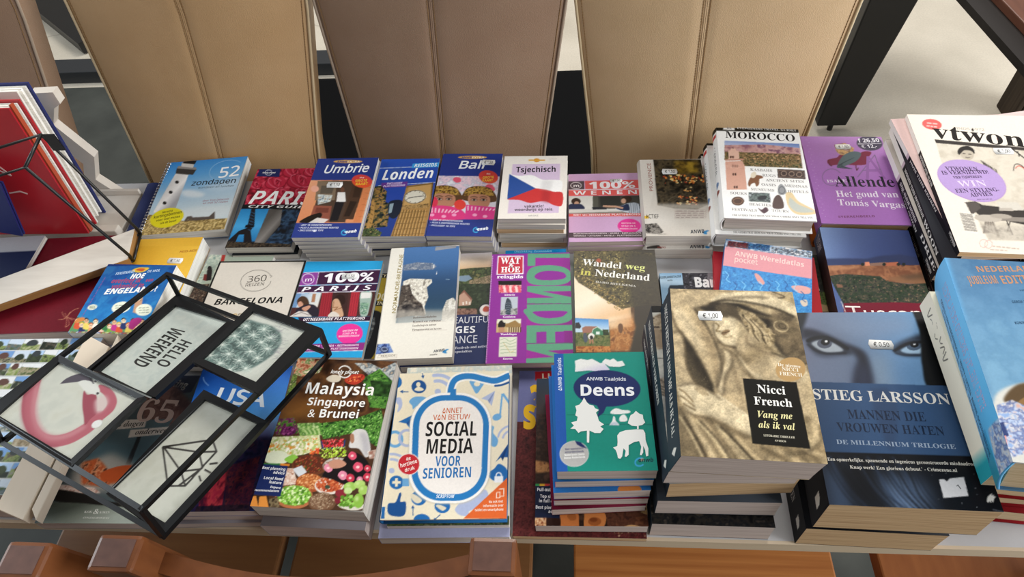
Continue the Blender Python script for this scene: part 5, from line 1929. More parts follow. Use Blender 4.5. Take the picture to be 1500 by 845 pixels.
def art_tuscan(a):
    a.view(*W5)
    a.fill('4d5f8e')
    a.grad([(0, -200), (1300, -200), (1180, 290), (130, 290)], ['6f86b0', '4d5f8e', '38487a', '2c3a68'], (100, 120), (1000, 260))
    a.poly([(70, 205), (350, 200), (560, 205), (700, 175), (900, 160), (1150, 200), (1160, 280), (120, 280)], '2c3558', .85, 2)
    a.noise([(130, 275), (520, 265), (1140, 270), (1190, 470), (180, 400)], ['8a5a40', '7a4c36', 'a06c4c', '6a4030'], 14)
    a.poly([(150, 280), (500, 272), (480, 300), (170, 330)], 'b3805c', .7, 3)
    a.poly([(760, 400), (1180, 350), (1190, 470), (900, 470)], '8a6448', .9, 4)
    a.poly([(880, 380), (1180, 345), (1185, 400), (1000, 420)], '5a4636', .7, 5)
    a.noise([(170, 380), (340, 360), (700, 385), (760, 430), (980, 465), (1240, 450), (1250, 690), (330, 680)], ['1d2620', '33402c', '26302a', '56503e', '1a2024'], 4)
    a.spots([(190, 400), (700, 400), (980, 480), (1240, 470), (1240, 650), (330, 660)], ['6a5a48', '8a7058', '3f4a34', '171d1a', '75604e'], 230, .5, 1.6, .6)
    a.poly([(540, 240), (585, 236), (595, 275), (545, 278)], 'd98a6a')
    a.poly([(590, 250), (760, 240), (770, 272), (600, 278)], '8a6a5c')
    a.poly([(740, 245), (880, 238), (890, 278), (745, 278)], 'b3684c')
    for x in (520, 740, 885, 940): a.ell(x, 262, 18, 16, '1d231f')
    a.poly([(325, 660), (860, 650), (1250, 665), (1250, 900), (330, 900)], '6d1a2c')
    a.line([(300, 640), (350, 760)], 7, 'cfc6c0')
    a.text('Tuscany', (372, 815), (1290, 830), 128, 'e9dfdc', 'r', .0)
    a.noise([(250, 465), (310, 470), (320, 500), (260, 500)], ['6a4a3a', '8a6450'], 6)


def sp_tusc(a):
    a.unit()
    a.grad([(0, 0), (1, 0), (1, 1), (0, 1)], ['5d6a8c', '2a2026', '33201f'], (0, .5), (.5, .5))
    a.text('TUSCANY', (.04, .72), (.2, .72), .45, 'cfc0c0', 'S')


book('Tuscany book with a farmhouse on a dark hill and a maroon title band', (.4235, .364, .797, -4.0), (.124, .168, .0295), art_tuscan, '2d3a28', spine='2a1f20', pages='cream', group=GM, spine_art=sp_tusc)


def art_engeland(a):
    a.view(*V6B)
    a.grad([(0, 0), (1500, 0), (1500, 700), (0, 700)], ['16306c', '1d4d94', '2a7cc0', '3a94cc'], (1150, 60), (850, 600))
    a.noise([(850, 60), (1460, 40), (1200, 560), (600, 560)], ['1d5aa4', '2f86c4', '2670b4', '3f9ad0'], 16, .5)
    a.poly([(560, 600), (640, 470), (760, 520), (1200, 540), (1180, 640)], '6a9a4a', .8, 4)
    a.blob([(1090, 90), (1150, 68), (1230, 72), (1180, 105), (1120, 108)], 'd9b23c')
    a.blob([(1120, 88), (1155, 75), (1195, 80), (1170, 100)], 'c2552a')
    a.text('FERDINAND', (952, 130), (1108, 108), 20, 'b9cfe6', 'BI')
    a.text('DE MOL', (1215, 108), (1318, 98), 18, 'b9cfe6', 'BI')
    a.text('HOE', (1070, 158), (1190, 154), 38, 'f3f3f0', 'BI', .02)
    a.text('overleef ik', (915, 195), (1160, 188), 34, 'a8466a', 'BI', .01)
    a.text('een', (1200, 185), (1260, 180), 26, 'a8466a', 'BI', .01)
    a.text('vakantie in', (915, 242), (1180, 228), 34, 'a8466a', 'BI', .01)
    a.text('ENGELAND?', (855, 288), (1290, 262), 42, 'f3f3f0', 'BI', .02)
    for i in range(16): a.line([(870 - i * 14, 150 + i * 24), (860 - i * 14, 168 + i * 24)], 4, 'b04a8a')
    a.poly([(1095, 435), (1120, 320), (1150, 295), (1178, 310), (1165, 400), (1140, 450)], 'c49a7c')
    a.line([(1120, 330), (1168, 340)], 4, '8a5a44')
    a.ell(1142, 328, 14, 12, 'f0e6d0')
    for x, y, rx, ry in ((765, 393, 40, 22), (1000, 395, 78, 46), (1185, 415, 68, 48)):
        a.ell(x, y, rx, ry, 'e9ecd9', -12)
        for i in range(3): a.words((x - rx * .6, y - ry * .3 + i * ry * .4), (x + rx * .6, y - ry * .42 + i * ry * .4), 4, '4a5a4a', 3)
    G = ['d95a3a', 'e9d36a', 'f3efe2', '3f7a4a', 'c23a8a', '2a3a6a', 'e2a070', 'f0c8b0', '7aa84a']
    for i in range(15):
        x, y = 640 + i * 38, 520 + (i * 37) % 70 - (18 if i > 8 else 0)
        c = G[(i * 5) % 9]
        a.blob([(x - 26, y + 46), (x - 20, y + 6), (x, y - 6), (x + 22, y + 8), (x + 26, y + 48)], c)
        a.ell(x, y - 18, 20, 19, ('f0c8a8', 'f3d8b8', 'e9b890')[i % 3])
        a.curve([(x - 18, y - 26), (x, y - 40), (x + 18, y - 28)], 8, ('5a3a20', 'e2b93a', '2a2020', 'b9502a')[i % 4])
        a.ell(x - 6, y - 18, 3, 3, '1a1a1a')
        a.ell(x + 7, y - 18, 3, 3, '1a1a1a')
    a.poly([(610, 520), (650, 480), (700, 475), (705, 500), (640, 520)], 'd98a4a')
    a.blob([(1060, 560), (1080, 500), (1140, 478), (1170, 500), (1110, 560), (1090, 575)], 'a8327a')
    a.noise([(560, 590), (1190, 600), (1170, 650), (560, 600)], ['e9d8a0', '5a9a5a', 'c24a3a', '3a5a9a', 'f0f0e6'], 3)


book('blue cartoon paperback about England, overlapped by the black picture frame', (-.6602, .3130, .8105, -1.7), (.1123, .129, .0305), art_engeland, '2a6ab0', spine='2a6ab0', pages='bright', group=GM)


# ------------------------------------------------------------------ front row
X1, X2, X3, X4, X5 = (950, 410, 3.018), (1150, 450, 2.641), (360, 515, 3.52), (550, 530, 3.52), (800, 505, 4.22)
GF = 'books in the front row'
W_ = 'f0ede6'


def art_nicci(a):
    a.view(*X1)
    a.sf = 0.7
    S0, S1, S2, S3, S4 = '221d17', '4d4232', '7f6f55', 'b09c7a', 'cfbd9a'
    a.fill('9a8768')
    a.noise([(80, 30), (640, 50), (830, 830), (130, 790)], ['7d6c50', 'a5926f', 'b8a480', '8c7a5c'], 20)
    # dark backdrop between arm and head, right of the head
    a.blob([(225, 120), (300, 95), (400, 105), (520, 150), (640, 190), (700, 370), (600, 340), (540, 270), (400, 160), (280, 150)], S0, .95, 3)
    a.blob([(560, 150), (650, 170), (695, 330), (690, 370), (610, 320), (560, 250)], '6b5c46', .9, 5)
    a.noise([(540, 130), (650, 160), (700, 360), (600, 330), (540, 240)], ['4a3f30', '7d6b50', '5d503c'], 14, .6, 4)
    # upper arm across the top
    a.blob([(95, 60), (200, 38), (330, 48), (420, 42), (540, 50), (590, 75), (520, 82), (330, 85), (260, 110), (190, 130), (110, 130), (96, 100)], S3, 1, 2)
    a.blob([(275, 95), (330, 60), (430, 50), (540, 70), (640, 110), (648, 160), (560, 125), (440, 105), (350, 100)], S4, 1, 2)
    a.curve([(100, 125), (180, 132), (260, 112), (330, 88), (420, 76), (530, 80)], 7, S1, .8, 3)
    a.curve([(545, 52), (600, 75), (570, 82)], 5, S1, .8, 1)
    # left raised arm
    a.blob([(98, 110), (180, 118), (225, 165), (265, 240), (310, 330), (325, 400), (300, 470), (262, 430), (210, 330), (150, 240), (105, 180)], 'b5a07c', 1, 3)
    a.blob([(205, 130), (250, 190), (300, 290), (322, 390), (300, 460), (280, 350), (230, 230)], '8a7658', .75, 6)
    a.blob([(110, 120), (150, 130), (210, 220), (240, 320), (180, 260), (110, 170)], 'd0bc98', .8, 6)
    # dark hollow under the arm
    a.blob([(140, 235), (180, 270), (230, 350), (290, 470), (280, 505), (225, 490), (180, 420), (150, 330)], '2f281e', 1, 3)
    a.blob([(150, 300), (200, 380), (260, 480), (210, 470), (165, 390)], '4f4534', .8, 6)
    # second arm on the left edge
    a.blob([(108, 240), (140, 228), (160, 290), (165, 370), (200, 450), (250, 500), (215, 490), (150, 450), (125, 420), (112, 330)], S3, 1, 2)
    # face
    a.blob([(285, 190), (330, 150), (400, 170), (440, 230), (430, 275), (385, 295), (330, 285), (300, 260), (285, 230)], S4, 1, 2)
    a.blob([(390, 170), (440, 225), (430, 275), (390, 292), (400, 230)], 'a38f6c', .85, 6)
    a.blob([(300, 110), (370, 110), (450, 170), (450, 240), (420, 200), (370, 165), (310, 160)], '4d4232', 1, 3)
    a.curve([(288, 170), (320, 158), (352, 160)], 8, '5a4c38', .8, 2)
    a.curve([(296, 190), (312, 205), (300, 225), (318, 228)], 5, '7a6748', .9, 1)
    a.blob([(322, 232), (345, 220), (360, 225), (345, 240), (330, 246)], '8a6f50', 1, 1)
    a.curve([(322, 236), (342, 232), (360, 226)], 3, '4d3d2a', .9)
    a.curve([(330, 250), (350, 255), (372, 248)], 5, '9a8462', .8, 2)
    a.blob([(300, 258), (340, 290), (390, 296), (400, 320), (350, 310), (305, 280)], '4a3e2e', .9, 4)
    # hair
    a.noise([(390, 120), (470, 150), (530, 210), (570, 250), (545, 300), (500, 275), (450, 250), (420, 190)], ['5d4f3a', '8a7756', 'b5a07a', '4a3e2c'], 6, 1, 2)
    for i in range(7): a.curve([(400 + i * 12, 150 + i * 6), (440 + i * 14, 190 + i * 9), (450 + i * 14, 230 + i * 8), (480 + i * 10, 270 + i * 3)], 5, ('b8a480', '3d3324', 'c9b48e')[i % 3], .8, 1)
    a.ring(585, 205, 32, 22, 7, '9a8868', 20)
    a.ring(590, 205, 16, 10, 5, '4d4232', 20)
    a.curve([(480, 160), (540, 170), (600, 190), (640, 240)], 8, '7a6a4e', .7, 3)
    # neck and shoulder
    a.blob([(385, 290), (440, 240), (500, 290), (570, 335), (690, 375), (720, 450), (740, 600), (600, 560), (480, 480), (420, 400)], S3, 1, 3)
    a.blob([(470, 280), (540, 300), (500, 350), (440, 360), (420, 330)], '8d7a5a', .8, 8)
    a.blob([(380, 310), (420, 330), (470, 360), (430, 370), (395, 345)], '6d5d44', .8, 5)
    a.blob([(580, 345), (690, 380), (720, 440), (640, 430), (560, 400)], S4, .8, 8)
    # drapery
    a.blob([(310, 290), (370, 300), (400, 360), (470, 430), (440, 600), (370, 560), (300, 500), (310, 400)], 'b09b78', 1, 3)
    for p, c, w in (([(320, 300), (330, 360), (305, 430), (310, 500)], S1, 8), ([(360, 310), (370, 370), (340, 430), (330, 510)], S1, 10), ([(345, 310), (352, 370), (322, 430), (320, 500)], S4, 10),
                    ([(385, 330), (420, 400), (470, 440)], '6d5d44', 8), ([(400, 340), (440, 400), (500, 430)], S4, 8), ([(372, 380), (400, 470), (420, 540)], '7d6b50', 8)):
        a.curve(p, w, c, .85, 3)
    # lower drapery folds
    a.blob([(130, 560), (200, 570), (320, 620), (460, 700), (520, 800), (140, 780)], 'a08c6a', 1, 3)
    for i in range(9):
        x = 135 + i * 32
        a.curve([(x, 560 + i * 10), (x + 40, 640 + i * 9), (x + 100, 740 + i * 4), (x + 130, 800)], 11 - (i % 3) * 3, ('5a4c38', 'cdb994', '3a3124', 'b8a27c')[i % 4], .85, 3)
    a.blob([(130, 560), (170, 590), (200, 680), (240, 780), (140, 775)], '5d503c', .7, 6)
    a.curve([(170, 580), (260, 600), (360, 640), (450, 690)], 12, '4a3e2e', .8, 4)
    # forearm and hand
    a.blob([(130, 470), (180, 455), (240, 475), (300, 510), (380, 570), (470, 620), (460, 690), (380, 660), (280, 610), (200, 590), (150, 540)], S4, 1, 2)
    a.blob([(200, 590), (290, 605), (390, 655), (460, 685), (440, 700), (330, 660), (220, 605)], '6a5a42', .8, 5)
    for p in ([(135, 480), (165, 500), (200, 540)], [(140, 510), (170, 530), (205, 560)], [(155, 545), (180, 560), (210, 575)], [(215, 480), (245, 490), (265, 510)]):
        a.curve(p, 5, '7a6648', .9, 1)
    a.blob([(205, 478), (235, 470), (262, 500), (240, 510)], S3, 1, 1)
    # right hip and folds at the bottom
    a.blob([(700, 400), (730, 480), (770, 600), (760, 700), (720, 740), (715, 600)], 'b8a37e', 1, 5)
    a.blob([(460, 700), (700, 745), (760, 720), (790, 790), (600, 800), (500, 760)], '8a7758', 1, 4)
    for i in range(5): a.curve([(500 + i * 50, 740 + i * 4), (560 + i * 50, 770), (620 + i * 45, 805)], 8, ('4d4130', 'c4ae88', '6b5c44')[i % 3], .8, 3)
    a.curve([(755, 640), (765, 700), (700, 760), (600, 770)], 9, '4a3f2e', .8, 3)
    a.spots([(95, 40), (640, 55), (820, 820), (140, 780)], ['4a3d2a', '6b5a40', 'e0cda8'], 900, .15, .45, 1, .35)
    # contour shadows that separate arms, face and cloth
    for p, c, w in (([(205, 128), (255, 200), (300, 290), (325, 385), (305, 470)], '3f3527', 9), ([(100, 135), (120, 200), (150, 240)], '5a4c38', 9),
                    ([(112, 235), (140, 226), (162, 290), (170, 380), (215, 460)], '6a5a42', 6), ([(270, 108), (340, 92), (450, 102), (560, 128), (645, 165)], '2c251b', 9),
                    ([(98, 62), (200, 42), (330, 52), (430, 46)], '7d6c50', 6), ([(288, 185), (292, 240), (330, 288), (388, 298)], '4a3d2c', 7),
                    ([(432, 240), (436, 275), (470, 300), (560, 340)], '7a6950', 8), ([(300, 505), (380, 560), (460, 615)], 'e0cfac', 10),
                    ([(130, 470), (190, 458), (250, 480), (320, 525)], '5a4c38', 6), ([(330, 300), (385, 335), (440, 410), (480, 470)], '5d4f3a', 7),
                    ([(700, 380), (735, 480), (765, 600), (755, 690)], '6a5a42', 9), ([(540, 320), (620, 350), (690, 372)], '3a3124', 7)):
        a.curve(p, w, c, .75, 2)
    for p in ([(140, 600), (190, 680), (240, 780)], [(210, 615), (290, 700), (350, 790)], [(300, 640), (380, 720), (450, 795)]):
        a.curve(p, 9, 'cdb990', .7, 2)
        a.curve(np.array(p) + (16, 4), 8, '2e261c', .7, 2)
    a.grain(.22, 7)
    a.grain(.22, 0.9)
    a.sf = .5
    # seal and title panel
    a.ell(627, 395, 66, 53, 'b08e5e', -8)
    a.text('De nieuwe', (572, 380), (672, 390), 14, 'efe4d0', 'SB', -.01)
    a.text('NICCI', (590, 400), (664, 406), 15, 'efe4d0', 'SB', -.01)
    a.text('FRENCH', (580, 420), (680, 428), 15, 'efe4d0', 'SB', -.01)
    a.poly([(416, 434), (653, 452), (714, 745), (460, 722)], '14120e')
    a.text('Nicci', (482, 497), (606, 507), 36, W_, 'SB', -.02)
    a.text('French', (468, 550), (636, 562), 36, W_, 'SB', -.02)
    a.text('Vang me', (484, 607), (638, 616), 30, 'e6dca2', 'SBI', -.01)
    a.text('als ik val', (487, 652), (650, 664), 30, 'e6dca2', 'SBI', -.01)
    a.text('LITERAIRE THRILLER', (509, 691), (647, 701), 9, 'cfc8b4', 'SB')
    a.text('ANTHOS', (558, 713), (608, 718), 8, 'cfc8b4', 'SB')


def sp_nicci(txt):
    def f(a):
        a.unit()
        a.fill('2c3640')
        a.text(txt, (.05, .62), (.05 + .026 * len(txt), .62), .26, 'e4e2da', 'SB', .0)
        a.poly([(.93, .3), (.96, .5), (.93, .7), (.915, .5)], 'e4e2da')
    return f


def art_nicci2(a):
    a.view(*X1)
    a.fill('9a9892')
    a.noise([(0, 60), (200, 60), (200, 860), (0, 860)], ['8d8c88', 'a8a69f', 'b9b7ae', '7d7c78'], 16)
    a.poly([(-20, 100), (100, 100), (100, 145), (-20, 145)], '151413')
    a.noise([(10, 170), (70, 140), (90, 300), (40, 310), (15, 260)], ['5d4c3c', '8a7860', 'a89880', '3f3228'], 5, .95, 2)
    a.blob([(20, 225), (50, 220), (75, 260), (60, 300), (25, 280)], '8d7a64', .9, 2)
    a.line([(20, 345), (90, 348)], 4, '55544f')
    a.noise([(20, 440), (90, 430), (100, 520), (40, 500)], ['4a4038', '7d7062', '9a9082'], 4, .9, 2)
    for i in range(4): a.curve([(30, 450 + i * 14), (60, 470 + i * 12), (95, 480 + i * 14)], 5, '4a443d', .8, 1)


P_NI = (.1752, .1177, .94, -2.41)
book('thick thriller with a stone statue on its cover, top of the tallest stack', P_NI, (.1349, .2052, .0382), art_nicci, '9a8768', spine='2c3640', pages='mauve', group=GF,
     spine_art=sp_nicci('NICCI FRENCH VANG ME ALS IK VAL'), skew=(-.007, 0), sticker=(X1, (217, 158), (328, 160), 40, '€ 1,00'))
NI = dict(spine='2c3640', group=GF)
book('thriller with a grey cover directly under the statue book', (.1640, .1261, .9012, 1.0), (.135, .205, .0375), art_nicci2, '9a9892', pages='mauve', skew=(-.004, 0), spine_art=sp_nicci('NICCI FRENCH VERLOREN'), **NI)
book('thriller third from the top under the statue book, turned slightly left', (.1625, .128, .8632, 3.4), (.135, .205, .0365), art_nicci2, '8a7a70', pages='tan', spine_art=sp_nicci('NICCI FRENCH'), **NI)
book('thriller fourth from the top under the statue book', (.1578, .1205, .8262, .3), (.1325, .205, .0372), None, '3a4048', pages='mauve', **NI)


def art_dark(a):
    a.fill('15161a')
    a.unit()
    a.noise([(0, .8), (1, .8), (1, 1), (0, 1)], ['0c0d10', '2a2622', '14161a', '4a4036'], 9)


book('dark covered thriller at the bottom of the stack with the statue book', (.1568, .1078, .7882, -.46), (.135, .205, .0378), art_dark, '15161a', pages='mauve', **NI)


def art_stieg(a):
    a.view(*X2)
    a.fill('14161b')
    B1 = '222e42'
    a.view(1172, 447, 7.01)
    a.sf = 1.0
    a.grad([(0, 40), (1340, 70), (1420, 900), (0, 880)], ['727a92', '6a7890', '6c8cb0', '6d98c2'], (60, 400), (1250, 420))
    a.blob([(300, 120), (700, 110), (1050, 120), (1180, 230), (900, 320), (600, 350), (350, 260)], '8494ae', .6, 10)
    a.blob([(80, 560), (300, 530), (520, 560), (560, 700), (480, 860), (120, 860)], '74829c', .7, 10)
    a.blob([(740, 560), (830, 500), (920, 600), (960, 860), (740, 860)], '8a9cae', .8, 10)
    a.blob([(960, 560), (1150, 560), (1280, 700), (1300, 860), (1000, 860)], '628ab4', .7, 12)
    # brow shadow sweeping into the side of the nose
    a.poly(a.spline([(20, 235), (150, 255), (300, 312), (450, 385), (560, 425), (660, 480), (715, 600), (745, 860), (560, 860), (560, 690), (590, 560), (520, 470), (420, 415), (300, 365), (150, 340), (20, 350)], 5), '20222e', .95, 3)
    a.blob([(570, 640), (640, 600), (720, 700), (740, 860), (570, 860)], '39405a', .6, 6)
    a.poly(a.spline([(930, 445), (1040, 375), (1160, 325), (1245, 300), (1260, 380), (1180, 372), (1060, 415), (975, 455)], 5), '1c212c', .95, 3)
    # left eye
    a.blob([(70, 375), (140, 335), (260, 325), (370, 365), (490, 440), (550, 495), (460, 512), (360, 510), (230, 515), (130, 470)], '262a36', .95, 3)
    a.blob([(120, 392), (200, 360), (300, 370), (400, 420), (445, 470), (350, 485), (260, 482), (180, 448)], 'aab4be', 1, 1)
    a.ell(255, 395, 76, 50, '545a6a')
    a.ell(262, 380, 46, 34, '0b0c10')
    a.ell(271, 373, 15, 13, 'f2f4f6')
    a.curve([(75, 372), (150, 338), (260, 335), (360, 372), (500, 455)], 30, '12141a', .95, 1)
    a.curve([(80, 400), (160, 465), (260, 498), (370, 500), (480, 492)], 15, '1c1f28', .9, 1)
    a.curve([(150, 500), (270, 530), (400, 515)], 16, '3a4256', .6, 3)
    # right eye
    a.blob([(965, 480), (1040, 430), (1150, 395), (1250, 400), (1250, 515), (1150, 525), (1060, 515)], '222834', .9, 3)
    a.blob([(1030, 465), (1090, 425), (1170, 410), (1245, 430), (1240, 492), (1160, 500), (1080, 492)], '9cb8d0', 1, 1)
    a.ell(1165, 425, 72, 42, '485a70')
    a.ell(1172, 405, 44, 30, '0b0c10')
    a.ell(1172, 399, 15, 12, 'f2f4f6')
    a.curve([(960, 475), (1050, 420), (1150, 385), (1250, 380)], 26, '12141a', .95, 1)
    a.curve([(975, 490), (1080, 515), (1240, 515)], 14, '1c1f28', .9, 1)
    # hair at both sides
    a.poly(a.spline([(1140, 40), (1200, 190), (1228, 300), (1240, 470), (1252, 620), (1330, 860), (1700, 860), (1500, 40)], 5), '101214', 1, 1)
    a.poly(a.spline([(-30, 30), (75, 60), (62, 160), (25, 260), (15, 360), (-30, 420)], 5), '14181e', .95, 2)
    a.view(*X2)
    a.sf = 0.5
    # band
    a.grad([(95, 288), (664, 305), (776, 577), (150, 558)], ['2f4768', '3a577e', '37547a', '324c6e'], (120, 420), (720, 440))
    a.poly([(330, 315), (395, 310), (440, 390), (425, 550), (400, 550), (345, 400)], '34496a', .8, 5)
    a.text('STIEG LARSSON', (110, 355), (642, 376), 40, 'e4e2dc', 'SB', -.022)
    a.text('MANNEN DIE', (245, 430), (548, 442), 36, '1c2a42', 'SB', -.022)
    a.text('VROUWEN HATEN', (203, 478), (620, 496), 34, '1c2a42', 'SB', -.022)
    a.text('DE MILLENNIUM TRILOGIE', (200, 528), (662, 548), 17, '9fb0c6', 'SB', -.015)
    # lower half: face in the dark with hair
    a.poly([(150, 558), (776, 577), (870, 800), (160, 790)], '101217')
    a.sf = 1.0
    a.blob([(160, 600), (220, 620), (250, 700), (260, 770), (190, 770), (165, 700)], '3d4f6a', .9, 10)
    a.blob([(380, 640), (480, 650), (540, 700), (535, 790), (430, 790), (370, 720)], '516684', .95, 12)
    a.blob([(400, 700), (520, 700), (530, 790), (440, 790)], '62799a', .7, 10)
    for i in range(26):
        x = 170 + i * 12
        a.curve([(x - 20, 575), (x + 10 + i, 640), (x + 60 + (i * 7) % 30, 720), (x + 130 + (i * 11) % 50, 795)], 3 + (i % 3) * 2, ('0b0d11', '161e2a', '2a384e', '0e1116')[i % 4], .7, 1)
    a.blob([(210, 610), (260, 620), (340, 700), (410, 780), (280, 740), (230, 670)], '0c0e13', .8, 5)
    a.text('Een opmerkelijke, spannende en ingenieus geconstrueerde misdaadroman.', (165, 593), (768, 614), 13, 'd8d5cc', 'SB')
    a.text("Knap werk! Een glorieus debuut.' - Crimezone.nl", (252, 624), (667, 637), 13, 'd8d5cc', 'SB')
    a.spots([(560, 640), (800, 640), (850, 780), (560, 780)], ['5a5d62', '8a8d92'], 14, .2, .6)
    a.curve([(800, 780), (850, 790), (862, 770)], 6, '5d6068', .6)
    for i in range(3): a.poly(a.spline([(778 + i * 9, 750 - i * 2), (782 + i * 8, 730), (800 + i * 6, 718 + i * 6), (790 + i * 8, 735 + i * 3), (786 + i * 9, 755)], 4), 'e6e4de')
    a.poly([(594, 665), (690, 655), (708, 728), (612, 736)], 'cfcfd2')
    a.poly([(612, 663), (636, 660), (625, 672)], '1a1a1e')
    a.text('1', (672, 706), (682, 703), 20, '55555a', 'S')


def sp_stieg(a):
    a.unit()
    a.fill('121318')
    a.text('STIEG LARSSON MANNEN DIE VROUWEN HATEN', (.04, .65), (.82, .65), .3, 'cfcdc6', 'SB')
    for i in range(3): a.poly([(.9 + i * .012, .35), (.93 + i * .012, .45), (.935 + i * .012, .62), (.905 + i * .012, .6)], 'e4e2dc')


P_ST = (.3461, .1231, .865, -3.09)
book('large dark blue thriller with a pair of staring eyes', P_ST, (.1593, .2468, .052), art_stieg, '14161b', spine='121318', pages='tan', group=GF, gloss=True,
     spine_art=sp_stieg, tilt=(-1.2, -4.6), skew=(-.008, -.004), sticker=(X2, (322, 143), (420, 147), 34, '€ 0,50'))
_a, _b = U(1181, 774, .7995), U(1391, 785, .7995)
_d = (_b - _a)[:2]
_w = float(np.hypot(*_d))
_th = math.degrees(math.atan2(_d[1], _d[0]))
_e = _d / _w
_c = (_a + _b)[:2] / 2 + np.array([-_e[1], _e[0]]) * .113
book('second dark spined thriller lying under the one with the staring eyes', (_c[0], _c[1], .7995, _th), (_w, .226, .049), None, '14161b', spine='121318', pages='tan', group=GF,
     spine_art=sp_stieg)


def art_social(a):
    a.view(*X4)
    a.fill('e6dcc2')
    B, L, P = '2166a8', '6aa3d0', 'a9b4d2'
    D = '1c4f8c'
    a.ell(112, 105, 26, 30, B)
    a.ell(225, 129, 38, 34, D)
    a.ell(222, 118, 11, 13, 'e6dcc2')
    a.blob([(202, 145), (215, 132), (235, 132), (250, 145), (225, 152)], 'e6dcc2')
    for p in ([(242, 52), (246, 80)], [(172, 156), (135, 154)], [(195, 790), (194, 745)], [(335, 785), (305, 812)]):
        a.line(p, 4, D)
        q = np.array(p[1], float)
        v = q - np.array(p[0], float)
        v /= np.hypot(*v)
        n = np.array([-v[1], v[0]])
        a.poly([q + v * 8, q - v * 8 + n * 9, q - v * 8 - n * 9], D)
    for r in (95, 62): a.ring(322, 155, r, r * .9, 17, P, 0, 255, 340)
    a.ell(322, 155, 16, 15, P)
    a.blob([(175, 205), (200, 182), (245, 180), (270, 195), (255, 220), (215, 228), (195, 245), (190, 226)], L)
    a.blob([(105, 190), (130, 185), (140, 210), (135, 240), (115, 260), (120, 225), (112, 215)], P)
    a.poly([(120, 310), (205, 268), (178, 342), (160, 318)], B)
    a.poly([(160, 318), (205, 268), (168, 330)], D)
    a.ring(102, 398, 36, 37, 15, L)
    a.ring(165, 392, 40, 40, 14, P, 0, 60, 330)
    for r in (95, 65): a.ring(85, 560, r, r * .9, 13, P, 0, 265, 350)
    a.ell(85, 560, 15, 14, P)
    a.ell(110, 620, 37, 35, B)
    a.rect(88, 613, 132, 627, 'e6dcc2')
    a.rect(103, 598, 117, 642, 'e6dcc2')
    a.rect(140, 600, 175, 640, L)
    a.blob([(68, 730), (105, 722), (125, 675), (135, 680), (130, 718), (158, 722), (152, 785), (110, 795), (68, 780)], D)
    a.poly([(35, 745), (52, 745), (48, 806), (30, 806)], B)
    a.ell(225, 700, 40, 38, B)
    a.blob([(190, 690), (230, 710), (250, 700), (240, 735), (205, 725)], 'e6dcc2', .0)
    a.blob([(180, 685), (200, 680), (240, 710), (220, 728), (195, 715)], 'd9d0b8')
    a.ell(345, 742, 40, 36, B)
    a.blob([(312, 740), (330, 735), (365, 750), (345, 765)], 'd9d0b8')
    a.ell(240, 812, 42, 30, B)
    a.blob([(485, 105), (495, 90), (530, 88), (560, 105), (545, 135), (520, 165), (500, 135)], L)
    a.ell(523, 115, 16, 12, 'e6dcc2')
    a.poly([(545, 190), (615, 150), (598, 228), (578, 200)], P)
    a.poly([(578, 200), (615, 150), (586, 215)], '7d8cb4')
    a.line([(652, 165), (640, 285)], 9, L)
    a.line([(655, 165), (690, 215), (690, 240)], 12, L)
    a.ell(625, 285, 24, 17, L, -20)
    for r in (70, 45): a.ring(700, 400, r, r, 10, P, 0, 190, 260)
    a.blob([(585, 330), (610, 335), (605, 365), (630, 400), (620, 435), (595, 430), (580, 380)], L)
    a.poly([(618, 515), (685, 418), (690, 490), (645, 492)], D)
    a.poly([(645, 492), (685, 418), (655, 510)], '123a6e')
    a.blob([(580, 575), (610, 550), (635, 525), (670, 545), (685, 580), (665, 615), (605, 610)], B)
    a.rect(612, 588, 656, 620, 'e9ecf0')
    a.ring(634, 588, 14, 18, 6, 'e9ecf0', 0, 180, 360)
    a.blob([(410, 760), (440, 720), (500, 670), (560, 655), (580, 690), (540, 740), (480, 770), (500, 790), (440, 790)], P)
    # mouse outline
    cable = [(385, 215), (387, 150), (405, 100), (445, 78), (500, 76), (560, 90), (620, 98), (690, 70)]
    a.curve(cable, 48, 'f0ece4')
    a.curve(cable, 30, '2878b8')
    a.curve([(612, 125), (650, 120), (690, 105)], 10, D)
    for w, c in ((18, 'c9c2b4'), (0, 'f3efe8')):
        x0, x1, y0, y1, r = 178 - w * .4, 592 + w * .4, 165 - w * .2, 728 + w * .3, 150
    def rr(x0, x1, y0, y1, rx, ry, sk):
        pts = np.vstack([Art.epts(x1 - rx, y0 + ry, rx, ry, 0, -90, 0, 14), Art.epts(x1 - rx, y1 - ry, rx, ry, 0, 0, 90, 14), Art.epts(x0 + rx, y1 - ry, rx, ry, 0, 90, 180, 14), Art.epts(x0 + rx, y0 + ry, rx, ry, 0, 180, 270, 14)])
        return np.c_[pts[:, 0] + (445 - pts[:, 1]) * sk, pts[:, 1]]
    a.poly(rr(172, 596, 163, 732, 170, 170, .035), 'bdb6a8', .8, 2)
    a.poly(rr(175, 592, 160, 727, 170, 170, .035), 'f2eee8')
    a.poly(rr(190, 580, 172, 715, 160, 160, .035), '2878b8')
    a.poly(rr(222, 550, 200, 680, 130, 130, .035), 'eee8e2')
    a.line([(398, 200), (402, 140)], 30, '2878b8')
    a.text('ANNET', (342, 265), (448, 262), 26, 'cc6a3c', 'S', .014)
    a.text('VAN BETUW', (296, 300), (488, 295), 26, 'cc6a3c', 'S', .014)
    a.text('SOCIAL', (257, 383), (520, 380), 72, '1d1a1a', 'B', -.012)
    a.text('MEDIA', (261, 474), (502, 470), 74, '1d1a1a', 'B', -.012)
    a.text('VOOR', (307, 538), (438, 535), 50, '2a71b0', 'B', -.014)
    a.text('SENIOREN', (243, 602), (492, 594), 52, '2a71b0', 'B', -.014)
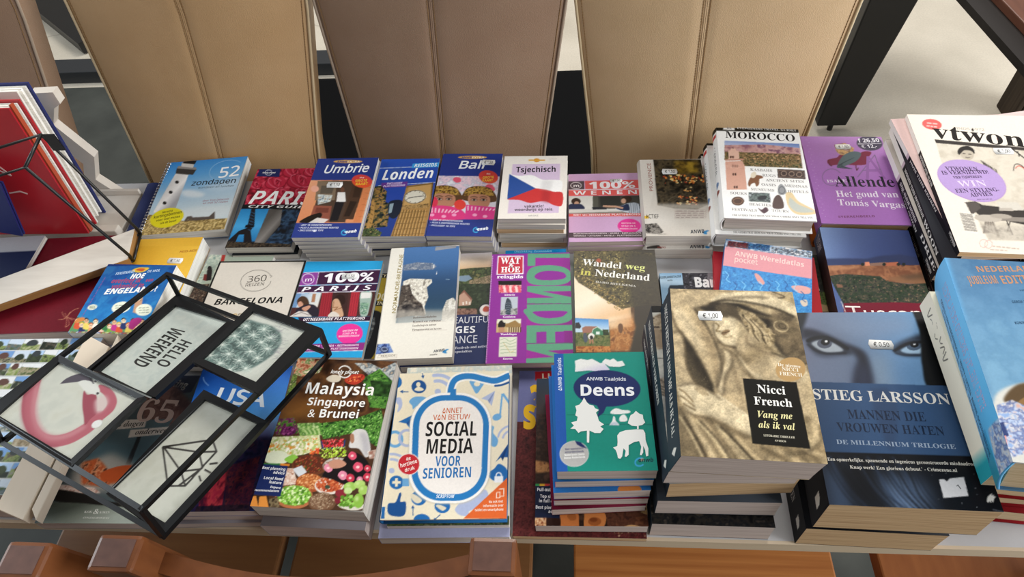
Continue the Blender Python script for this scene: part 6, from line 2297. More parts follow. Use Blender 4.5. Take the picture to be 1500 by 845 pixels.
    a.text('SCRIPTUM', (312, 702), (406, 701), 17, 'e4eef6', 'BI')
    a.ell(173, 527, 58, 56, 'e9e2da', -5)
    a.ell(173, 527, 54, 52, 'c22a34', -5)
    a.text('4e', (160, 512), (184, 503), 18, 'f6e4e0', 'B')
    a.text('herziene', (130, 545), (216, 520), 20, 'f6e4e0', 'B')
    a.text('druk', (153, 568), (204, 553), 18, 'f6e4e0', 'B')
    a.poly([(452, 806), (690, 585), (690, 806)], 'd9642e')
    a.line([(635, 655), (660, 652), (660, 690), (640, 692)], 4, 'f3e2d2')
    a.line([(622, 672), (640, 670), (640, 698), (622, 700), (622, 672)], 4, 'f3e2d2')
    for i, (t, x0, x1) in enumerate((('Nu ook met', 585, 658), ('informatie over', 555, 660), ('tablet en smartphone', 512, 660))):
        a.text(t, (x0, 728 + i * 21), (x1, 724 + i * 21), 13, 'f6e0d0', 'B')


P_SO = (-.1528, .1015, .7925, 2.26)
book('cream social media handbook with a large blue mouse outline', P_SO, (.1467, .1966, .0135), art_social, 'e6dcc2', spine='2a6eaa', back='2a6eaa', pages='white', group=GF, hard=True)


def art_thin(a):
    a.unit()
    a.fill('ded6c2')
    a.noise([(0, 0), (1, 0), (1, .06), (0, .06)], ['d6cdb8', 'b9c4c0', 'e4dcc8'], 5)
    a.noise([(0, .95), (1, .95), (1, 1), (0, 1)], ['3a4a2a', '6a7a4a', '1f2a1c', 'a0a078'], 4)


book('thin cream edged book between the social media handbook and the lilac book', (-.1492, .1092, .7785, 2.1), (.1435, .2165, .0085), art_thin, 'ded6c2', pages='white', group=GF)


def art_lilac(a):
    a.unit()
    a.grad([(0, 0), (1, 0), (1, 1), (0, 1)], ['8a90b8', '9aa0c6', 'a9acca'], (.5, 0), (.5, 1))


book('lilac blue book at the bottom under the social media handbook', (-.1545, .1015, .7695, 2.2), (.1545, .2235, .0188), art_lilac, '9aa0c6', spine='8a90b8', pages='white', group=GF)


def art_malay(a):
    a.view(*X3)
    a.fill('4a3020')
    a.noise([(200, 30), (790, 45), (700, 400), (150, 350)], ['2e1c12', '4a2f1c', '6a4426', '3a2416'], 18)
    a.grad([(220, 200), (500, 250), (480, 370), (180, 350)], ['6d4422', '8a5a2a', '5a3a1c'], (300, 220), (330, 360), .8, 10)
    green = ['1c3416', '2f5a22', '4a8030', '6aa544', '264a1c', '8cc060']
    a.noise([(260, 35), (420, 38), (380, 110), (300, 130), (240, 120)], ['7a3a26', 'b06a4a', 'd9b090', '5a7a3a', 'e4d4b8'], 5)
    a.noise([(225, 120), (270, 110), (250, 220), (200, 260)], ['4a5a2a', '8aa04a', '2a3a1c', 'c9c090'], 4)
    a.noise([(560, 60), (640, 60), (700, 90), (770, 55), (785, 110), (750, 160), (640, 130)], ['9aa4a8', 'd2cfc8', '5a6a74', 'c0a890'], 5)
    a.noise([(600, 140), (690, 90), (760, 160), (720, 300), (640, 290), (620, 200)], green, 4)
    a.noise([(640, 150), (760, 160), (740, 240), (660, 230)], ['152a10', '244418', '37602a'], 5)
    a.blob([(415, 140), (450, 120), (490, 130), (480, 155), (440, 158)], 'd9cdb9')
    a.blob([(510, 145), (545, 120), (600, 118), (612, 140), (570, 170), (525, 165)], 'b83a28')
    a.spots([(520, 140), (600, 125), (600, 150), (530, 160)], ['e0603a', '8a2018', 'f08a50'], 50, .6, 1.4)
    a.noise([(140, 350), (250, 340), (280, 420), (160, 430)], ['2a4a1c', '5a8a34', '7a2a5a', '4a1a3c', '8ab048'], 4)
    a.blob([(190, 395), (240, 385), (262, 410), (230, 432), (185, 425)], '5a1c48')
    a.spots([(185, 390), (262, 388), (255, 430), (190, 430)], ['7a2a62', '3d1232', '9a4a80'], 40, .7, 1.5)
    a.noise([(265, 370), (380, 365), (400, 430), (280, 435)], ['6a9444', '9cc06a', '3f6a2a', 'c4d896'], 5, 1, 1)
    for i in range(9): a.curve([(270 + i * 12, 385 + i * 2), (300 + i * 12, 400), (320 + i * 10, 425)], 7, ('b9d08a', '5d8a3c')[i % 2], .8, 1)
    a.noise([(370, 370), (560, 350), (700, 300), (720, 420), (680, 500), (560, 420), (400, 450)], green, 4)
    a.spots([(380, 370), (560, 350), (700, 310), (690, 480), (560, 430), (400, 445)], ['7ab850', '3a6a28', '1c3a14', 'a8d878'], 260, .5, 1.4, .6)
    a.noise([(120, 440), (380, 430), (390, 500), (300, 530), (100, 560)], ['d9d2a8', 'b8c27a', 'e9e4c8', '9aac5c', 'f0ead4'], 6)
    a.spots([(120, 470), (370, 440), (370, 500), (110, 550)], ['e8e2b8', 'c9a052', 'a9bc6a', 'f4f0e0', 'd98a3a'], 150, .8, 2.2)
    a.blob([(105, 530), (180, 510), (230, 540), (200, 575), (110, 570)], 'dfe4c8')
    a.blob([(200, 555), (245, 530), (270, 545), (240, 575)], '8ac04a')
    a.poly([(90, 572), (225, 578), (222, 588), (88, 580)], '3a7a3a')
    a.poly([(180, 576), (228, 578), (226, 590), (178, 586)], 'd9822a')
    a.spots([(395, 455), (505, 450), (505, 495), (395, 495)], ['c81e2c', 'e83a44', 'a01420', 'f06a6a'], 140, .8, 1.6, .5)
    a.line([(390, 460), (400, 500), (505, 495), (512, 455)], 6, '223f7a')
    a.spots([(375, 500), (515, 490), (520, 540), (385, 550)], ['a8d030', 'c8e050', '7aa820', 'e0ec80'], 140, .9, 1.9, .4)
    a.spots([(330, 500), (378, 500), (378, 535), (330, 535)], ['d85030', 'e88040'], 30, .8, 1.6)
    def tray(cx, cy, rx, ry, rim, pal, n, r0, r1, asp=1.0):
        a.ell(cx, cy + ry * .12, rx * 1.06, ry * 1.1, rim)
        a.ell(cx, cy, rx * .97, ry * .93, pal[0])
        a.spots(Art.epts(cx, cy, rx * .95, ry * .9), pal, n, r0, r1, asp)
    tray(330, 580, 86, 48, '6a3a24', ['5a2a1c', '8a4028', 'b0603c', '3f5a20', '7a2a1a'], 170, .6, 1.5, .7)
    tray(470, 585, 70, 40, '7a6a5a', ['b8b0a4', '8a8078', 'd0c8c0', '9a6a5a'], 90, .8, 1.8)
    a.poly([(240, 605), (290, 585), (315, 620), (275, 645)], 'cfd2d6')
    a.noise([(205, 600), (245, 600), (270, 680), (190, 690)], ['e4cfc0', 'c99a84', 'f0e4d8', 'b07a60'], 4)
    tray(330, 670, 68, 44, '9a4a2a', ['b86a3a', 'd89058', '8a4426', 'e8b07a'], 150, .6, 1.3)
    tray(432, 685, 72, 42, 'e0d4c8', ['c05a34', 'd88050', '9a3c20', 'e4d4c4', 'a0402a'], 130, .6, 1.4)
    a.ell(422, 697, 14, 10, '3a4a3a')
    # woman
    a.blob([(395, 640), (440, 590), (500, 560), (540, 520), (600, 540), (640, 590), (640, 650), (590, 690), (520, 690), (450, 660)], '1a1416')
    for x, y, r in ((550, 540, 22), (580, 600, 26), (425, 600, 22), (500, 640, 24), (540, 655, 22), (630, 610, 18), (630, 655, 22), (590, 665, 16)):
        a.blob([(x - r, y), (x - r * .3, y - r), (x + r * .8, y - r * .6), (x + r, y + r * .5), (x, y + r)], ('c8384e', 'd8506a', 'e088a0')[int(x) % 3])
        a.ell(x, y, r * .35, r * .3, 'f0c8c8')
    a.blob([(545, 425), (575, 402), (620, 412), (640, 470), (645, 530), (620, 550), (585, 505), (535, 495), (540, 455)], 'd6d2ce')
    a.blob([(590, 420), (630, 440), (640, 530), (615, 540), (600, 480)], 'aeaab0', .7, 4)
    a.blob([(540, 430), (556, 428), (560, 460), (550, 475), (540, 462)], 'a8785c')
    a.blob([(430, 570), (480, 555), (520, 580), (490, 600), (440, 600)], 'c08a72')
    a.noise([(630, 520), (690, 510), (680, 560), (640, 560)], ['e8e0d8', 'c0a89a', '9a6a5a'], 4)
    tray(250, 740, 92, 56, 'b06a44', ['6a9a34', '8ac04a', '4a7a24', 'a8d86a', 'd8e8b0'], 330, .8, 1.7)
    tray(395, 770, 68, 46, '6a4a34', ['7a5a44', 'a08468', '5a3e2c', 'c0a88a'], 260, .4, .9)
    a.blob([(465, 720), (500, 712), (530, 730), (500, 750), (470, 745)], '8a2a34')
    a.blob([(460, 760), (485, 750), (500, 770), (470, 785)], '7a2430')
    a.blob([(475, 790), (500, 810), (560, 825), (620, 810), (640, 770), (600, 800), (520, 800)], 'd8d2c4')
    for x, y, rx, ry, c in ((540, 700, 34, 24, '9cc45a'), (590, 690, 30, 22, 'b0d070'), (610, 720, 26, 26, 'a4c860'), (585, 775, 28, 38, '8ab848'), (530, 720, 22, 18, 'c0d890')):
        a.ell(x, y, rx, ry, c)
        a.ell(x - rx * .3, y - ry * .3, rx * .35, ry * .35, 'd0e4a0', 0, .7, 2)
    a.spots([(485, 750), (550, 740), (560, 810), (490, 800)], ['5a8a2a', '7ab040', '9cd060'], 40, 1.6, 2.4)
    a.poly([(15, 740), (120, 740), (125, 812), (10, 808)], '2c2018')
    for x in (48, 100): a.poly([(x - 28, 745), (x + 8, 742), (x + 22, 808), (x - 34, 806)], 'e09040')
    a.noise([(120, 760), (165, 745), (180, 800), (125, 812)], ['4a3a2a', '8a7a5a', '2a2018'], 4)
    a.poly([(84, 578), (218, 588), (180, 745), (38, 735)], '1c2a5c')
    for i, (t, x0, x1) in enumerate((('Best planning', 84, 202), ('advice', 140, 198))): a.text(t, (x0, 604 + i * 24), (x1, 614 + i * 20), 14, 'f0f0f4', 'B')
    for i, (t, x0, x1) in enumerate((('Local food', 92, 190), ('feature', 118, 182))): a.text(t, (x0, 656 + i * 22), (x1, 664 + i * 20), 14, 'f0f0f4', 'B')
    for i, (t, x0, x1) in enumerate((('Expert', 126, 178), ('recommendations', 46, 170))): a.text(t, (x0, 702 + i * 16), (x1, 708 + i * 16), 11, 'f0f0f4', 'B')
    a.ring(510, 105, 32, 30, 6, 'f0efec', 0, 25, 175)
    a.ring(510, 105, 32, 30, 6, 'f0efec', 0, 205, 345)
    a.text('lonely planet', (437, 112), (582, 116), 18, 'f4f2ee', 'BI')
    a.text('Malaysia', (305, 215), (655, 228), 56, 'f7f5f1', 'B', -.012)
    a.text('Singapore', (315, 275), (612, 287), 38, 'f7f5f1', 'B', -.02)
    a.text('& Brunei', (316, 337), (578, 345), 42, 'f7f5f1', 'B', -.012)
    a.line([(262, 60), (160, 360)], 2, 'c9b8a4', .6)


P_MA = (-.3006, .1033, .815, -1.73)
book('Malaysia guide with a busy vegetable market on its cover', P_MA, (.1351, .2014, .030), art_malay, '4a3020', pages='grey', group=GF, gloss=True,
     warp=lambda u, v: .006 * np.clip((u - .45) / .55, 0, 1) ** 2 * np.clip(v * 1.3, 0, 1))
book('grey covered paperback protruding under the Malaysia guide', (-.302, .0925, .7846, -1.0), (.1265, .2014, .0335), None, '8d888c', pages='mauve', group=GF)


def art_usa(a):
    a.view(*W8)
    a.grad([(560, 0), (1100, 0), (900, 420), (480, 400)], ['15428c', '2a6cc0', '4a96d8', '7fb6e4'], (800, 30), (850, 320))
    a.grad([(900, 20), (1060, 20), (980, 280), (820, 280)], ['3a6ac8', '5aa0e4'], (1000, 20), (900, 270), .7, 20)
    a.grad([(480, 270), (960, 270), (860, 480), (420, 480)], ['8fa8cc', '6a6aa0', '3a3468'], (800, 280), (780, 420), .9, 6)
    a.noise([(420, 370), (960, 340), (830, 700), (560, 700)], ['141430', '26264a', '3a2444', '1a1a38', '4a2a3a'], 12, .95, 6)
    a.noise([(600, 560), (730, 500), (700, 690), (600, 690)], ['c8304a', 'e04a50', '8a1e34', '4a1a30'], 5, .95, 1, 4, (1, 2))
    a.noise([(720, 480), (880, 430), (820, 690), (720, 690)], ['2a1a30', '6a2030', '3a1c34', '8a3030', '1c1830'], 7, .8, 1)
    a.noise([(590, 660), (830, 650), (830, 690), (580, 690)], ['1a1420', '3a2430', '14142a'], 4)
    a.curve([(620, 70), (625, 90), (645, 110)], 3, '7fa8d8')
    a.text('USA', (668, 185), (900, 205), 66, 'e4ecf2', 'S', .03)
    a.line([(615, 35), (560, 180)], 4, '0f2f6c', .7)


P_US = (-.4388, .1042, .795, 2.18)
book('blue USA guide partly covered by the black picture frame', P_US, (.1262, .2006, .0155), art_usa, '1a3a7c', spine='16306c', pages='mauve', group=GF, gloss=True)
under(P_US, .0155, [('grey edged guidebook directly under the USA guide', (.1262, .2006), .0142, .003, .001, -.6, dict(cover='8f8a90', spine='2a2c34', pages='mauve', group=GF)),
                    ('grey edged guidebook at the bottom under the USA guide', (.124, .2006), .0138, .0005, -.003, .4, dict(cover='8f8a90', spine='2a2c34', pages='mauve', group=GF))])


def art_65(a):
    a.view(*W8)
    a.fill('4a5558')
    a.grad([(130, 60), (620, 40), (560, 140), (100, 200)], ['2a3048', '3a4056', '2c3040'], (400, 40), (400, 130))
    a.noise([(330, 170), (470, 90), (560, 190), (540, 300), (340, 280)], ['6a4a44', '7d5a52', '5a3c38', '8a665c'], 9, .95, 4)
    a.poly([(480, 100), (560, 190), (540, 250), (470, 160)], '3a2e34', .6, 6)
    a.grad([(100, 280), (480, 260), (330, 480), (60, 480)], ['5a6a6e', '4a6068', '3a5058'], (300, 270), (250, 480))
    a.poly([(318, 340), (335, 340), (285, 470), (262, 470)], '23282c')
    a.text('king', (470, 110), (540, 122), 34, 'c9c4c0', 'SBI')
    a.text('Slow cooking', (330, 95), (541, 120), 34, 'c9c4c0', 'SBI')
    a.text('65', (300, 270), (466, 282), 105, 'c9aea2', 'SBI')
    a.poly([(225, 268), (360, 262), (350, 300), (215, 310)], 'cfc6bc')
    a.text('65 dagen', (200, 300), (343, 292), 24, '3a3634', 'SBI', -.015)
    a.poly([(285, 312), (470, 296), (455, 330), (275, 347)], 'cfc6bc')
    a.text('onderweg', (305, 334), (452, 324), 25, '3a3634', 'SBI', -.015)
    a.blob([(40, 470), (120, 450), (200, 420), (300, 480), (290, 560), (150, 590), (20, 570)], 'b3a89c', .7, 8)
    a.noise([(60, 460), (140, 440), (190, 500), (290, 470), (280, 540), (150, 570), (60, 560)], ['7a3a20', 'b8582c', '9a4424', 'd08a60', '4a2418'], 7, .95, 2)
    a.blob([(150, 510), (220, 480), (290, 475), (280, 510), (220, 545), (160, 545)], 'a84a24')
    a.noise([(-40, 560), (120, 575), (150, 600), (-60, 600)], ['c9a090', 'e4d4c8', 'a86a58'], 4, .9, 1)
    a.blob([(-60, 585), (60, 600), (200, 640), (330, 645), (300, 680), (100, 660), (-80, 630)], '1f1d1b')
    a.grad([(-80, 640), (400, 660), (400, 760), (-160, 760)], ['4a5048', '7d857a', '9aa298'], (100, 640), (90, 740))
    a.blob([(-60, 590), (60, 605), (200, 645), (340, 655), (300, 665), (100, 650), (-80, 620)], '1c1a18')
    a.text('&', (112, 697), (138, 697), 24, 'd6d8d0', 'SBI')
    a.text('KOK', (72, 692), (108, 692), 10, 'd6d8d0', 'SB')
    a.text('KOKEN', (142, 694), (188, 694), 10, 'd6d8d0', 'SB')
    a.text('ONDERWEG', (66, 718), (186, 720), 9, 'd6d8d0', 'SBI')


book('travel cookbook with a large 65, beneath the black picture frame', (-.5905, .0992, .7705, 1.25), (.1458, .2091, .0195), art_65, '4a5558', spine='a9b8ac', pages='mauve', group=GF, gloss=True)


def art_S(a):
    a.view(*W7)
    a.fill('4a1c1e')
    a.noise([(30, 270), (760, 270), (760, 860), (20, 860)], ['2e1012', '5a2224', '3d1618', '6d2c2c', '4a1a1c'], 6)
    a.noise([(30, 270), (760, 270), (760, 860), (20, 860)], ['220c0e', '7a3a36', '3d1618'], 2, .4)
    a.poly([(30, 40), (760, 30), (760, 270), (30, 275)], '6a6e9c')
    a.poly([(138, 46), (260, 42), (260, 82), (138, 86)], 'b3222c')
    a.text('LU', (170, 80), (225, 78), 26, 'e8d8c0', 'B')
    a.text('S', (84, 302), (142, 300), 96, 'e0b020', 'B', .05)
    a.text('a', (108, 200), (160, 200), 110, 'e0b020', 'B', .05)
    a.spots([(500, 770), (700, 770), (700, 800), (500, 800)], ['9a6a4a', '5a3a2a', 'c09a7a'], 40, .5, 1.2)


book('maroon and lilac book with yellow letters under the food and language guides', (.0061, .1103, .7602, .45), (.1555, .2253, .0095), art_S, '4a1c1e', pages='tan', group=GF)


def art_LP(a):
    a.view(*W7)
    a.fill('2a1c18')
    a.grad([(140, 80), (760, 70), (760, 250), (140, 240)], ['16283c', '2a2a30', '3a2a24'], (300, 80), (300, 260))
    a.noise([(140, 240), (700, 240), (680, 780), (130, 780)], ['1c1210', '3a261c', '24160f', '4a3226'], 10)
    a.noise([(135, 450), (200, 460), (240, 500), (135, 510)], ['8a5a34', 'c08a54', '4a2c1c'], 5, .9, 2)
    a.poly([(130, 562), (250, 562), (700, 556), (700, 563), (130, 568)], '2a6aa8')
    for i, c in enumerate(('2f8a4a', 'd9a52c', 'b8352c', '2a6aa8')): a.poly([(135 + i * 24, 558), (159 + i * 24, 558), (159 + i * 24, 567), (135 + i * 24, 567)], c)
    a.poly([(130, 568), (260, 566), (260, 720), (128, 715)], '141c34')
    for i, (t, x1) in enumerate((('Pull-out city map', 262), ('Top sights', 235))): pass
    a.text('Pull-out map', (147, 592), (250, 594), 15, 'e6e4e4', 'B')
    a.text('Top sights', (160, 622), (245, 626), 14, 'e6e4e4', 'B')
    a.text('in full colour', (155, 643), (262, 646), 14, 'e6e4e4', 'B')
    a.text('Best planning', (140, 672), (252, 676), 14, 'e6e4e4', 'B')
    a.text('advice', (198, 692), (252, 695), 14, 'e6e4e4', 'B')
    a.noise([(125, 712), (190, 712), (190, 765), (120, 765)], ['6a2c1c', 'c08a5c', 'e0c09a', '8a4a2c'], 2.5)
    a.poly([(190, 712), (260, 716), (262, 768), (190, 766)], '2c1610')
    a.blob([(258, 690), (330, 690), (338, 740), (330, 775), (262, 775), (256, 730)], 'c0703a')
    a.blob([(370, 680), (440, 678), (462, 710), (450, 755), (400, 772), (365, 765), (362, 710)], 'c47840')
    a.ell(410, 730, 30, 20, '9a5428')
    a.ell(405, 722, 18, 10, '7a3c1a')
    a.blob([(285, 700), (320, 695), (325, 720), (300, 725)], 'a05a2c')
    a.noise([(460, 690), (640, 660), (660, 760), (470, 770)], ['3a2018', '5d3626', '4a2a1e', '70442e'], 6)
    a.noise([(600, 655), (650, 650), (655, 700), (620, 690)], ['8a6a44', 'c0a070', '4a3420'], 3)
    a.blob([(525, 762), (580, 745), (650, 765), (640, 785), (530, 785)], 'c99a68')
    a.line([(100, 690), (128, 640)], 3, 'c9a8a0')


book('travel guide with orange pots on its cover under the language guide stack', (.0191, .1018, .7802, 1.1), (.1291, .1953, .0195), art_LP, '2a1c18', spine='1c2030', pages='mauve', group=GF, gloss=True)


def art_deens(a):
    a.view(*X5)
    T_ = '17877a'
    a.fill(T_)
    a.grad([(100, 45), (620, 45), (690, 800), (120, 800)], ['1d8f82', '168878', '158475'], (200, 50), (600, 780))
    a.poly([(20, 40), (108, 45), (136, 800), (50, 800)], '1f55a4')
    a.text('ANWB Taalgids', (98, 285), (92, 80), 22, 'dfe8f2', 'S', .014)
    a.line([(128, 432), (400, 432)], 4, '0f5c54', .8)
    a.line([(365, 490), (660, 492)], 4, '0f5c54', .8)
    wh = 'e9e9e6'
    sh = '0f5c54'
    cl = [(178, 100), (215, 88), (255, 95), (285, 88), (335, 115), (355, 110), (395, 155), (330, 165), (260, 160), (180, 168), (182, 130)]
    c2 = [(345, 108), (365, 88), (395, 95), (415, 85), (440, 105), (470, 100), (488, 128), (450, 138), (390, 135)]
    for q in (cl, c2): a.poly(np.array(q) + (4, 5), sh, .6, 2)
    a.poly(c2, wh)
    a.poly(cl, wh)
    a.grad(cl, ['e9e9e6', 'c9c4dc'], (280, 120), (300, 165), .8)
    a.ell(376, 270, 206, 112, '1b2a5e', 2)
    a.poly([(305, 360), (375, 375), (355, 420), (315, 450), (328, 400)], '1b2a5e')
    a.text('ANWB Taalgids', (248, 220), (494, 222), 20, 'd9dde8', 'S', .02)
    a.text('Deens', (214, 314), (546, 314), 66, 'eceef2', 'B', .01)
    tree = [(234, 325), (252, 355), (268, 370), (292, 375), (302, 392), (326, 402), (308, 420), (318, 440), (326, 470), (358, 492), (335, 505), (355, 520), (335, 545), (300, 545), (268, 530),
            (266, 605), (252, 603), (252, 530), (215, 535), (200, 545), (180, 520), (150, 518), (172, 500), (155, 480), (190, 470), (195, 445), (180, 435), (188, 405), (180, 378), (205, 370), (222, 350)]
    a.poly(np.array(tree) + (4, 5), sh, .5, 2)
    a.shape(tree, wh)
    cow = [(414, 635), (440, 625), (442, 600), (440, 560), (455, 540), (490, 528), (560, 522), (600, 524), (612, 545), (615, 590), (632, 640), (632, 685), (618, 690), (612, 650), (600, 625),
           (600, 665), (590, 682), (580, 680), (588, 630), (575, 595), (545, 600), (510, 620), (510, 680), (496, 692), (486, 690), (492, 655), (478, 640), (470, 690), (458, 704), (444, 700), (438, 670), (430, 650)]
    a.poly(np.array(cow) + (4, 5), sh, .5, 2)
    a.shape(cow, wh)
    bush = [(555, 408), (575, 425), (598, 432), (600, 455), (612, 480), (595, 495), (572, 500), (572, 520), (562, 520), (562, 503), (530, 500), (505, 485), (512, 460), (522, 435), (540, 425)]
    a.poly(np.array(bush) + (3, 4), sh, .5, 2)
    a.shape(bush, wh)
    a.blob([(400, 410), (430, 392), (470, 402), (510, 405), (515, 420), (450, 428), (402, 425)], wh)
    a.blob([(455, 445), (478, 430), (496, 445), (498, 470), (455, 472)], wh)
    a.poly([(390, 495), (408, 470), (415, 440), (425, 445), (430, 470), (450, 490), (450, 497)], wh)
    a.poly([(390, 497), (405, 478), (435, 478), (450, 497)], '9aa8c0', .6, 2)
    a.ell(175, 672, 90, 80, 'b0aeac', 0)
    a.ring(175, 672, 88, 78, 3, 'd0cecb')
    a.poly([(180, 592), (215, 600), (255, 640), (215, 628), (192, 615)], '1b2a5e')
    for i, (t, c) in enumerate((('Met toeristisch', '5a5a78'), ('woordenboek', '5a5a78'), ('Nederlands-Deens', 'f0f0ee'), ('Deens-Nederlands', 'f0f0ee'))):
        a.text(t, (118 - i * 2, 652 + i * 18), (230 + i * 4, 645 + i * 18), 13, c, 'B')
    a.ring(578, 722, 30, 24, 9, '3a9ad0', -20, 60, 320)
    a.ell(590, 708, 12, 8, 'c8a88a')
    a.text('anwb', (572, 725), (664, 722), 24, '16283c', 'BI')


P_DE = (.0339, .1060, .8705, 1.88)
book('teal Danish phrase book with a white cow and tree, top of its stack', P_DE, (.1068, .1492, .021), art_deens, '17877a', spine='2a5aa8', pages='mauve', group=GF)


def art_lang(a):
    a.fill('2a6cb0')
    a.unit()
    a.ell(.78, .99, .12, .05, 'd08040')


under(P_DE, .021, [('phrase book with a pink spine directly under the teal one', (.1068, .1492), .0160, -.003, -.002, .6, dict(cover='2a6cb0', spine='d67a9a', pages='mauve', group=GF)),
                   ('blue phrase book third from the top under the teal one', (.1068, .1492), .0188, -.006, -.0075, 1.2, dict(art=art_lang, cover='2a6cb0', spine='2b49a8', pages='mauve', group=GF)),
                   ('phrase book fourth from the top under the teal one', (.106, .1492), .0155, -.006, -.009, .8, dict(cover='7a1c34', spine='3a66b4', pages='mauve', group=GF)),
                   ('dark red phrase book at the bottom under the teal one', (.107, .1492), .0165, -.010, -.0125, 2.2, dict(cover='6d1830', spine='7a1c34', pages='mauve', group=GF))])


# ------------------------------------------------------------------ magazines and the tall stack at the right
V5B = (1280, 155, 3.755)
GZ = 'magazines in the right hand stack'


def art_vt(a):
    a.view(*V5B)
    a.fill('e6dcce')
    a.ell(322, 103, 54, 29, 'd9605c', 8)
    a.words((295, 95), (352, 101), 7, 'f0c8c0', 2)
    a.words((292, 111), (350, 117), 7, 'f0c8c0', 3)
    a.text('vtwonen', (328, 176), (1050, 250), 78, '231f1e', 'SB')
    a.ell(690, 182, 12, 12, 'c8384a')
    a.text('SINDS 1972', (440, 128), (610, 138), 12, 'a89c90', 'S')
    a.blob([(538, 130), (546, 126), (552, 134), (545, 142)], '231f1e')
    a.poly([(335, 185), (1000, 245), (1000, 266), (345, 205)], '3a3431')
    ph = [(345, 205), (1100, 270), (1300, 760), (630, 735), (520, 520), (380, 330)]
    a.grad(ph, ['cfc6b6', 'd6ccbc', 'c9bfae'], (500, 220), (700, 700))
    a.noise(ph, ['b9ae9c', 'd9d0c0', 'cfc4b4'], 18, .5)
    # portrait drawing
    a.blob([(478, 245), (500, 228), (530, 232), (550, 255), (548, 285), (525, 300), (495, 290), (480, 270)], 'b8ad9c')
    a.blob([(462, 250), (480, 228), (520, 222), (550, 240), (555, 265), (535, 248), (500, 245), (480, 262), (470, 270)], '2e2a28')
    a.line([(490, 262), (505, 264)], 4, '2e2a28')
    a.line([(522, 266), (538, 268)], 4, '2e2a28')
    a.curve([(505, 282), (518, 286), (530, 284)], 3, '4a423e')
    a.blob([(480, 290), (540, 300), (600, 300), (660, 340), (640, 350), (540, 320)], 'c9c0b0')
    for i in range(9): a.curve([(590 + i * 10, 300 + i * 6), (610 + i * 9, 330 + i * 6), (600 + i * 11, 350 + i * 5)], 4, '3a3532', .8)
    a.curve([(740, 235), (770, 245), (830, 290)], 6, '3a3532')
    a.line([(790, 250), (800, 280)], 5, '3a3532')
    a.curve([(768, 358), (775, 325), (800, 322), (840, 350)], 4, '3a3532')
    a.curve([(778, 345), (800, 330), (840, 355)], 5, 'c86a5c')
    a.ell(540, 412, 196, 105, 'a88ac0', 18)
    a.ell(540, 410, 192, 101, 'b095c8', 18)
    for i, (t, p, q, h, c) in enumerate((('VTWONEN', (398, 355), (576, 358), 22, '4a3a58'), ('IS VERNIEUWD!', (378, 378), (634, 374), 22, '4a3a58'), ('VIER TIJDPERKEN', (440, 400), (598, 396), 14, '4a3a58'),
                                        ('WIN', (470, 445), (625, 442), 34, 'd6c6e4'), ('EEN STYLING-', (455, 478), (694, 470), 22, '4a3a58'), ('ADVIES', (536, 500), (656, 494), 22, '4a3a58'))):
        a.text(t, p, q, h, c, 'SB')
    a.words((570, 515), (650, 512), 4, '6a5878', 4)
    # sofa and table
    a.poly([(500, 530), (560, 525), (600, 545), (840, 570), (1000, 580), (1050, 700), (580, 600)], '3d3835')
    a.poly([(505, 530), (570, 528), (592, 560), (540, 600)], '57504b')
    a.poly([(670, 525), (790, 530), (830, 575), (700, 572)], 'cdc6ba')
    a.poly([(690, 560), (760, 562), (770, 578), (690, 576)], 'b5aca0')
    a.poly([(560, 600), (1050, 625), (1060, 650), (570, 625)], '8a8178')
    a.ell(630, 618, 76, 20, 'b9afa2', 4)
    a.poly([(610, 635), (660, 638), (690, 700), (600, 700)], '9a9084')
    for i in range(4): a.line([(618 + i * 12, 636), (606 + i * 24, 700)], 3, '5a524b')
    a.ell(700, 606, 60, 13, 'a89e92', 4)
    a.line([(730, 630), (765, 710)], 6, '3a3532')
    a.line([(750, 635), (735, 690)], 5, '3a3532')
    a.noise([(580, 650), (1100, 680), (1200, 740), (640, 735)], ['a8a094', 'c4baac', '8a8278'], 8, .7, 3)
    # barcode and foot line
    a.poly([(470, 582), (545, 592), (575, 700), (500, 688)], 'e9e2d6')
    for i in range(14): a.line([(474 + i * 2.1, 590 + i * 7), (544 + i * 2.1, 598 + i * 7)], 3, '5a544e')
    a.ring(605, 755, 22, 22, 3, 'd0a09a')
    a.ring(632, 760, 20, 22, 3, 'd0a09a')
    a.words((655, 770), (800, 785), 7, 'b8a498', 6)
    a.words((640, 788), (735, 795), 6, 'b8a498', 4)


def sp_mag(seed, txt=None):
    def f(a):
        a.unit()
        a.fill('1b1b1e')
        a.poly([(0, 0), (.30, 0), (.30, 1), (0, 1)], 'edeae6')
        a.poly([(.28, 0), (.305, 0), (.305, 1), (.28, 1)], 'c9b6c0')
        rr = random.Random(seed)
        a.text(('WONEN TUIN INTERIEUR', 'STIJL KLEUR WONEN', 'HUIS TUIN KEUKEN')[seed % 3], (.33, .72), (.60 + .1 * rr.random(), .72), .42, 'cfcdc8', 'B')
        if txt: a.text(txt, (.70, .85), (.93, .85), .6, 'dcdad6', 'SB')
        else: a.text('VTWONEN', (.88, .75), (.97, .75), .4, 'b9b7b4', 'B')
    return f


def sp_top(a):
    a.unit()
    a.fill('1b1b1e')
    a.poly([(0, 0), (.30, 0), (.30, 1), (0, 1)], 'f0ede8')
    a.text('WONEN STIJL KLEUR', (.32, .8), (.55, .8), .5, 'cfcdc8', 'B')
    a.text('VTWONEN', (.86, .8), (.95, .8), .5, 'cfcdc8', 'B')


P_VT = (.6197, .478, .863, -3.9)
book('cream home magazine with a lilac oval and sofa photo, top of the magazine pile', P_VT, (.22, .286, .0085), art_vt, 'e6dcce', spine='1b1b1e', pages='cream', group=GZ, cat='magazine',
     name='magazine', spine_art=sp_top, sticker=(V5B, (658, 250), (768, 250), 34, '€ 1,00'))


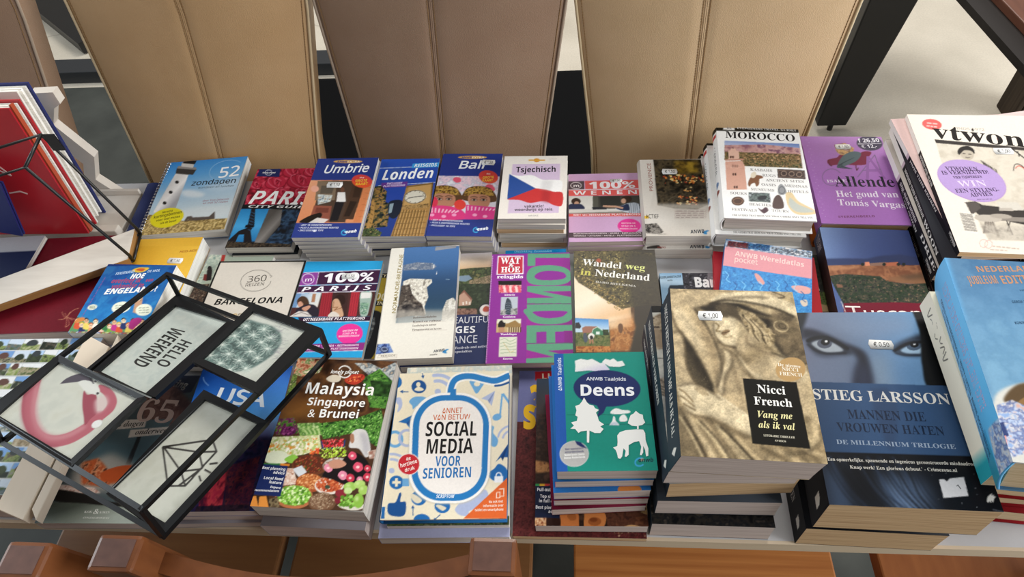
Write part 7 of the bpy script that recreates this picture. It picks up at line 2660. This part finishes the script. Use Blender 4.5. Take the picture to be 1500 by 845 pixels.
def art_pink(a):
    a.unit()
    a.grad([(0, 0), (1, 0), (1, 1), (0, 1)], ['dcbcb8', 'e0c6c2', 'd2aeac'], (0, 0), (1, .4))
    a.poly([(.13, 0), (.26, 0), (.4, .6), (.2, .6)], '9a8a86', .7, 8)


def art_pink2(a):
    a.unit()
    a.grad([(0, 0), (1, 0), (1, 1), (0, 1)], ['dcbcb8', 'e0c6c2', 'd2aeac'], (0, 0), (1, .4))
    a.view(*V5B)
    a.ell(790, 95, 46, 16, 'd9605c', -6)
    a.words((765, 94), (815, 90), 5, 'f0c8c0', 2)


book('pink covered magazine second from the top, showing a pink strip at its left', (.6154, .489, .8542, 1.6), (.225, .286, .0085), art_pink, 'dcbcb8', spine='1b1b1e', pages='grey', group=GZ,
     cat='magazine', name='magazine', spine_art=sp_mag(2))
book('pink magazine third from the top, turned so its far corner sticks out behind the pile', (.672, .500, .8453, 10.5), (.22, .286, .0085), art_pink2, 'dcbcb8', spine='1b1b1e', pages='grey', group=GZ,
     cat='magazine', name='magazine', spine_art=sp_mag(1))
MORE = ['fourth', 'fifth', 'sixth', 'seventh', 'eighth', 'ninth', 'tenth', 'eleventh']
_off = [(-.012, .006, 1.2), (-.018, -.008, 2.4), (-.013, .004, .6), (.007, .010, .6), (.006, -.004, -.4), (.008, .008, .4), (.007, -.010, -.4)]
z_ = .8365
for i in range(7):
    th_ = .0121
    dx, dy, da = _off[i]
    book('dark spined home magazine, %s from the top of the pile' % MORE[i], (P_VT[0] + dx, P_VT[1] + dy, z_, P_VT[3] + da), (.216, .284, th_ - .0004), None,
         ('3a3a40', 'b9b0a8', '5a4a50', '8a8078')[i % 4], spine='1b1b1e', pages='grey', group=GZ, cat='magazine', name='magazine', spine_art=sp_mag(i, ('WOON', 'DRIE', None, None)[i % 4]))
    z_ -= th_

# ---- hardbacks, cream volume and blue omnibus at the lower right
GR = 'hardbacks stacked at the lower right'
RED = 'a02028'
zz = .8795
for i, (dx, dy, da) in enumerate(((0, 0, 0), (.004, -.010, -1.0), (.010, -.004, .6), (.006, -.010, -.4))):
    t_ = .0315
    book('red covered hardback with cream pages, %s from the top below the cream one' % ('first', 'second', 'third', 'fourth')[i], (.520 + dx, .145 + dy, zz, -4.5 + da), (.15, .215, t_), None, RED, pages='cream', group=GR, hard=True)
    zz -= t_ + .0004


def sp_cream(a):
    a.unit()
    a.fill('f0ead6')
    for i in range(7):
        a.curve([(.08 + i * .045, .3 + (i % 2) * .3), (.10 + i * .045, .7 - (i % 3) * .2), (.12 + i * .045, .35 + (i % 2) * .2)], .006, '3a3834')
    a.grad([(.86, 0), (1, 0), (1, 1), (.86, 1)], ['f0ead6', '2a9aa8'], (.86, .5), (.93, .5))


book('cream spined book with handwriting between the blue omnibus and the red hardbacks', (.4835, .128, .9085, -2.6), (.150, .222, .0285), None, 'd9d3bd', spine='f0ead6', pages='cream', group=GR, spine_art=sp_cream)

VB = (1340, 365, 5.281)


def art_blue(a):
    a.view(*VB)
    a.fill('5f8cb0')
    a.grad([(200, 40), (900, 20), (1500, 1700), (500, 1700)], ['42688c', '5780a4', '6f9aba', '7aa4c0'], (600, 60), (800, 900))
    a.noise([(200, 40), (900, 20), (1500, 1700), (500, 1700)], ['6a94b6', '4f7a9e', '76a0be'], 20, .35, 6)
    a.poly([(205, 60), (250, 60), (720, 1660), (640, 1660)], '6fc0f4', .8, 6)
    a.text('NEDERLANDSE', (490, 175), (1050, 170), 42, 'b98a6c', 'B')
    a.text('JUBILEUM', (425, 270), (650, 265), 62, 'b98a6c', 'B')
    a.text('EDITIE', (685, 268), (920, 262), 62, 'b98a6c', 'B')
    a.text('van', (815, 325), (860, 322), 16, '2c4a66', 'S')
    a.text('GERDA VAN', (758, 418), (900, 412), 20, '2c4a66', 'B')
    a.text('KONING EN', (780, 580), (920, 575), 20, '2c4a66', 'B')
    a.view(*W6)
    a.blob([(265, 560), (300, 520), (373, 500), (420, 520), (420, 760), (330, 790), (300, 760), (270, 650)], 'd6d2c8', .95, 3)
    a.blob([(300, 560), (350, 505), (420, 510), (420, 600), (350, 590)], '5d4a34', 1, 2)
    a.blob([(350, 570), (420, 540), (420, 640), (365, 610)], '8a6a44')
    a.noise([(275, 580), (330, 560), (420, 600), (420, 740), (330, 770), (290, 700)], ['8aa8d8', 'e0d8d4', '5a6aa0', 'b9cce8', 'd9b0a8'], 6, .9, 1)
    a.poly([(270, 650), (300, 640), (320, 690), (290, 700)], '2c3a6a', .9)
    a.poly([(285, 690), (310, 690), (315, 730), (295, 720)], 'd89a98')


def sp_blue(a):
    a.unit()
    a.grad([(0, 0), (1, 0), (1, 1), (0, 1)], ['74c6fa', '7cccff', '72c6fa', '60bbf0'], (0, .5), (.8, .5))
    a.text('NEDERLANDSE OMNIBUS JUBILEUM EDITIE', (.1, .42), (.74, .42), .22, 'a9b0dc', 'B')
    a.text('GERDA VAN WAGENINGEN  HETTY LUITEN  ANNIE OOSTERBROEK', (.12, .72), (.9, .72), .12, '1f4a74', 'B')
    a.text('THOMASVAER  INA VAN DER BEEK  MARJAN VAN DEN BERG', (.14, .93), (.9, .93), .12, '1f4a74', 'B')
    a.noise([(.82, 0), (1, 0), (1, .5), (.82, .4)], ['8aa8d8', 'e0d8d4', '5a6aa0', 'b9cce8'], 6, .9, 2)
    a.grad([(.8, .5), (1, .5), (1, 1), (.8, 1)], ['4aa4d8', '1f8a9a'], (.8, .7), (1, .9), .9)


book('thick pale blue omnibus whose wide bright blue spine faces left, right edge of the table', (.4755, .1165, .968, -5.0), (.160, .2385, .0585), art_blue, '6f9fc4', spine='5ab2e8', pages='cream', group=GR,
     spine_art=sp_blue, skew=(.013, 0), hard=True, gloss=True, round_spine=True)

# ------------------------------------------------------------------ left end of the table
GL = 'books at the left end'


def art_maroon(a):
    a.view(*V6B)
    a.fill('6d1421')
    a.noise([(-400, -300), (1300, -300), (1300, 800), (-400, 800)], ['64111d', '78182a', '6d1421'], 2, .5)
    a.text('Pa', (215, 60), (275, 53), 36, '8d3a38', 'SI')
    g = 'c98a6a'
    for p in ([(480, 495), (520, 490), (545, 475), (535, 440)], [(545, 475), (600, 420), (650, 400)], [(550, 480), (545, 550), (535, 545)], [(545, 475), (610, 490), (640, 500), (615, 512)],
              [(510, 430), (530, 470), (555, 480), (570, 530), (545, 555)], [(580, 430), (560, 470), (600, 500)]):
        a.curve(p, 5, g, .9)


book('large maroon cloth bound book with a small gold emblem', (-.8050, .3692, .78, 2.77), (.178, .1951, .028), art_maroon, '6d1421', pages='white', group=GL, hard=True)


def art_mosaic(a):
    a.unit()
    a.fill('9aa0a0')
    rr = random.Random(8)
    ny, nx = 11, 7
    for j in range(ny):
        x = -.1 * rr.random()
        while x < 1:
            w = .10 + .08 * rr.random()
            y0, y1 = j / ny, (j + 1) / ny - .006
            sky = rr.choice(['c9d6e4', 'a9c4e2', '7da4d4', 'dfe2e4', 'b9bcc0', '6f98cc'])
            gr = rr.choice(['4a5a30', '6a7a3c', '3a4628', '7a6a50', '8a8a7a', '5a5048', '2a3020'])
            q = [(x, y0), (x + w, y0), (x + w, y1), (x, y1)]
            a.poly(q, sky)
            h = y0 + (y1 - y0) * (.25 + .35 * rr.random())
            a.noise([(x, h), (x + w, h + .01), (x + w, y1), (x, y1)], [gr, rr.choice(['8a9a5a', 'a89a80', '2a3020', '5a6a70']), rr.choice(['1f241c', '4a5a34', 'b9b09a'])], 4, 1, 0)
            if rr.random() < .5: a.blob([(x + w * .2, h + .01), (x + w * .3, h - .02), (x + w * .6, h - .025), (x + w * .8, h), (x + w * .6, h + .02)], rr.choice(['26301e', '3a4428', '5a3a30', '343a3c']))
            x += w + .004
    for j in range(ny + 1): a.line([(0, j / ny - .003), (1, j / ny - .003)], .004, 'd9dadb')


book('book covered in rows of tiny landscape photos at the left edge', (-.751, .131, .80, 1.13), (.166, .232, .024), art_mosaic, '9aa0a0', pages='mauve', group=GL, gloss=True)
book('lavender edged book under the one with rows of tiny photos', (-.752, .124, .7756, .5), (.164, .236, .0252), None, '6a6470', pages='mauve', group=GL)


def art_navy(a):
    a.unit()
    a.fill('1a2344')
    a.poly([(0, 0), (1, 0), (1, .38), (0, .38)], 'a5a6ac')


book('navy book with a grey band lying on the maroon one', (-.943, .412, .7905, 2.9), (.143, .09, .008), art_navy, '1a2344', pages='grey', group=GL)


def leaning_book(name, label, br, tr, across, thick, cover, back, sleeve=None):
    """a hardback leaning back against the stand; br/tr = lower and upper corner of the cover's right edge"""
    br, tr = np.array(br), np.array(tr)
    up = tr - br
    H = np.linalg.norm(up)
    up /= H
    ex = np.array(across, float)
    ex -= up * (ex @ up)
    W = np.linalg.norm(ex)
    ex /= W
    n = np.cross(up, ex)
    if n[1] < 0: n = -n
    root = empty(name, br)
    tag(root, label, 'book', 'books leaning at the left end')

    def q(x, y, z): return tuple(ex * x + up * y + n * z)

    def slab(m, x0, x1, y0, y1, z0, z1):
        m.hexa([q(x0, y0, z0), q(x1, y0, z0), q(x1, y0, z1), q(x0, y0, z1)], [q(x0, y1, z0), q(x1, y1, z0), q(x1, y1, z1), q(x0, y1, z1)])
        return m
    slab(MB(), 0, W, 0, H, 0, .003).build('front_cover', cover, root)
    slab(MB(), 0, W, 0, H, thick - .003, thick).build('back_cover', back, root)
    pg = MB()
    k = 7
    for i in range(k):
        z0 = .0034 + (thick - .0068) * i / k
        slab(pg, .004 + .0025 * (i % 3), W, .004, H - .004 - .002 * (i % 2), z0, z0 + (thick - .0068) / k * .86)
    pg.build('page_block', PAPER['bright'], root)
    return root, q, H, W


REDC = mat('red_cover', 'a51d28', .35, .45, noise=(30, .8, 'b8242e'))
NAVYC = mat('navy_cover', '1f2a66', .45, .4)
WHITEC = mat('white_cover', 'dcd8d0', .5, .3)
ro, q_, H_, W_2 = leaning_book('book', 'bright red hardback leaning back behind the wire frame at the left edge', (-.807, .472, .782), (-.807, .502, 1.012), (-.3, 0, 0), .028, REDC, REDC)
sv = MB()
sv.hexa([q_(-.002, .0, .0042), q_(.001, .0, .0042), q_(.001, .0, .0115), q_(-.002, .0, .0115)], [q_(-.002, H_ + .003, .0042), q_(.001, H_ + .003, .0042), q_(.001, H_ + .003, .0115), q_(-.002, H_ + .003, .0115)])
sv.build('sleeve', mat('orange_red_sleeve', 'a8482e', .4, .4), ro)
mk = MB()
for pts in ([(.085, .150), (.066, .118), (.083, .130)], [(.09, .085), (.07, .088), (.06, .083)]):
    for p, r_ in zip(pts[:-1], pts[1:]): mk.bar(q_(p[0], p[1], -.0004), q_(r_[0], r_[1], -.0004), .0022, .0006, up=(0, -1, .3))
mk.build('cover_mark', mat('silver_print', 'c9a8a4', .4, .4), ro)
leaning_book('book', 'white paged hardback with navy back cover leaning behind the red one', (-.820, .513, .7655), (-.820, .546, 1.010), (-.3, 0, 0), .031, WHITEC, NAVYC)

_b = UY(33, 346, .440)
_t = UY(0, 270, .452)
leaning_book('book', 'navy book edge leaning in front of the red hardback at the far left', _b, _t, (-.2, 0, 0), .008, NAVYC, NAVYC)

# white wooden stand that holds the leaning books
WHW = mat('white_painted_wood', 'd2c8bb', .55, .3, noise=(40, .6, 'ddd5ca'))
st = empty('book_stand', (-.85, .60, T))
tag(st, 'white wooden stand with a stepped outline holding the leaning books', 'book stand')
prof = [(48, 131), (82, 129), (93, 146), (84, 153), (83, 177), (142, 224), (144, 257), (200, 306), (180, 306), (128, 262), (126, 234), (62, 184), (58, 150), (48, 150)]
pp = []
for x, y in prof:
    w = UY(x, y, .605)
    pp.append((w[0] + .85, max(w[2], T + .001) - T))
MB().prism(pp, 'y', -.006, .010).build('side_panel', WHW, st)
pp2 = [(x - .20, z) for x, z in pp]
MB().prism(pp2, 'y', -.006, .010).build('side_panel', WHW, st)
MB().box(-.30, .075, -.012, -.0065, .001, .02, .001).build('back_rail', WHW, st)
MB().box(-.16, .080, -.116, -.100, .0005, .024, .002).build('front_lip', WHW, st)
MB().box(-.16, .075, -.0995, -.0125, .0005, .0095, .001).build('base', WHW, st)

# wood block with a bent black wire house shape
wf = empty('wire_holder', (-.79, .38, .79))
tag(wf, 'pale wooden block with a black bent wire outline standing on it, left end', 'ornament')
o3 = np.array((-.79, .38, .79))
zt, zb = .8005, .7865
c1, c2, c3, c4 = U(0, 408, zt), U(197, 335, zt), U(187, 379, zt), U(0, 445, zt)
dl, dn = c1 - c2, c4 - c3
c1, c4 = c2 + dl * 1.35, c3 + dn * 1.35
lo4 = [np.array((c[0], c[1], zb)) - o3 for c in (c4, c3, c2, c1)]
hi4 = [np.array((c[0], c[1], zt)) - o3 for c in (c4, c3, c2, c1)]
g = MB()
md4 = [q * np.array((1, 1, 0)) + np.array((0, 0, hi4[0][2] - .0008)) for q in lo4]
g.hexa(lo4, md4)
g.mi = 1
g.hexa([q + (0, 0, .00001) for q in md4], hi4)
g.build('wood_block', [mat('brown_wood_edge', '8a6238', .55, .25, noise=((10, 10, 260), .7, 'b0844f')), mat('pale_wood', 'cfc6ba', .55, .25, noise=((14, 110, 50), .7, 'e4ddd2'))], wf)


def on_plane(px, p0, d):
    """pixel on the vertical plane through p0 along d"""
    n = np.array([-d[1], d[0], 0.0])
    r_ = ray(*px)
    return CAMP + ((p0 - CAMP) @ n) / (r_ @ n) * r_


def out(a, b, k):
    return b + (b - a) * k


w = MB()
for pr, base in ((((200, 333), (60, 197), (0, 216)), (c2, c1)), (((188, 391), (37, 245), (0, 257)), (c3, c4))):
    p0, d = base[0], base[1] - base[0]
    sh = np.array([d[1], -d[0], 0]) / np.linalg.norm(d[:2]) * (.004 if base[0] is c3 else -.004)
    A = base[0] + sh - d / np.linalg.norm(d) * .004
    A[2] = zb + .003
    B = on_plane(pr[1], p0 + sh, d)
    Cc = on_plane(pr[2], p0 + sh, d)
    D = out(B, Cc, 2.2)
    E_ = base[1] + sh
    E_[2] = zb + .003
    w.tube([A - o3, A - o3 + (0, 0, .012), B - o3, D - o3], .0024, 8)
    w.tube([A - o3, E_ - o3], .0024, 8)
    w.tube([D - o3, E_ - o3], .0024, 8)
    if base[0] is c2: B1, A1, D1 = B, A, D
    else: w.tube([B - o3, B1 - o3], .0024, 8), w.tube([A - o3, A1 - o3], .0024, 8), w.tube([D - o3, D1 - o3], .0024, 8)
w.build('wire_outline', BLACK, wf, True)
tb_ = MB()
tb_.box(-.009, .009, -.001, .001, -.016, .012)
tt = tb_.build('hanging_tab', BLACK, wf)
tt.location = B1 - o3 + np.array((.010, 0, -.012))

# pale wooden bar lying under the picture frame
bw = mat('cream_wood', 'd3c3ae', .6, .25, noise=((30, 4, 30), .7, 'e2d5c2'))
br_ = empty('wooden_easel', (-.655, .1, .8005))
tag(br_, 'pale wooden easel bar with a slot, lying beneath the flamingo picture', 'easel')
for x0, x1 in ((-.030, .012), (.016, .028)):
    MB().hexa([(x0 + .002, -.105, 0), (x1 + .002, -.118, 0), (x1, .125, 0), (x0, .145, 0)], [(x0 + .002, -.105, .013), (x1 + .002, -.118, .013), (x1, .125, .013), (x0, .145, .013)], .001).build('bar', bw, br_)
MB().box(.0095, .0185, -.09, .11, .0015, .008).build('dark_strip', BLACK, br_)

# ------------------------------------------------------------------ black metal frame with four pictures
pf = empty('picture_frame', (-.505, .14, .84))
tag(pf, 'black metal frame with four small pictures lying over the books at the left', 'picture frame')
of = np.array((-.505, .14, .84))
RC = np.array([[-0.578, 0.318, 0.805], [-0.321, 0.208, 0.82], [-0.433, -0.047, 0.859], [-0.689, 0.063, 0.844]]) + (0, 0, .003)
FC = np.array([[-0.584, 0.331, 0.842], [-0.315, 0.205, 0.881], [-0.433, -0.038, 0.914], [-0.702, 0.088, 0.875]])
FRM = mat('black_frame_metal', '0b0c0e', .35, .35)
w = MB()
for Cn in (RC, FC):
    for i in range(4): w.bar(Cn[i] - of, Cn[(i + 1) % 4] - of, .0055, .0055, ext=.002)
for i in range(4): w.bar(RC[i] - of, FC[i] - of, .0055, .0055)
w.build('wire_box', FRM, pf)


def plane_pt(px, Cn):
    n = np.cross(Cn[1] - Cn[0], Cn[3] - Cn[0])
    n /= np.linalg.norm(n)
    r_ = ray(*px)
    return CAMP + ((Cn[0] - CAMP) @ n) / (r_ @ n) * r_


GLASS = bpy.data.materials.new('clear_glass')
GLASS.use_nodes = True
_nt = GLASS.node_tree
_nt.nodes.remove(_nt.nodes['Principled BSDF'])
_tr, _gl, _mx = (_nt.nodes.new(t) for t in ('ShaderNodeBsdfTransparent', 'ShaderNodeBsdfGlossy', 'ShaderNodeMixShader'))
_gl.inputs['Roughness'].default_value = .08
_mx.inputs[0].default_value = .06
_tr.inputs['Color'].default_value = (.97, .98, .975, 1)
_nt.links.new(_tr.outputs[0], _mx.inputs[1])
_nt.links.new(_gl.outputs[0], _mx.inputs[2])
_nt.links.new(_mx.outputs[0], _nt.nodes['Material Output'].inputs[0])


def pane(label, Cn, outer, inner, art):
    """one framed picture: four mitred bars, printed card, glass"""
    O = np.array([plane_pt(p, Cn) for p in outer])
    I = np.array([plane_pt(p, Cn) for p in inner])
    n = np.cross(Cn[1] - Cn[0], Cn[3] - Cn[0])
    n /= np.linalg.norm(n)
    if n[2] < 0: n = -n
    m = MB()
    for i in range(4):
        j = (i + 1) % 4
        m.hexa([O[i] - n * .0025 - of, O[j] - n * .0025 - of, I[j] - n * .0025 - of, I[i] - n * .0025 - of],
               [O[i] + n * .0035 - of, O[j] + n * .0035 - of, I[j] + n * .0025 - of, I[i] + n * .0025 - of])
    fr = m.build('picture_border', FRM, pf)
    fr['label'] = label
    ex = (I[1] - I[0]) + (I[2] - I[3])
    ex /= np.linalg.norm(ex)
    ey = -np.cross(ex, n)
    if ey @ (I[3] - I[0]) < 0: ey = -ey
    P = np.c_[(I - I[0]) @ ex, (I - I[0]) @ ey]
    lo, hi = P.min(0) - .002, P.max(0) + .002
    M = np.eye(4)
    M[:3, 0], M[:3, 1], M[:3, 2] = ex, ey, n
    M[:3, 3] = I[0] + ex * lo[0] + ey * lo[1] - n * .0005
    a = Art(hi[0] - lo[0], hi[1] - lo[1], M, 'cfcdc4')
    art(a)
    art_sheet('picture', a, fr, lambda V: V[:, :1] * ex + V[:, 1:2] * ey + V[:, 2:] * n + M[:3, 3] - of)
    g = MB()
    g.hexa([q - n * -.0006 - of for q in I], [q + n * .0014 - of for q in I])
    g.build('glass', GLASS, fr)


def pic_hello(a):
    a.view(*V6)
    a.noise([(0, 0), (2000, 0), (2000, 2000), (0, 2000)], ['c9cfca', 'd6d9d2', 'cdd2cc', 'd9dbd4'], 14)
    for i in range(10): a.curve([(300 + i * 40, 450 + i * 12), (420 + i * 30, 560 + i * 10), (380 + i * 30, 720)], 5, 'bcc4c0', .35, 2)
    a.text('WEEKEND', (512, 531), (281, 736), 60, '2a2826', 'B', upv=(72, 24))
    a.text('HELLO', (560, 602), (413, 740), 60, '2a2826', 'B', upv=(60, 22))


def pic_cactus(a):
    a.view(220, 380, 5.282)
    a.noise([(200, 200), (1800, 200), (1800, 1500), (200, 1500)], ['cdcdc4', 'd6d5cc', 'c6c8c0'], 14)
    body = [(700, 500), (760, 470), (830, 490), (940, 520), (1000, 570), (1010, 640), (960, 720), (900, 770), (800, 830), (680, 860), (540, 860), (430, 800), (400, 770), (480, 720), (560, 640), (640, 570)]
    a.blob(body, '5f7470', .95, 3)
    a.noise(body, ['4d605d', '768c86', '3d4c4a', '8aa098'], 7, .85, 3)
    rr = random.Random(4)
    cs = [(740, 515), (880, 540), (655, 590), (800, 585), (930, 605), (560, 660), (710, 645), (860, 640), (470, 740), (610, 730), (775, 710), (905, 690), (545, 800), (690, 780), (830, 760), (620, 850), (740, 840)]
    for cx, cy in cs:
        a.ell(cx, cy, 42, 32, '7f9a90', 0, .35, 4)
        for k in range(16):
            q = k * PI / 8 + rr.random() * .3
            L = 38 + rr.random() * 26
            a.line([(cx, cy), (cx + L * math.cos(q), cy + L * .78 * math.sin(q))], 3.2, 'dfe4dc', .95)
        a.ell(cx, cy, 7, 6, 'e8ece4')
    for k in range(60):
        x, y = 920 + rr.random() * 90, 500 + rr.random() * 280
        a.line([(x, y), (x + 30 + rr.random() * 40, y - 30 + rr.random() * 70)], 2, ('8a8a90', '7a6a80', '9aa29e')[k % 3], .6)


def pic_flamingo(a):
    a.view(0, 500, 5.635)
    a.noise([(-300, -100), (1500, -100), (1500, 1500), (-300, 1500)], ['cfccc0', 'd4d2c8', 'cac9c0'], 20)
    P1, P2, P3 = 'b8606e', 'cc8a92', 'a04858'
    neck = [(290, 290), (262, 400), (238, 520), (240, 620), (275, 720), (340, 790), (440, 820), (560, 800), (670, 745), (760, 680), (830, 600)]
    a.curve(neck, 112, P1, 1, 1, 80)
    a.curve([(310, 300), (300, 420), (285, 520), (290, 620), (330, 720), (420, 790), (560, 775), (700, 700)], 28, P2, .8, 5)
    a.curve([(240, 340), (198, 480), (195, 620), (245, 755), (340, 845), (480, 862)], 16, P3, .8, 4)
    a.blob([(690, 410), (720, 440), (790, 440), (800, 560), (790, 600), (745, 640), (700, 690), (690, 620), (678, 520)], P3)
    a.blob([(815, 360), (880, 375), (935, 420), (962, 490), (940, 560), (890, 610), (840, 645), (800, 640), (830, 590), (880, 520), (860, 450), (820, 410)], P1)
    a.blob([(790, 480), (860, 450), (890, 500), (850, 570), (800, 590), (780, 540)], 'd9c2c0', .9, 4)
    a.poly(a.spline([(495, 352), (540, 312), (610, 280), (690, 264), (740, 278), (772, 350), (735, 335), (690, 322), (640, 335), (580, 342)], 4), '524a56')
    a.poly(a.spline([(640, 340), (690, 322), (740, 330), (790, 350), (822, 405), (800, 440), (740, 430), (690, 405)], 4), 'e2dfda')
    a.poly([(745, 290), (775, 355), (765, 352), (735, 300)], '2a2630')
    a.ell(785, 332, 10, 8, '4a444e')
    a.ell(806, 430, 18, 14, 'e0dcd8')
    a.ell(804, 430, 11, 10, '2a2426')
    a.ell(800, 682, 50, 30, 'bdb9b4', -28)
    a.ell(798, 680, 47, 28, 'eceae8', -28)


def pic_diamond(a):
    a.view(60, 630, 4.971)
    a.noise([(0, -400), (2000, -400), (2000, 1200), (0, 1200)], ['cbc9bd', 'd2d0c6', 'c6c5ba'], 18)
    K = '2e2a28'
    for p in ([(888, 123), (1247, 70), (1277, 155), (1050, 403), (925, 405), (888, 123)], [(888, 123), (1150, 160), (1277, 155)], [(1150, 160), (1175, 272)], [(900, 130), (1020, 300), (1050, 403)], [(1020, 300), (1165, 282)], [(1000, 405), (1175, 272)]):
        a.line(p, 13, K)
    for p in ([(1225, 246), (1285, 238)], [(1190, 285), (1237, 311)], [(1150, 330), (1163, 371)]): a.line(p, 14, K)


pane('white picture of the words hello weekend', RC, [(262, 436), (350, 475), (229, 584), (138, 545)], [(258, 449), (334, 472), (214, 578), (147, 545)], pic_hello)
pane('picture of a spiny green cactus', FC, [(371, 447), (474, 485), (379, 579), (283, 532)], [(371, 458), (448, 486), (376, 561), (298, 527)], pic_cactus)
pane('picture of a pink flamingo head and neck', FC, [(88, 522), (214, 583), (107, 686), (-20, 606)], [(87, 532), (202, 585), (106, 674), (-2, 609)], pic_flamingo)
pane('picture of a line drawn diamond', RC, [(300, 573), (394, 620), (241, 786), (157, 725)], [(301, 587), (378, 622), (243, 767), (163, 720)], pic_diamond)

# walls of the room, outside the view
tag(MB().box(-6.1, -6, -4, 8, 0, 3).build('wall_left', mat('plaster', 'd8d2c8', .8, .2)), kind='structure')
